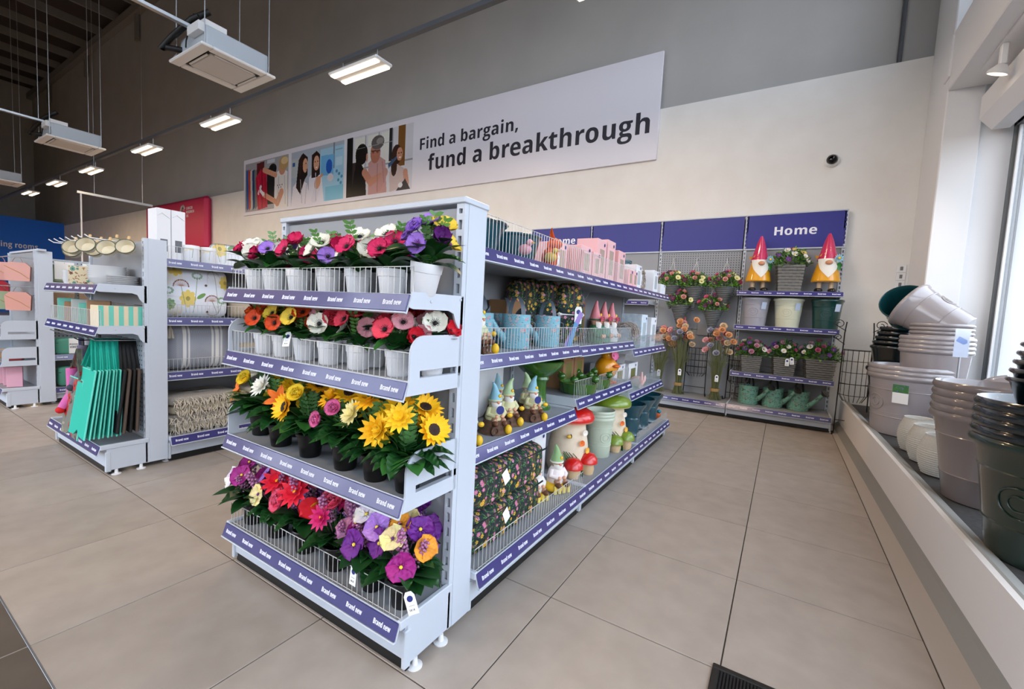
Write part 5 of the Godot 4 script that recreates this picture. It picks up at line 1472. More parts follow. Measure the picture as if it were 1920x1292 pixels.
func bush(t: Node3D, at: Vector3, r: Vector3, leaves: int, leaf_c: Array, blooms: Array, n: int, size: float, sd: int) -> void:
	# mound of small leaves with blossoms over it
	var g := RandomNumberGenerator.new()
	g.seed = sd
	var key := "bush|%d|%.2f|%d" % [leaves, r.x / r.y, sd % 3]
	if not meshes.has(key):
		var b := mb()
		for k in leaves:
			var th := acos(1 - 1.25 * g.randf())
			var ph := g.randf() * TAU
			var d := Vector3(sin(th) * cos(ph), cos(th), sin(th) * sin(ph))
			b.col = (leaf_c[k % leaf_c.size()] as Color).srgb_to_linear()
			b.t = aim(d * g.randf_range(0.45, 1.0), d + Vector3(g.randf_range(-.6, .6), g.randf_range(-.2, .7), g.randf_range(-.6, .6)), 1.0, g.randf() * 6)
			var L := g.randf_range(0.16, 0.34)
			var w := 0.055
			b.quad(Vector3(-w * 0.3, 0, 0), Vector3(w, L * 0.5, 0.03), Vector3(0, L, 0), Vector3(-w, L * 0.5, 0.03))
		meshes[key] = b.mesh()
	var lm := mat("bush_leaf", Color.WHITE, 0.5)
	lm.vertex_color_use_as_albedo = true
	var f := part(t, "foliage", meshes[key], lm, Transform3D(Basis.from_scale(r), at))
	f.set_meta("kind", "stuff")
	for k in n:
		var th := acos(1 - 0.85 * (k + 0.5) / n)
		var ph := k * 2.399 + sd
		var d := Vector3(sin(th) * cos(ph), cos(th), sin(th) * sin(ph))
		var q: Array = blooms[k % blooms.size()]
		head(t, q[0], q[1], aim(at + d * r * g.randf_range(0.85, 1.1), d + Vector3(0, 0.2, 0.6), size * g.randf_range(0.8, 1.2), g.randf() * 6), q[2])

func weave(b: MB, w0: float, w1: float, h: float, d0: float, d1: float, rows: int, cols: int) -> MB:   # woven square basket, wider at the top; strands over and under
	for side in 4:
		for r in rows:
			for c in cols:
				var y0 := h * r / rows
				var y1 := h * (r + 1) / rows
				var k := (y0 + y1) / 2 / h
				var w := lerpf(w0, w1, k) if side % 2 == 0 else lerpf(d0, d1, k)
				var d := lerpf(d0, d1, k) if side % 2 == 0 else lerpf(w0, w1, k)
				var out := 0.006 if (r + c) % 2 == 0 else 0.0
				b.t = Transform3D(Basis(Vector3.UP, side * PI / 2))
				var x0 := -w / 2 + w * c / cols
				var x1 := -w / 2 + w * (c + 1) / cols
				b.quad(Vector3(x0, y0 + 0.002, d / 2 + out * 0.3), Vector3(x1, y0 + 0.002, d / 2 + out * 0.3), Vector3(x1, (y0 + y1) / 2, d / 2 + out + 0.002), Vector3(x0, (y0 + y1) / 2, d / 2 + out + 0.002))
				b.quad(Vector3(x0, (y0 + y1) / 2, d / 2 + out + 0.002), Vector3(x1, (y0 + y1) / 2, d / 2 + out + 0.002), Vector3(x1, y1 - 0.002, d / 2 + out * 0.3), Vector3(x0, y1 - 0.002, d / 2 + out * 0.3))
	b.t = Transform3D()
	b.box(-w0 / 2 + 0.004, 0, -d0 / 2 + 0.004, w0 / 2 - 0.004, h * 0.9, d0 / 2 - 0.004)
	return b

func basket_planter(label: String, at: Vector3, group: String, sd: int, blooms: Array, w := 0.21, h := 0.24, tags := false) -> void:
	var t := thing("basket_planter", label, "planter", at, 0.12, group)
	if not meshes.has("basket"):
		meshes.basket = weave(mb(), 0.20, 0.24, 0.24, 0.16, 0.19, 9, 7).mesh()
	part(t, "basket", meshes.basket, mat("grey_wicker", Color(0.43, 0.42, 0.40), 0.7), Transform3D(Basis.from_scale(Vector3(w / 0.21, h / 0.24, 1)), Vector3.ZERO))
	bush(t, Vector3(0, h + 0.02, 0), Vector3(w * 0.82, 0.16, 0.14), 420, [Color(0.28, 0.48, 0.16), Color(0.42, 0.60, 0.22), Color(0.18, 0.36, 0.12)], blooms, 20, 0.032, sd)
	if tags:
		price_tag(t, T(0.02, 0.20, 0.115), 1.8)
		price_tag(t, T(0.06, 0.22, 0.115, 0, 0, 0.1), 1.8)

func cone_basket(label: String, at: Vector3, sd: int, blooms: Array) -> void:
	var t := thing("hanging_basket", label, "hanging basket", at, 0, "hanging cone baskets")
	var p := [V(0.008, -0.30)]
	for k in 14:
		var y := -0.30 + 0.30 * (k + 1) / 14.0
		var r := 0.008 + 0.108 * (k + 1) / 14.0
		p.append_array([V(r + 0.004, y - 0.008), V(r - 0.001, y)])
	p.append(V(0, -0.02))
	part(t, "cone", mb().lathe(p, 24), mat("cone_grey", Color(0.38, 0.39, 0.39), 0.6))
	bush(t, Vector3(0, 0.03, 0.0), Vector3(0.165, 0.15, 0.14), 420, [Color(0.34, 0.55, 0.15), Color(0.48, 0.66, 0.22), Color(0.22, 0.42, 0.12)], blooms, 18, 0.036, sd)
	var b := mb()
	for k in 3:
		var a := k * TAU / 3 + 0.5
		b.tube([Vector3(cos(a) * 0.105, 0, sin(a) * 0.105), Vector3(0, 0.33, -0.04)], 0.0025, 4)
	part(t, "chain", b, M.wire)
	part(t, "hook", mb().tube([Vector3(0, 0.33, -0.04), Vector3(0, 0.36, -0.03), Vector3(0, 0.37, -0.08), Vector3(0, 0.36, -0.145)], 0.004, 5), M.wire)

func metal_gnome(label: String, at: Vector3, turn: float) -> void:
	var t := thing("metal_gnome", label, "ornament", at, turn, "tall pink hatted metal gnomes")
	var pk := glazed("gnome_pink", Color(0.78, 0.13, 0.34), 0.35)
	var yl := glazed("gnome_yellow", Color(0.86, 0.60, 0.03), 0.35)
	for s in [-1, 1]:
		part(t, "leg", mb().tube([Vector3(s * 0.055, 0.03, 0), Vector3(s * 0.055, 0.14, 0)], 0.022, 10), mat("gnome_leg", Color(0.78, 0.66, 0.52), 0.5))
		part(t, "shoe", mb().ball(Vector3(s * 0.062, 0.028, 0.03), Vector3(0.042, 0.028, 0.06), 12, 8), glazed("shoe_black", Color(0.02, 0.015, 0.01), 0.3))
	part(t, "skirt", mb().lathe([V(0, 0.12), V(0.13, 0.12), V(0.136, 0.13), V(0.118, 0.22), V(0.085, 0.34), V(0, 0.36)], 30), yl)
	part(t, "beard", mb().grid(10, 8, func(u, w):
		var a: float = (u - 0.5) * 2.5
		var y: float = 0.37 - 0.21 * w * (1 - 0.45 * absf(u - 0.5) * 2)
		var rr: float = lerpf(0.088, 0.125, clampf((0.37 - y) / 0.2, 0, 1)) + 0.008
		return Vector3(sin(a * (1 - 0.45 * w)) * rr, y, cos(a * (1 - 0.45 * w)) * rr)), mat("gnome_white", Color(0.88, 0.86, 0.82), 0.5))
	part(t, "nose", mb().ball(Vector3(0, 0.325, 0.11), Vector3(0.035, 0.026, 0.03), 12, 8), mat("gnome_nose2", Color(0.80, 0.55, 0.40), 0.45))
	part(t, "hat", mb().lathe([V(0.09, 0.35), V(0.098, 0.355), V(0.085, 0.40), V(0.045, 0.56), V(0.024, 0.62), V(0.012, 0.65), V(0, 0.655)], 26), pk)
	var sw := mb()
	for k in 3:
		var pts := []
		for j in 14:
			var a := j * 0.6
			var rr := 0.022 * (1 - j / 16.0)
			var y := 0.42 + k * 0.06 + sin(a) * rr
			var rad := lerpf(0.085, 0.028, (y - 0.40) / 0.2) + 0.002
			var ang := (k - 1) * 0.45 + cos(a) * rr / rad
			pts.append(Vector3(sin(ang) * rad, y, cos(ang) * rad))
		sw.tube(pts, 0.003, 5)
	part(t, "swirls", sw, pk)
	part(t, "daisy", flower_mesh("dahlia"), petal_mat(Color(0.62, 0.80, 0.86)), aim(Vector3(0.085, 0.37, 0.09), Vector3(0.3, 0.1, 1), 0.05))
	part(t, "daisy_centre", centre_mesh("pansy"), mat("heart_eecc33", Color(0.93, 0.75, 0.2), 0.5), aim(Vector3(0.085, 0.37, 0.105), Vector3(0.3, 0.1, 1), 0.12))
	part(t, "daisy_leaf", leaf_mesh("broad"), mat("daisy_green", Color(0.16, 0.45, 0.16), 0.4), Transform3D(Basis.from_euler(Vector3(-1.3, 0.3, 0)).scaled_local(Vector3(0.09, 0.09, 0.09)), Vector3(0.10, 0.33, 0.09)))
	for s in [-1, 1]:
		part(t, "butterfly_wing", mb().prism(PackedVector2Array([V(0, 0), V(s * 0.045, 0.03), V(s * 0.05, 0.0), V(s * 0.03, -0.015)]), -0.001, 0.001), mat("butterfly", Color(0.80, 0.52, 0.12), 0.5), Transform3D(Basis.from_euler(Vector3(0, s * 0.5 - 0.5, 0.3)), Vector3(-0.085, 0.40, 0.05)))

func dried_bunch(label: String, at: Vector3, sd: int, h := 0.95) -> void:
	var t := thing("dried_bouquet", label, "bouquet", at, 0, "tied dried flower bouquets")
	var g := RandomNumberGenerator.new()
	g.seed = sd
	var b := mb()
	for k in 90:
		var a := g.randf() * TAU
		var r := sqrt(g.randf())
		var top := h * g.randf_range(0.45, 0.9)
		b.tube([Vector3(cos(a) * r * 0.085, 0, sin(a) * r * 0.07), Vector3(cos(a + 0.5) * r * 0.035, h * 0.14, sin(a + 0.5) * r * 0.035), Vector3(cos(a) * r * 0.07, h * 0.42, sin(a) * r * 0.06), Vector3(cos(a) * r * 0.15, top, sin(a) * r * 0.11)], 0.0026, 3)
	var s := part(t, "grass_stems", b, mat("dried_grass", Color(0.42, 0.44, 0.28), 0.8))
	s.set_meta("kind", "stuff")
	part(t, "raffia_tie", mb().at(0, h * 0.13, 0).lathe([V(0.05, -0.02), V(0.056, 0), V(0.05, 0.02)], 14), mat("raffia", Color(0.62, 0.50, 0.32), 0.8))
	var cs := [Color(0.90, 0.60, 0.58), Color(0.92, 0.70, 0.50), Color(0.93, 0.72, 0.72), Color(0.90, 0.80, 0.66), Color(0.66, 0.66, 0.72)]
	for k in 24:
		var a := k * 2.399
		var r := sqrt((k + 0.5) / 24.0)
		var p := Vector3(cos(a) * r * 0.16, h * (0.98 - 0.36 * g.randf() * (0.3 + r)), sin(a) * r * 0.12)
		head(t, "rose", cs[k % 5], aim(p, Vector3(p.x * 3, 0.5, 0.8), 0.05, a), Color(0.75, 0.5, 0.35))
	price_tag(t, T(0.02, h * 0.34, 0.09), 1.8)

func plant_stand(label: String, at: Vector3, turn: float, h: float, basket := true) -> void:
	var t := thing("plant_stand", label, "stand", at, turn, "black wrought iron stands")
	var f := mb()
	for s in [-1, 1]:
		f.tube([Vector3(s * 0.13, 0, 0.02), Vector3(s * 0.12, h * 0.9, 0), Vector3(s * 0.11, h, 0)], 0.006, 6)
		f.tube([Vector3(s * 0.13, 0, 0.02), Vector3(s * 0.15, 0.0, 0.10), Vector3(s * 0.15, 0.04, 0.13)], 0.006, 6)
	for y in [0.12, 0.45, 0.75]:
		f.tube([Vector3(-0.125, h * y, 0), Vector3(0.125, h * y, 0)], 0.004, 6)
	part(t, "frame", f, M.black_metal)
	for s in [-1, 1]:
		for q in [[0.98, 0.05], [0.86, 0.035]]:
			var pts := []
			for k in 16:
				var a := k * 0.55
				var r: float = q[1] * (1 - k / 20.0)
				pts.append(Vector3(s * (0.17 + cos(a) * r), h * q[0] + sin(a) * r, 0))
			pts.insert(0, Vector3(s * 0.11, h * (q[0] - 0.06), 0))
			part(t, "scroll", mb().tube(pts, 0.004, 5), M.black_metal)
	if basket:
		var b := mb()
		for k in 5:
			var pts := []
			for j in 13:
				pts.append(Vector3(cos(PI * j / 12.0) * 0.12, h * (0.36 + k * 0.10), sin(PI * j / 12.0) * 0.13))
			b.tube(pts, 0.003, 4)
		for j in 9:
			var a := PI * j / 8
			b.tube([Vector3(cos(a) * 0.08, h * 0.30, sin(a) * 0.09), Vector3(cos(a) * 0.12, h * 0.36, sin(a) * 0.13), Vector3(cos(a) * 0.12, h * 0.76, sin(a) * 0.13)], 0.003, 4)
		part(t, "wire_basket", b, M.black_metal)

func wall_bays() -> void:
	var z := -6.13
	var names := ["grey wall bay under the farther blue header reading Home", "grey wall bay between the two lettered blue headers", "grey pegboard wall bay with hanging cone baskets", "grey wall bay with gnomes, pots and baskets under the blue Home header"]
	for k in 4:
		var x := -3.53 + k * 1.008
		var b := bay("display_bay", names[k], Vector3(x, 0, z), 0, 1.006, 2.43, 0.505, {"base_y": 0.16, "cap": false, "sheets": [0.6, 1.0, 1.45, 2.02], "posts": [0] if k < 3 else [0, 1], "legs": [0] if k < 3 else [0, 1]})
		part(b, "header", mb().cbox(0.012, 2.02, -0.01, 0.994, 2.42, 0.012, 0.003), M.sign_blue)
		part(b, "header_rail", mb().cbox(0.0, 2.418, -0.02, 1.006, 2.432, 0.018, 0.002).cbox(0.0, 2.005, -0.02, 1.006, 2.022, 0.02, 0.002), M.steel)
		if k in [0, 3]:
			var tr := fitted("Home", 0.31 if k == 3 else 0.36, 0.73 if k == 3 else 0.76, 2.175, 0.098)
			tr.origin.z = 0.0128
			part(b, "lettering", text_mesh("Home", 0.1), M.strip_ink, tr)
		if k == 2:
			var pg := part(b, "pegboard", mb().cbox(0.02, 1.45, 0.0, 0.986, 2.0, 0.004, 0.001), M.steel_panel)
			var hl := part(pg, "perforation", peg_mesh(0.96, 0.54, 0.03), M.peg_hole, T(0.025, 1.455, 0.0042))
			hl.set_meta("kind", "stuff")
		elif k == 3:
			for q in [1.485, 1.085, 0.535]:
				shelf(b, 1.006, q, 0.37, "none", 0.0, ["bracket", "bracket"])
		else:
			for q in [1.33, 0.95]:
				shelf(b, 1.006, q, 0.37, "none", 0.0, ["bracket", "bracket"])
	# gnomes, planters and cans on the last bay
	var zs := -5.93
	metal_gnome("tall metal gnome with a pink hat, on the basket's pegboard side", Vector3(-0.31, 1.486, zs), 0.25)
	metal_gnome("tall metal gnome with a pink hat, at the white wall end of its shelf", Vector3(0.34, 1.486, zs), 0.1)
	var mix := [["rose", Color(0.80, 0.40, 0.55), Color(0.9, 0.8, 0.3)], ["pansy", Color(0.90, 0.80, 0.45), Color(0.4, 0.1, 0.2)], ["pansy", Color(0.42, 0.22, 0.55), Color(0.9, 0.8, 0.3)], ["rose", Color(0.85, 0.62, 0.70), Color(0.9, 0.8, 0.3)], ["anemone", Color(0.88, 0.86, 0.84), Color(0.8, 0.7, 0.2)]]
	basket_planter("grey woven planter of purple and yellow flowers between the two metal gnomes", Vector3(0.0, 1.486, zs), "grey woven planters", 5, mix, 0.23, 0.31)
	var pots := [["lilac grey", Color(0.62, 0.61, 0.64), -0.31], ["cream", Color(0.80, 0.80, 0.70), 0.02], ["dark teal", Color(0.06, 0.24, 0.22), 0.38]]
	for q in pots:
		var p := planter("%s glazed pot with an oval badge on the wall bay shelf" % q[0], Vector3(q[2], 1.086, -5.94), glazed("glaze_" + q[0].replace(" ", "_"), q[1], 0.3), 0.33, 0.115, 0.155, 2, "glazed pots on the wall bay", "plant_pot", Vector3(-0.1, 0, 1))
		part(p, "sticker", mb().cbox(-0.03, 0, 0, 0.03, 0.08, 0.002, 0.0005), mat("sticker", Color(0.75, 0.80, 0.88), 0.5), T(0.085, 0.2, 0.105, 0.7, 0.15))
	for k in 3:
		basket_planter("grey woven planter of mauve flowers above the mint cans, %s" % ["on the pegboard side", "middle one with two tags", "at the white wall end"][k], Vector3(-0.31 + k * 0.335, 0.536, zs), "grey woven planters", 15 + k, [mix[0], mix[2], mix[3], mix[4]], [0.19, 0.20, 0.25][k], [0.20, 0.21, 0.22][k], k == 1)
	var mint := floral("mint_floral", Color(0.42, 0.62, 0.55), [[Color(0.20, 0.15, 0.14), Color(0.45, 0.3, 0.2)], [Color(0.62, 0.42, 0.34), Color(0.25, 0.15, 0.1)]], [Color(0.14, 0.22, 0.18), Color(0.55, 0.70, 0.62)], 34, 14, 21, 0.4, 5.0)
	for k in 3:
		watering_can("mint green floral watering can on the wall bay base, %s" % ["on the pegboard side", "middle of three", "at the white wall end"][k], Vector3(-0.30 + k * 0.25, 0.161, -5.90), -0.5, mint, mat("dark_zinc", Color(0.30, 0.30, 0.29), 0.3, 0.7), "mint floral watering cans", 0.22, 0.105)
	# pegboard bay
	var bl := [["rose", Color(0.86, 0.38, 0.52), Color(0.9, 0.8, 0.3)], ["pansy", Color(0.36, 0.10, 0.32), Color(0.9, 0.7, 0.2)], ["rose", Color(0.90, 0.66, 0.62), Color(0.9, 0.8, 0.3)], ["anemone", Color(0.88, 0.86, 0.62), Color(0.7, 0.6, 0.2)]]
	var spots := [[-1.30, 1.55, "upper row, half hidden by the side run"], [-1.015, 1.54, "middle of the upper row"], [-0.665, 1.54, "upper row, beside the gnome shelf"], [-1.17, 1.30, "lower row, over the bouquets"], [-0.775, 1.25, "lower row, beside the pot shelf"]]
	for k in spots.size():
		cone_basket("grey wicker cone basket of pink flowers, %s" % spots[k][2], Vector3(spots[k][0], spots[k][1], -5.975), 31 + k * 3, bl)
	var bq := [[-1.36, -5.92, "dried flower bouquet of peach roses, half hidden by the side run"], [-1.10, -5.90, "dried flower bouquet of peach and grey roses, middle of three"], [-0.66, -5.83, "dried flower bouquet of peach roses beside the woven planters"]]
	for k in 3:
		dried_bunch(bq[k][2], Vector3(bq[k][0], 0.161, bq[k][1]), 51 + k, [0.86, 0.98, 0.92][k])
	for k in 2:
		plant_stand("black wrought iron basket stand behind the bouquets, %s" % ["between two bouquets", "beside the woven planters"][k], Vector3(-0.93 + k * 0.5, 0.161, -6.06), 0, 0.80 - 0.15 * k)
	carton("grey price holder card fixed on the pegboard bay panel", Vector3(-0.86, 0.93, -6.105), 0, Vector3(0.2, 0.14, 0.01), mat("grey_card", Color(0.55, 0.55, 0.55), 0.6), "", null, "ticket_holder", false)
	# a few plants on the bays glimpsed past the side run
	for q in [[-1.95, 0.951], [-2.4, 0.951]]:
		var t := thing("succulent_tray", "low tray of green succulents glimpsed past the side run, %s" % ("nearer the pegboard bay" if q[0] > -2 else "farther from the pegboard bay"), "plant", Vector3(q[0], q[1], -5.93), 0, "succulent trays")
		part(t, "tray", mb().cbox(-0.16, 0, -0.08, 0.16, 0.05, 0.08, 0.004), M.black)
		bush(t, Vector3(0, 0.05, 0), Vector3(0.18, 0.07, 0.1), 120, [Color(0.35, 0.45, 0.25), Color(0.5, 0.55, 0.35)], [["anemone", Color(0.8, 0.78, 0.6), Color(0.5, 0.5, 0.2)]], 5, 0.02, 71)
	plant_stand("black wrought iron scroll stand with a wire basket in the corner by the plinth", Vector3(0.66, 0, -5.72), 0.0, 1.18)

# ---------------------------------------------------------------- stacked pots on the window plinth
func stack(base_label: String, rest: String, at: Vector3, m: Material, h: float, r0: float, r1: float, n: int, step: float, group: String, crest := Vector3.ZERO) -> void:
	for k in n:
		var lab := base_label if k == 0 else "%s, %s" % [rest, ["", "lowest rim", "second rim up", "third rim up", "fourth rim up", "fifth rim up", "sixth rim up", "seventh rim up", "eighth rim up"][k]]
		planter(lab, at + Vector3(0, k * step, 0), m, h, r0, r1, 2, group, "plant_pot", crest if k == 0 else Vector3.ZERO)

func plinth_pots() -> void:
	var y := 0.263
	var dgreen := glazed("deep_green_glaze", Color(0.055, 0.14, 0.105), 0.3)
	var dteal := glazed("deep_teal_glaze", Color(0.025, 0.075, 0.09), 0.25)
	var taupe := glazed("taupe_glaze", Color(0.47, 0.43, 0.42), 0.3)
	var grey := glazed("grey_glaze", Color(0.60, 0.57, 0.57), 0.3)
	var teal := glazed("teal_pot_glaze", Color(0.07, 0.25, 0.26), 0.25)
	# near stack: a green pot with dark teal ones nested in it, smaller ones above
	planter("large deep green glazed pot with an oval badge at the near end of the plinth", Vector3(0.935, y, -2.42), dgreen, 0.46, 0.19, 0.275, 2, "large near pots", "plant_pot", Vector3(-0.75, 0, 0.65))
	for k in 4:
		planter("dark teal glazed pot nested in the deep green pot, %s" % ["lowest rim", "second rim", "third rim", "topmost rim"][k], Vector3(0.935, y + 0.036 * (k + 1), -2.42), dteal, 0.46, 0.175, 0.272, 0, "large near pots")
	for k in 8:
		planter("small dark teal glazed pot in the tower above the large ones, %s from the bottom" % ["first", "second", "third", "fourth", "fifth", "sixth", "seventh", "eighth"][k], Vector3(0.915 + k * 0.003, y + 0.47 + 0.034 * k, -2.42), dteal, 0.22, 0.10, 0.175 - k * 0.004, 0, "tower of small dark pots")
	# taupe stack
	stack("taupe glazed pot standing on the plinth between the ribbed pots and the green pot", "taupe glazed pot nested in the taupe stack", Vector3(0.935, y, -3.10), taupe, 0.45, 0.165, 0.25, 5, 0.038, "taupe pot stack")
	planter("taupe glazed pot lying on its side on top of the taupe stack", Vector3(1.20, y + 0.40, -2.95), taupe, 0.34, 0.11, 0.15, 2, "", "plant_pot", Vector3.ZERO, Basis(Vector3.UP, 0.6) * Basis(Vector3.FORWARD, 1.05))
	# grey stack
	stack("broad light grey glazed pot with a product sticker at the far end of the plinth", "broad light grey glazed pot nested in the grey stack", Vector3(0.935, y, -4.78), grey, 0.50, 0.245, 0.30, 3, 0.035, "grey pot stack", Vector3(-0.9, 0, 0.4))
	for k in 4:
		planter("medium light grey glazed pot in the second tier of the grey stack, %s" % ["lowest", "second up", "third up", "topmost"][k], Vector3(1.03, y + 0.32 + 0.033 * k, -4.72), grey, 0.40, 0.18, 0.225, 1, "grey pot stack")
	for k in 4:
		planter("smaller light grey glazed pot in the third tier of the grey stack, %s" % ["lowest", "second up", "third up", "topmost"][k], Vector3(1.05, y + 0.53 + 0.030 * k, -4.72), grey, 0.30, 0.14, 0.19, 1, "grey pot stack")
	var st := thing("product_sticker", "colourful product sticker stuck on the broad grey pot", "sticker", Vector3(0.815, y + 0.28, -4.495), -0.5)
	part(st, "card", mb().xf(Transform3D(Basis(Vector3.RIGHT, 0.08))).cbox(-0.05, 0, 0, 0.05, 0.15, 0.002, 0.0006), M.paper)
	part(st, "picture", mb().xf(Transform3D(Basis(Vector3.RIGHT, 0.08))).cbox(-0.05, 0.085, 0.001, 0.05, 0.15, 0.003, 0.0006), floral("sticker_print", Color(0.25, 0.45, 0.25), [[Color(0.30, 0.30, 0.62), Color(0.8, 0.8, 0.3)]], [Color(0.35, 0.55, 0.25)], 10, 26, 3, 0.4, 12.0))
	planter("light grey glazed pot with an oval badge tipped over on top of the grey stack", Vector3(1.20, y + 0.86, -4.85), grey, 0.42, 0.14, 0.20, 2, "", "plant_pot", Vector3(-0.6, 0, 0.8), Basis(Vector3.UP, -0.45) * Basis(Vector3.BACK, 1.0) * Basis(Vector3.UP, 2.2))
	planter("teal glazed pot lying on its side with its dark mouth towards the aisle", Vector3(0.98, y + 0.93, -5.40), teal, 0.34, 0.13, 0.185, 1, "", "plant_pot", Vector3.ZERO, Basis(Vector3.UP, 0.30) * Basis(Vector3.BACK, 0.75) * Basis(Vector3.RIGHT, 0.75))
	for k in 6:
		planter("dark green glazed pot in the narrow stack behind the grey one, %s" % ["bottom one", "second up", "third up", "fourth up", "fifth up", "topmost"][k], Vector3(0.92, y + 0.30 + 0.045 * k - (0.30 if k == 0 else 0.0), -5.42), dteal, 0.36 if k else 0.5, 0.13, 0.22 - k * 0.014, 0, "narrow dark stack")
	# ribbed white pots
	for k in 3:
		var t := thing("ribbed_pot", "white ribbed belly pot on the plinth, %s" % ["nearest the grey stack", "middle of three", "nearest the taupe stack"][k], "pot", Vector3(0.868 - k * 0.004, y, -4.12 + k * 0.30), 0, "white ribbed pots")
		var p := [V(0, 0), V(0.07, 0)]
		for j in 18:
			var yy := 0.008 + j * 0.0128
			var r := 0.072 + 0.042 * sin(PI * clampf((yy + 0.03) / 0.29, 0, 1))
			p.append_array([V(r + 0.003, yy), V(r - 0.001, yy + 0.0085)])
		p.append_array([V(0.088, 0.242), V(0.078, 0.24), V(0.075, 0.2), V(0, 0.19)])
		part(t, "pot", mb().lathe(p, 30), textured("ribbed_white", noise_tex(0.08, Color(0.70, 0.69, 0.65), Color(0.77, 0.76, 0.73), 128, 3), 0.6, 6.0))
	# tipped saucers and pots by the window, pink box, sign holder
	for q in [[1.30, 0.50, -4.05, "pale grey glazed bowl tipped up against the window", grey, 0.9], [1.30, 0.42, -4.35, "teal glazed bowl tipped up against the window behind the pale one", teal, 0.8]]:
		planter(q[3], Vector3(q[0], y + q[1] - 0.2, q[2]), q[4], 0.26, 0.10, 0.19, 0, "tipped bowls by the window", "glazed_bowl", Vector3.ZERO, Basis(Vector3.UP, 0.5) * Basis(Vector3.RIGHT, -q[5]) * Basis(Vector3.BACK, -0.5))
	for k in 3:
		planter("grey glazed pot standing under the tipped bowls by the window, %s" % ["nearest the far pillar", "middle one", "nearest the taupe stack"][k], Vector3(1.36, y, -4.45 + k * 0.42), grey if k != 1 else teal, 0.30, 0.12, 0.165, 1, "pots along the window")
	carton("pink box on the window side of the plinth behind the sign holder", Vector3(1.22, y + 0.30, -3.60), 0.4, Vector3(0.30, 0.16, 0.2), mat("rose_box", Color(0.85, 0.60, 0.66), 0.5), "", null, "gift_box", false)
	carton("upright pink crate under the pink box by the window", Vector3(1.22, y, -3.60), 0.4, Vector3(0.26, 0.295, 0.2), mat("rose_box", Color(0.85, 0.60, 0.66), 0.5), "", null, "gift_box", false)
	var s := thing("sign_holder", "clear acrylic sign holder with a blue tag print among the pots", "sign", Vector3(0.872, 0.975, -3.50), 0.25)
	part(s, "stem", mb().tube([Vector3(0, 0.0, 0), Vector3(0, -0.711, 0)], 0.005, 6), M.zinc)
	part(s, "stem_base", mb().at(0, -0.711, 0).lathe([V(0.05, 0), V(0.05, 0.004), V(0, 0.006)], 18), M.zinc)
	part(s, "sheet", mb().cbox(-0.034, 0.0, 0, 0.034, 0.16, 0.0015, 0.0005), mat("sign_paper", Color(0.80, 0.82, 0.90), 0.4))
	part(s, "cover", mb().cbox(-0.038, 0.0, 0.003, 0.038, 0.165, 0.005, 0.0005), M.acrylic)
	part(s, "tag_print", mb().xf(Transform3D((Basis(Vector3.BACK, -0.5)).scaled(Vector3(0.7, 0.7, 1)), Vector3(0, 0.095, 0.0016))).prism(PackedVector2Array([V(-0.035, -0.022), V(0.025, -0.022), V(0.04, 0), V(0.025, 0.022), V(-0.035, 0.022)]), 0, 0.0006), mat("tag_blue", Color(0.12, 0.42, 0.78), 0.5))

# ---------------------------------------------------------------- the two units beyond the aisle on the left
func tote(label: String, at: Vector3, m: Material, edge: Material, group: String, w: float, h: float, slant: float, th := 0.006) -> void:
	# folded carrier bag hung by its handles, face along z, foot swinging forward
	var t := thing("tote_bag", label, "bag", at, 0, group)
	var sl := Transform3D(Basis(Vector3.RIGHT, -slant), Vector3.ZERO)
	part(t, "body", mb().xf(sl).prism(PackedVector2Array([V(-w / 2, -0.17), V(w / 2, -0.17), V(w / 2 + 0.006, -0.17 - h), V(w * 0.18, -0.17 - h * 0.985), V(0, -0.17 - h * 0.90), V(-w * 0.18, -0.17 - h * 0.985), V(-w / 2 - 0.006, -0.17 - h)]), 0, th), m)
	part(t, "edge_binding", mb().xf(sl).tube([Vector3(w / 2, -0.168, th / 2), Vector3(w / 2 + 0.007, -0.17 - h, th / 2)], th * 0.75, 6).tube([Vector3(-w / 2, -0.168, th / 2), Vector3(w / 2, -0.168, th / 2)], th * 0.75, 6), edge)
	for s in [0, 1]:
		part(t, "handle", mb().xf(sl).grid(16, 1, func(u, v):
			var a: float = PI * u
			return Vector3(cos(a) * w * 0.36, -0.17 + sin(a) * 0.185, s * th + (v - 0.5) * 0.022 + 0.012 * sin(a * 2))), m)
	part(t, "hook_loop", mb().tube([Vector3(0, 0.01, -0.01), Vector3(0, 0.012, 0.014)], 0.003, 5), M.zinc)

func sock(label: String, at: Vector3, c: Color, toe: Color, group: String) -> void:
	var t := thing("socks", label, "socks", at, 0, group)
	part(t, "leg", mb().tube([Vector3(0, 0, 0), Vector3(0, -0.16, 0), Vector3(0, -0.20, 0.02), Vector3(0, -0.25, 0.05)], [0.028, 0.026, 0.028, 0.022], 10), mat("sock_" + c.to_html(false), c, 0.85))
	part(t, "toe", mb().ball(Vector3(0, -0.262, 0.056), Vector3(0.024, 0.022, 0.024), 10, 7), mat("sock_toe_" + toe.to_html(false), toe, 0.85))
	part(t, "hanger", mb().cbox(-0.02, 0.0, -0.002, 0.02, 0.03, 0.002, 0.001), M.black)

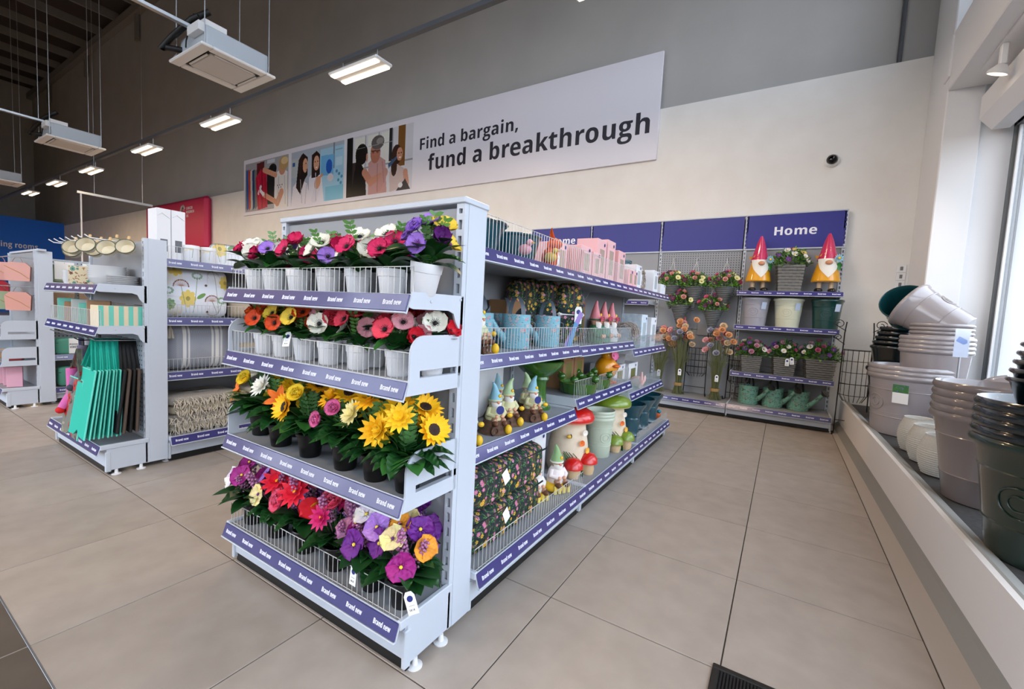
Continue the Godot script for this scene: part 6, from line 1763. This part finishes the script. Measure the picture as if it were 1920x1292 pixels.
func cup(label: String, at: Vector3, tr: Basis) -> void:
	var t := thing("enamel_cup", label, "cup", at, 0, "hanging cream cups")
	t.basis = tr
	var cream := mat("cream_enamel", Color(0.87, 0.83, 0.73), 0.35)
	part(t, "bowl", mb().lathe([V(0, 0), V(0.030, 0), V(0.036, 0.01), V(0.046, 0.05), V(0.048, 0.052), V(0.043, 0.05), V(0.033, 0.012), V(0, 0.006)], 24), cream)
	part(t, "rim", mb().at(0, 0.051, 0).lathe([V(0.044, -0.002), V(0.049, -0.002), V(0.049, 0.002), V(0.044, 0.002)], 24), mat("olive_rim", Color(0.30, 0.32, 0.24), 0.4))
	part(t, "handle", mb().cbox(-0.007, 0.02, -0.085, 0.007, 0.03, -0.044, 0.003), mat("wood_handle", Color(0.80, 0.66, 0.46), 0.6))

func hook(parent: Node3D, at: Vector3, l: float, m: Material = null) -> void:
	part(parent, "hook", mb().tube([at, at + Vector3(0, 0.004, l * 0.9), at + Vector3(0, 0.02, l)], 0.0035, 5), m if m else M.zinc)

func cushion(called: String, label: String, at: Vector3, turn: float, w: float, h: float, th: float, m: Material, group := "") -> Node3D:
	var t := thing(called, label, "cushion", at, turn, group)
	part(t, "cover", mb().grid(24, 12, func(u, v):
		var a: float = TAU * u
		var f := func(x: float, p: float) -> float: return signf(x) * pow(absf(x), p)
		var s: float = pow(sin(PI * v), 0.45)
		var pinch: float = 1.0 + 0.06 * pow(absf(sin(2 * a)), 2.0)
		return Vector3(w / 2 * f.call(cos(a), 0.4) * s * pinch, h / 2 + h / 2 * f.call(sin(a), 0.4) * s * pinch, -cos(PI * v) * th / 2)), m)
	return t

func meadow_print() -> StandardMaterial3D:
	var im := canvas(360, 300, Color(0.88, 0.89, 0.91))
	for q in [[60, 70, 40, Color(0.86, 0.74, 0.34), Color(0.62, 0.56, 0.22)], [120, 220, 40, Color(0.88, 0.77, 0.38), Color(0.62, 0.56, 0.22)], [330, 130, 36, Color(0.86, 0.74, 0.34), Color(0.6, 0.5, 0.2)], [30, 250, 26, Color(0.45, 0.60, 0.38), Color(0.3, 0.45, 0.25)]]:
		bloom(im, q[0], q[1], q[2], q[3], q[4], 8)
	for q in [[85, 160], [260, 60], [250, 230]]:
		line(im, V(q[0], q[1]), V(q[0] + 30, 290), 1.5, Color(0.45, 0.52, 0.40))
		for k in 14:
			var a := PI + PI * k / 13.0
			line(im, V(q[0], q[1]), V(q[0] + cos(a) * 36, q[1] + sin(a) * 28), 0.9, Color(0.62, 0.42, 0.36))
			dab(im, q[0] + cos(a) * 38, q[1] + sin(a) * 30, 4, 4, [Color(0.62, 0.36, 0.30), Color(0.35, 0.25, 0.24)][k % 2])
	for q in [[170, 110], [310, 230], [20, 190]]:
		line(im, V(q[0], q[1]), V(q[0] - 20, 290), 1.5, Color(0.40, 0.55, 0.36))
		for k in 12:
			dab(im, q[0] + cos(k * 0.55) * 24, q[1] - 6 + sin(k * 0.55) * 14, 6, 5, Color(0.45, 0.60, 0.45))
	for q in [[215, 150], [95, 12], [225, 285]]:
		dab(im, q[0], q[1], 8, 6, Color(0.45, 0.32, 0.14)); dab(im, q[0], q[1], 3, 6, Color(0.12, 0.08, 0.05))
	dab(im, 190, 205, 26, 10, Color(0.40, 0.58, 0.28), -0.5)
	var m := mat("meadow_print", Color.WHITE, 0.8)
	m.albedo_texture = ImageTexture.create_from_image(im)
	m.uv1_triplanar = true
	m.uv1_scale = Vector3(2.4, 2.4, 2.4); m.uv1_offset = Vector3(0.45, -0.05, 0)
	return m

func stripe_cloth() -> StandardMaterial3D:
	var im := canvas(256, 128, Color(0.40, 0.41, 0.43))
	for y in 128:
		for x in 256:
			var zig := absi((x % 8) - 4)
			var c := Color(0.44, 0.46, 0.51) if (y + zig) % 4 < 2 else Color(0.70, 0.70, 0.71)
			if x in range(70, 82) or x in range(88, 94) or x in range(170, 178) or x in range(184, 198) or x in range(204, 212):
				c = Color(0.86, 0.85, 0.83)
			im.set_pixel(x, y, c)
	var m := mat("stripe_cloth", Color.WHITE, 0.9)
	m.albedo_texture = ImageTexture.create_from_image(im)
	m.uv1_triplanar = true
	m.uv1_scale = Vector3(2.2, 4.4, 2.2); m.uv1_offset = Vector3(0.5, 0, 0)
	return m

func throw_stack(label: String, at: Vector3, turn: float, w: float, h: float, m: Material, sd: int, group: String) -> void:
	var t := thing("folded_throw", label, "blanket", at, turn, group)
	var g := RandomNumberGenerator.new()
	g.seed = sd
	part(t, "cloth", soft_box(mb(), w, h, 0.30, 0.35, 0.02), m)
	var b := mb()
	for k in 70:
		var x := -w * 0.46 + w * 0.92 * k / 69.0
		var p := Vector3(x, h * g.randf_range(0.3, 0.8), 0.145)
		b.tube([p, p + Vector3(g.randf_range(-.01, .01), -0.005, 0.02), p + Vector3(g.randf_range(-.02, .02), -h * 0.55, 0.028)], [0.004, 0.0045, 0.002], 4)
	var f := part(t, "fringe", b, mat("fringe", Color(0.78, 0.74, 0.67), 0.95))
	f.set_meta("kind", "stuff")

func handbag(label: String, at: Vector3, turn: float, c: Color) -> void:
	var t := thing("handbag", label, "bag", at, turn, "small handbags on the far unit")
	var m := mat("leather_" + c.to_html(false), c, 0.5)
	part(t, "body", mb().prism(PackedVector2Array([V(-0.075, 0), V(0.075, 0), V(0.082, 0.13), V(0.05, 0.165), V(-0.05, 0.165), V(-0.082, 0.13)]), -0.035, 0.035), m)
	part(t, "seam", mb().tube([Vector3(-0.075, 0.13, 0.037), Vector3(0.02, 0.07, 0.037), Vector3(0.075, 0.02, 0.037)], 0.002, 5), mat("gold_trim", Color(0.75, 0.58, 0.30), 0.3, 0.7))
	part(t, "strap", mb().grid(12, 1, func(u, v): return Vector3(cos(PI * u) * 0.03, 0.16 + sin(PI * u) * 0.05, (v - 0.5) * 0.025)), m)

func lunch_box(label: String, at: Vector3, turn: float, h: float) -> void:
	var t := thing("lunch_bag", label, "bag", at, turn, "mint lunch boxes")
	part(t, "shell", soft_box(mb(), 0.26, h, 0.11, 0.3), mat("mint_plastic", Color(0.30, 0.58, 0.49), 0.5))
	part(t, "zip", mb().tube([Vector3(-0.125, h * 0.72, 0.05), Vector3(0.125, h * 0.72, 0.05)], 0.003, 5), mat("zip_green", Color(0.16, 0.36, 0.30), 0.6))
	part(t, "sleeve", mb().cbox(-0.035, 0.008, 0.052, 0.035, h * 0.99, 0.0565, 0.001), M.paper)
	var tm := text_mesh("FOOD", 0.1)
	part(t, "lettering", tm, M.ink, Transform3D(Basis.from_scale(Vector3(0.16, 0.16, 1)), Vector3(0, h * 0.62, 0.0572)))
	part(t, "lettering", text_mesh("VIBES", 0.1), M.ink, Transform3D(Basis.from_scale(Vector3(0.15, 0.2, 1)), Vector3(0, h * 0.45, 0.0572)))

func left_units() -> void:
	var dx := -2.478
	var w := 1.0
	# ---- unit with bags and cups
	var b := bay("end_unit", "grey steel end unit with hanging teal bags, cups and a striped box", Vector3(FX + dx, 0, FZ), 0, w, 1.435, 0.225, {"sheets": [0.60, 1.02, 1.423], "cap": false})
	shelf(b, w, 1.13, 0.225, "none")
	shelf(b, w, 0.885, 0.225, "wire", 0.10)
	part(b, "end_post", mb().cbox(w - 0.0005, 0.03, -0.105, w + 0.002, 1.435, -0.008, 0.003), M.steel)
	part(b, "end_post", mb().cbox(-0.002, 0.03, -0.105, 0.0005, 1.435, -0.008, 0.003), M.steel)
	var pg := part(b, "pegboard", mb().cbox(0.03, 0.20, 0.0, w - 0.03, 0.84, 0.004, 0.001), M.pegboard)
	var hl := part(pg, "perforation", peg_mesh(0.92, 0.62, 0.03), M.peg_hole, T(0.04, 0.21, 0.0042))
	hl.set_meta("kind", "stuff")
	for k in 9:
		hook(b, Vector3(0.10 + k * 0.10, 0.80, 0.0), 0.24)
	for k in 7:
		hook(b, Vector3(0.12 + k * 0.12, 1.405, 0.0), 0.24, M.white_plastic)
	var g := bay("side_bay", "grey side shelving bay with cushions, throws and white gift boxes across the aisle", Vector3(-1.36 + dx, 0, -1.209), PI / 2, 1.005, 1.40, 0.505, {"posts": [1], "cap": false, "base_guard": "wire", "base_y": 0.165, "sheets": [0.56, 0.97, 1.39]})
	for j in 3:
		shelf(g, 1.005, [1.325, 0.945, 0.58][j], 0.415, "wire", 0.09)
	single("spine_panel", mb().cbox(-1.40 + dx, 0.03, -2.2, -1.385 + dx, 1.40, -1.20, 0.003), M.steel_panel, "plain grey rear panel of the cushion bay", "panel")
	# cups on the hooks
	var spots := [[-4.05, -0.95], [-3.93, -0.92], [-3.84, -1.02], [-3.72, -0.97], [-3.62, -0.91], [-3.56, -1.02], [-3.46, -0.96], [-3.40, -1.03]]
	var ords := ["first", "second", "third", "fourth", "fifth", "sixth", "seventh", "eighth"]
	for k in spots.size():
		cup("cream enamel cup with a dark rim hanging over the bowls, %s from the slotted post" % ords[7 - k], Vector3(spots[k][0], 1.335 + 0.015 * (k % 3), spots[k][1]), Basis(Vector3.UP, 0.95) * Basis(Vector3.RIGHT, 1.15))
	for k in 7:
		var t := single("white_bowl", mb().lathe([V(0, 0), V(0.05, 0), V(0.075, 0.02), V(0.092, 0.045), V(0.094, 0.047), V(0.088, 0.046), V(0.06, 0.016), V(0, 0.008)], 28), mat("white_ceramic", Color(0.90, 0.90, 0.90), 0.2), "white bowl in the stack by the slotted post, %s from the bottom" % ords[k], "bowl", T(-3.60, 1.131 + k * 0.0125, -0.985), "stacked white bowls")
	for k in 6:
		single("white_plate", mb().lathe([V(0, 0), V(0.04, 0), V(0.07, 0.008), V(0.078, 0.012), V(0.07, 0.011), V(0, 0.004)], 28), M.white_ceramic, "white oval plate in the low stack behind the bowls, %s from the bottom" % ords[k], "plate", T(-3.46, 1.131 + k * 0.0105, -1.02), "stacked white plates")
	for k in 6:
		single("white_beaker", mb().lathe([V(0, 0), V(0.035, 0), V(0.045, 0.03), V(0.047, 0.032), V(0.043, 0.03), V(0, 0.006)], 20), M.white_ceramic, "small white dish in the far stack on the cup shelf, %s from the bottom" % ords[k], "dish", T(-4.15, 1.131 + k * 0.013, -0.95), "stacked white dishes")
	carton("teal and tan picture gift box among the white dishes", Vector3(-3.90, 1.131, -0.95), 0.9, Vector3(0.13, 0.12, 0.06), floral("crockery_print", Color(0.80, 0.74, 0.60), [[Color(0.30, 0.55, 0.50), Color(0.4, 0.2, 0.1)], [Color(0.45, 0.25, 0.15), Color(0.2, 0.1, 0.1)]], [Color(0.55, 0.40, 0.28)], 12, 30, 4, 0.5, 7.0), "", null, "gift_box", false)
	# striped box and cards
	var sb := thing("striped_box", "teal and cream striped gift box at the end of the wire guarded shelf", "box", Vector3(-3.46, 0.886, -0.99))
	part(sb, "carton", mb().cbox(-0.07, 0, -0.105, 0.07, 0.128, 0.105, 0.002), mat("cream_card", Color(0.86, 0.79, 0.66), 0.6))
	for k in 5:
		part(sb, "stripe", mb().cbox(0.0695, 0.001, 0.105 - 0.023 - k * 0.046, 0.0712, 0.127, 0.105 - k * 0.046, 0.0004), mat("teal_card", Color(0.42, 0.76, 0.68), 0.6))
	for k in 5:
		carton("kraft and teal greetings pack standing behind the wire guard, %s" % ["next to the striped box", "second along", "third along", "fourth along", "at the open end"][k], Vector3(-3.62 - k * 0.15, 0.886, -0.95), 1.1, Vector3(0.11, 0.15 - 0.02 * (k % 2), 0.03), [mat("kraft", Color(0.62, 0.47, 0.34), 0.7), M.teal_card, mat("clear_pack", Color(0.70, 0.72, 0.70), 0.3)][k % 3], "packs behind the wire guard", null, "card_pack", false)
	# bags on the lower hooks
	var teal := mat("felt_teal", Color(0.05, 0.68, 0.59), 0.75)
	var teal_edge := mat("felt_teal_edge", Color(0.38, 0.80, 0.72), 0.75)
	var blackc := mat("bag_black", Color(0.012, 0.011, 0.011), 0.7)
	for k in 9:
		tote("teal shopping bag hanging by its handles, %s from the front of the hooks" % ["first", "second", "third", "fourth", "fifth", "sixth", "seventh", "eighth", "ninth"][k], Vector3(-3.51 + 0.012 * (k % 2), 0.795, -0.895 - k * 0.014), teal, teal_edge, "teal shopping bags", 0.27 - 0.004 * k, 0.40, 0.04 + 0.012 * (9 - k))
	tote("teal edged bag printed with a red and brown picture, in front of the teal ones", Vector3(-3.70, 0.72, -0.875), floral("bag_print", Color(0.42, 0.45, 0.40), [[Color(0.70, 0.08, 0.08), Color(0.08, 0.08, 0.08)]], [Color(0.12, 0.16, 0.14), Color(0.60, 0.58, 0.50)], 10, 34, 8, 0.6, 3.0), teal_edge, "", 0.30, 0.36, 0.10)
	for k in 4:
		tote("black fabric bag hanging behind the teal bags, %s" % ["nearest the teal ones", "second back", "third back", "against the pegboard"][k], Vector3(-3.49, 0.79, -1.022 - k * 0.018), blackc, mat("hem_brown", Color(0.32, 0.26, 0.22), 0.8) if k % 2 else blackc, "black fabric bags", 0.26, 0.38, 0.12 - 0.025 * k, 0.012)
	var sc := [[Color(0.78, 0.38, 0.62), Color(0.75, 0.05, 0.08)], [Color(0.40, 0.36, 0.44), Color(0.2, 0.2, 0.25)], [Color(0.12, 0.12, 0.25), Color(0.6, 0.1, 0.15)], [Color(0.62, 0.60, 0.62), Color(0.3, 0.3, 0.32)], [Color(0.20, 0.20, 0.22), Color(0.6, 0.25, 0.3)], [Color(0.75, 0.36, 0.60), Color(0.7, 0.05, 0.08)]]
	var sn := ["pink socks with red toes on the lowest hook beside the teal bags", "grey patterned socks on the hooks beside the teal bags", "navy socks with crimson toes on the upper hooks", "pale grey socks on the upper hooks beside the teal bags", "black and rose socks on the upper hooks next to the teal bags", "pink socks with red toes behind the other pink pair"]
	for k in 6:
		sock(sn[k], Vector3([-3.82, -3.74, -3.88, -3.80, -3.70, -3.82][k], [0.60, 0.75, 0.79, 0.79, 0.79, 0.60][k], [-0.865, -0.90, -0.94, -0.95, -0.97, -0.92][k]), sc[k][0], sc[k][1], "socks on hooks")
	hook(b, Vector3(0.53, 0.63, 0.0), 0.26, M.black_metal)
	hook(b, Vector3(0.61, 0.78, 0.0), 0.24, M.black_metal)
	# cushion bay
	var face := PI / 2
	var fx := -3.60
	var mp := meadow_print()
	cushion("scatter_cushion", "white cushion printed with yellow meadow flowers", Vector3(fx + 0.02, 0.946, -1.43), face, 0.45, 0.345, 0.15, mp)
	cushion("scatter_cushion", "plump cream textured cushion beside the meadow flower cushion", Vector3(fx - 0.02, 0.946, -1.87), face, 0.36, 0.24, 0.16, textured("cream_knit", noise_tex(0.2, Color(0.66, 0.58, 0.48), Color(0.82, 0.76, 0.67), 128, 2), 0.9, 8.0))
	var sc2 := cushion("scatter_cushion", "grey herringbone cushion with white stripes and a corner tassel", Vector3(fx + 0.02, 0.581, -1.45), face, 0.44, 0.325, 0.17, stripe_cloth())
	var ts := mb()
	for k in 18:
		var a := k * 2.4
		ts.tube([Vector3(0, 0, 0), Vector3(cos(a) * 0.012, -0.03, sin(a) * 0.012), Vector3(cos(a) * 0.02, -0.085, sin(a) * 0.02)], 0.0035, 4)
	part(sc2, "tassel", ts, mat("fringe", Color(0.78, 0.74, 0.67), 0.95), T(-0.18, 0.31, 0.09))
	cushion("scatter_cushion", "grey striped cushion tucked behind the tasselled one", Vector3(fx - 0.09, 0.581, -1.32), face + 0.25, 0.34, 0.31, 0.14, M.stripe_cloth)
	cushion("scatter_cushion", "tan cushion beside the tasselled grey cushion", Vector3(fx, 0.581, -1.90), face, 0.38, 0.30, 0.16, M.cream_knit)
	var thr := textured("throw_weave", noise_tex(0.15, Color(0.52, 0.50, 0.48), Color(0.76, 0.72, 0.66), 128, 3), 0.95, 6.0)
	for k in 4:
		throw_stack("folded fringed throw in the pile on the base shelf, %s" % ["bottom one", "second up", "third up", "top one"][k], Vector3(fx + 0.04, 0.166 + k * 0.062, -1.47 + 0.02 * (k % 2)), face + 0.06 * (k - 1.5), 0.46, 0.066, thr if k % 2 else mat("throw_cream", Color(0.74, 0.69, 0.60), 0.95), 5 + k, "folded throws across the aisle")
		throw_stack("folded fringed throw in the second pile on the base shelf, %s" % ["bottom one", "second up", "third up", "top one"][k], Vector3(fx + 0.02, 0.166 + k * 0.062, -1.97), face + 0.05 * (k - 1.5), 0.42, 0.066, M.throw_cream if k % 2 else thr, 15 + k, "folded throws across the aisle")
	for k in 2:
		var t := carton("tall white gift box with an embossed leaf above the cushions, %s" % ["nearest the post", "beside the floral tins"][k], Vector3(-3.63, 1.326, -1.265 - k * 0.083), face, Vector3(0.08, 0.34, 0.14), M.white_card, "tall white gift boxes", null, "gift_box", false)
		part(t, "cut_out", mb().cbox(-0.02, 0.06, 0.07, 0.02, 0.14, 0.0715, 0.0005), mat("cut_grey", Color(0.35, 0.36, 0.38), 0.4))
		part(t, "embossing", mb().tube([Vector3(-0.035, 0.29, 0.071), Vector3(-0.01, 0.31, 0.071), Vector3(0.035, 0.28, 0.071)], 0.0025, 4), M.white_card)
	for k in 2:
		var t := thing("floral_tin", "meadow printed storage tin with a clip lid, %s" % ["beside the white boxes", "beside the leaning tray"][k], "tin", Vector3(-3.55, 1.326, -1.42 - k * 0.105), face, "meadow printed tins")
		part(t, "tin", mb().lathe([V(0, 0), V(0.045, 0), V(0.047, 0.004), V(0.047, 0.105), V(0, 0.105)], 24), mp)
		part(t, "lid", mb().at(0, 0.105, 0).lathe([V(0.049, -0.01), V(0.05, 0), V(0.048, 0.014), V(0, 0.02)], 24), M.white_plastic)
	var tr := thing("floral_tray", "white rounded tray with a meadow print leaning on the top shelf", "tray", Vector3(-3.60, 1.326, -1.68), face)
	part(tr, "tray", mb().xf(Transform3D(Basis(Vector3.RIGHT, -0.15))).grid(20, 8, func(u, v):
		var a: float = TAU * u
		var f := func(x: float) -> float: return signf(x) * pow(absf(x), 0.5)
		var s: float = minf(1.0, v * 1.15)
		return Vector3(0.125 * f.call(cos(a)) * s, 0.085 + 0.085 * f.call(sin(a)) * s, 0.012 * smoothstep(0.8, 1.0, v))), mp)
	cushion("scatter_cushion", "folded white linen on the top shelf beside the leaning tray", Vector3(-3.62, 1.326, -1.93), face, 0.2, 0.12, 0.12, M.white_card)
	# ---- far unit with handbags and pink boxes
	dx = -4.945
	var c := bay("end_unit", "grey steel end unit with small handbags and pink boxes beyond the bag unit", Vector3(FX + dx, 0, FZ), 0, w, 1.435, 0.225, {"sheets": [0.60, 1.02, 1.423], "cap": false})
	part(c, "end_post", mb().cbox(w - 0.0005, 0.03, -0.105, w + 0.002, 1.435, -0.008, 0.003), M.steel)
	part(c, "top_cap", mb().cbox(0.0, 1.43, -0.06, w + 0.04, 1.45, 0.0, 0.003), M.steel)
	shelf(c, w, 0.66, 0.225, "none", 0.0, ["plate", "plate"])
	shelf(c, w, 0.42, 0.225, "none", 0.0, ["plate", "plate"])
	for q in [[1.36, "upper"], [1.10, "lower"]]:
		part(c, "hang_bar", mb().tube([Vector3(0.55, q[0], 0.17), Vector3(w - 0.02, q[0], 0.17)], 0.005, 6).tube([Vector3(w - 0.04, q[0], 0.17), Vector3(w - 0.04, q[0], 0.0)], 0.005, 6), M.zinc)
	handbag("blush pink handbag on the upper bar next to the post", Vector3(-5.90, 1.15, -1.0), 1.25, Color(0.82, 0.60, 0.55))
	handbag("blush pink handbag on the upper bar further from the post", Vector3(-6.12, 1.15, -0.93), 1.25, Color(0.82, 0.60, 0.55))
	handbag("blush pink handbag on the lower bar next to the post", Vector3(-5.90, 0.885, -1.0), 1.25, Color(0.82, 0.58, 0.52))
	handbag("sage green handbag on the lower bar beside a pink one", Vector3(-6.12, 0.885, -0.93), 1.25, Color(0.56, 0.62, 0.48))
	handbag("crimson handbag behind the pink and green ones", Vector3(-6.30, 0.98, -0.93), 1.25, Color(0.72, 0.04, 0.17))
	for k in 3:
		carton("upright pink box on the far unit base shelf, %s" % ["nearest the post", "middle one", "last one"][k], Vector3(-5.95 - k * 0.13, 0.18, -0.97), 1.3, Vector3(0.10, 0.19, 0.05), mat("pale_pink_box", Color(0.84, 0.62, 0.68), 0.6), "pink boxes on the far unit", null, "gift_box", false)
	for k in 3:
		carton("small patterned box on the far unit middle shelf, %s" % ["nearest the post", "middle one", "last one"][k], Vector3(-5.98 - k * 0.13, 0.421, -0.98), 1.2, Vector3(0.10, 0.05, 0.08), [mat("card_red", Color(0.55, 0.12, 0.12), 0.6), M.grey_card, M.kraft][k], "patterned boxes on the far unit", null, "gift_box", false)
	var d := bay("side_bay", "grey pegboard side bay with mint lunch boxes beyond the bag unit", Vector3(-1.36 + dx, 0, -1.209), PI / 2, 1.005, 1.40, 0.455, {"posts": [1], "cap": false, "base_y": 0.15, "sheets": [0.5]})
	part(d, "pegboard", mb().cbox(0.012, 0.5, -0.02, 0.993, 1.395, 0.0, 0.002), M.pegboard)
	var h2 := part(d, "perforation", peg_mesh(0.95, 0.88, 0.03), M.peg_hole, T(0.025, 0.51, 0.0004))
	h2.set_meta("kind", "stuff")
	shelf(d, 1.005, 0.46, 0.40, "none")
	for k in 3:
		lunch_box("mint lunch box with a white lettered sleeve on the upper shelf, %s" % ["nearest the post", "second along", "third along"][k], Vector3(-5.98, 0.461, -1.36 - k * 0.29), face, 0.16)
		lunch_box("mint lunch box with a white lettered sleeve on the base shelf, %s" % ["nearest the post", "second along", "third along"][k], Vector3(-5.96, 0.151, -1.37 - k * 0.29), face, 0.19)
	var wv := textured("woven_mat", noise_tex(0.25, Color(0.38, 0.26, 0.18), Color(0.82, 0.74, 0.62), 128, 1, FastNoiseLite.TYPE_CELLULAR), 0.9, 12.0)
	for k in 3:
		var t := thing("placemat_pack", "patterned placemat pack hanging on the pegboard, %s" % ["nearest the post", "second along", "third along"][k], "placemat", Vector3(-6.10, 0.72, -1.33 - k * 0.20), face, "hanging placemats")
		part(t, "mat", mb().cbox(-0.085, 0, -0.008, 0.085, 0.34, 0.008, 0.003), wv)
		part(t, "header_card", mb().cbox(-0.085, 0.34, -0.009, 0.085, 0.40, 0.009, 0.002), M.paper)
		part(t, "round_mark", meshes.tag_dot, M.blue_dot, Transform3D(Basis.from_scale(Vector3(2.4, 2.4, 2)), Vector3(0.045, 0.405, 0.0092)))
		part(t, "hook", mb().tube([Vector3(0, 0.385, 0.03), Vector3(0, 0.385, -0.20)], 0.003, 5), M.zinc)
	for k in 3:
		var t := thing("container_pack", "sage storage container pack with a white card on the pegboard, %s" % ["nearest the post", "second along", "third along"][k], "container", Vector3(-6.08, 1.16, -1.33 - k * 0.2), face, "container packs")
		part(t, "tub", soft_box(mb(), 0.17, 0.17, 0.10, 0.35), mat("sage_tub", Color(0.55, 0.62, 0.50), 0.4))
		part(t, "card", mb().cbox(-0.07, 0.03, 0.048, 0.07, 0.20, 0.052, 0.001), M.paper)
		part(t, "hook", mb().tube([Vector3(0, 0.19, 0.06), Vector3(0, 0.19, -0.22)], 0.003, 5), M.zinc)
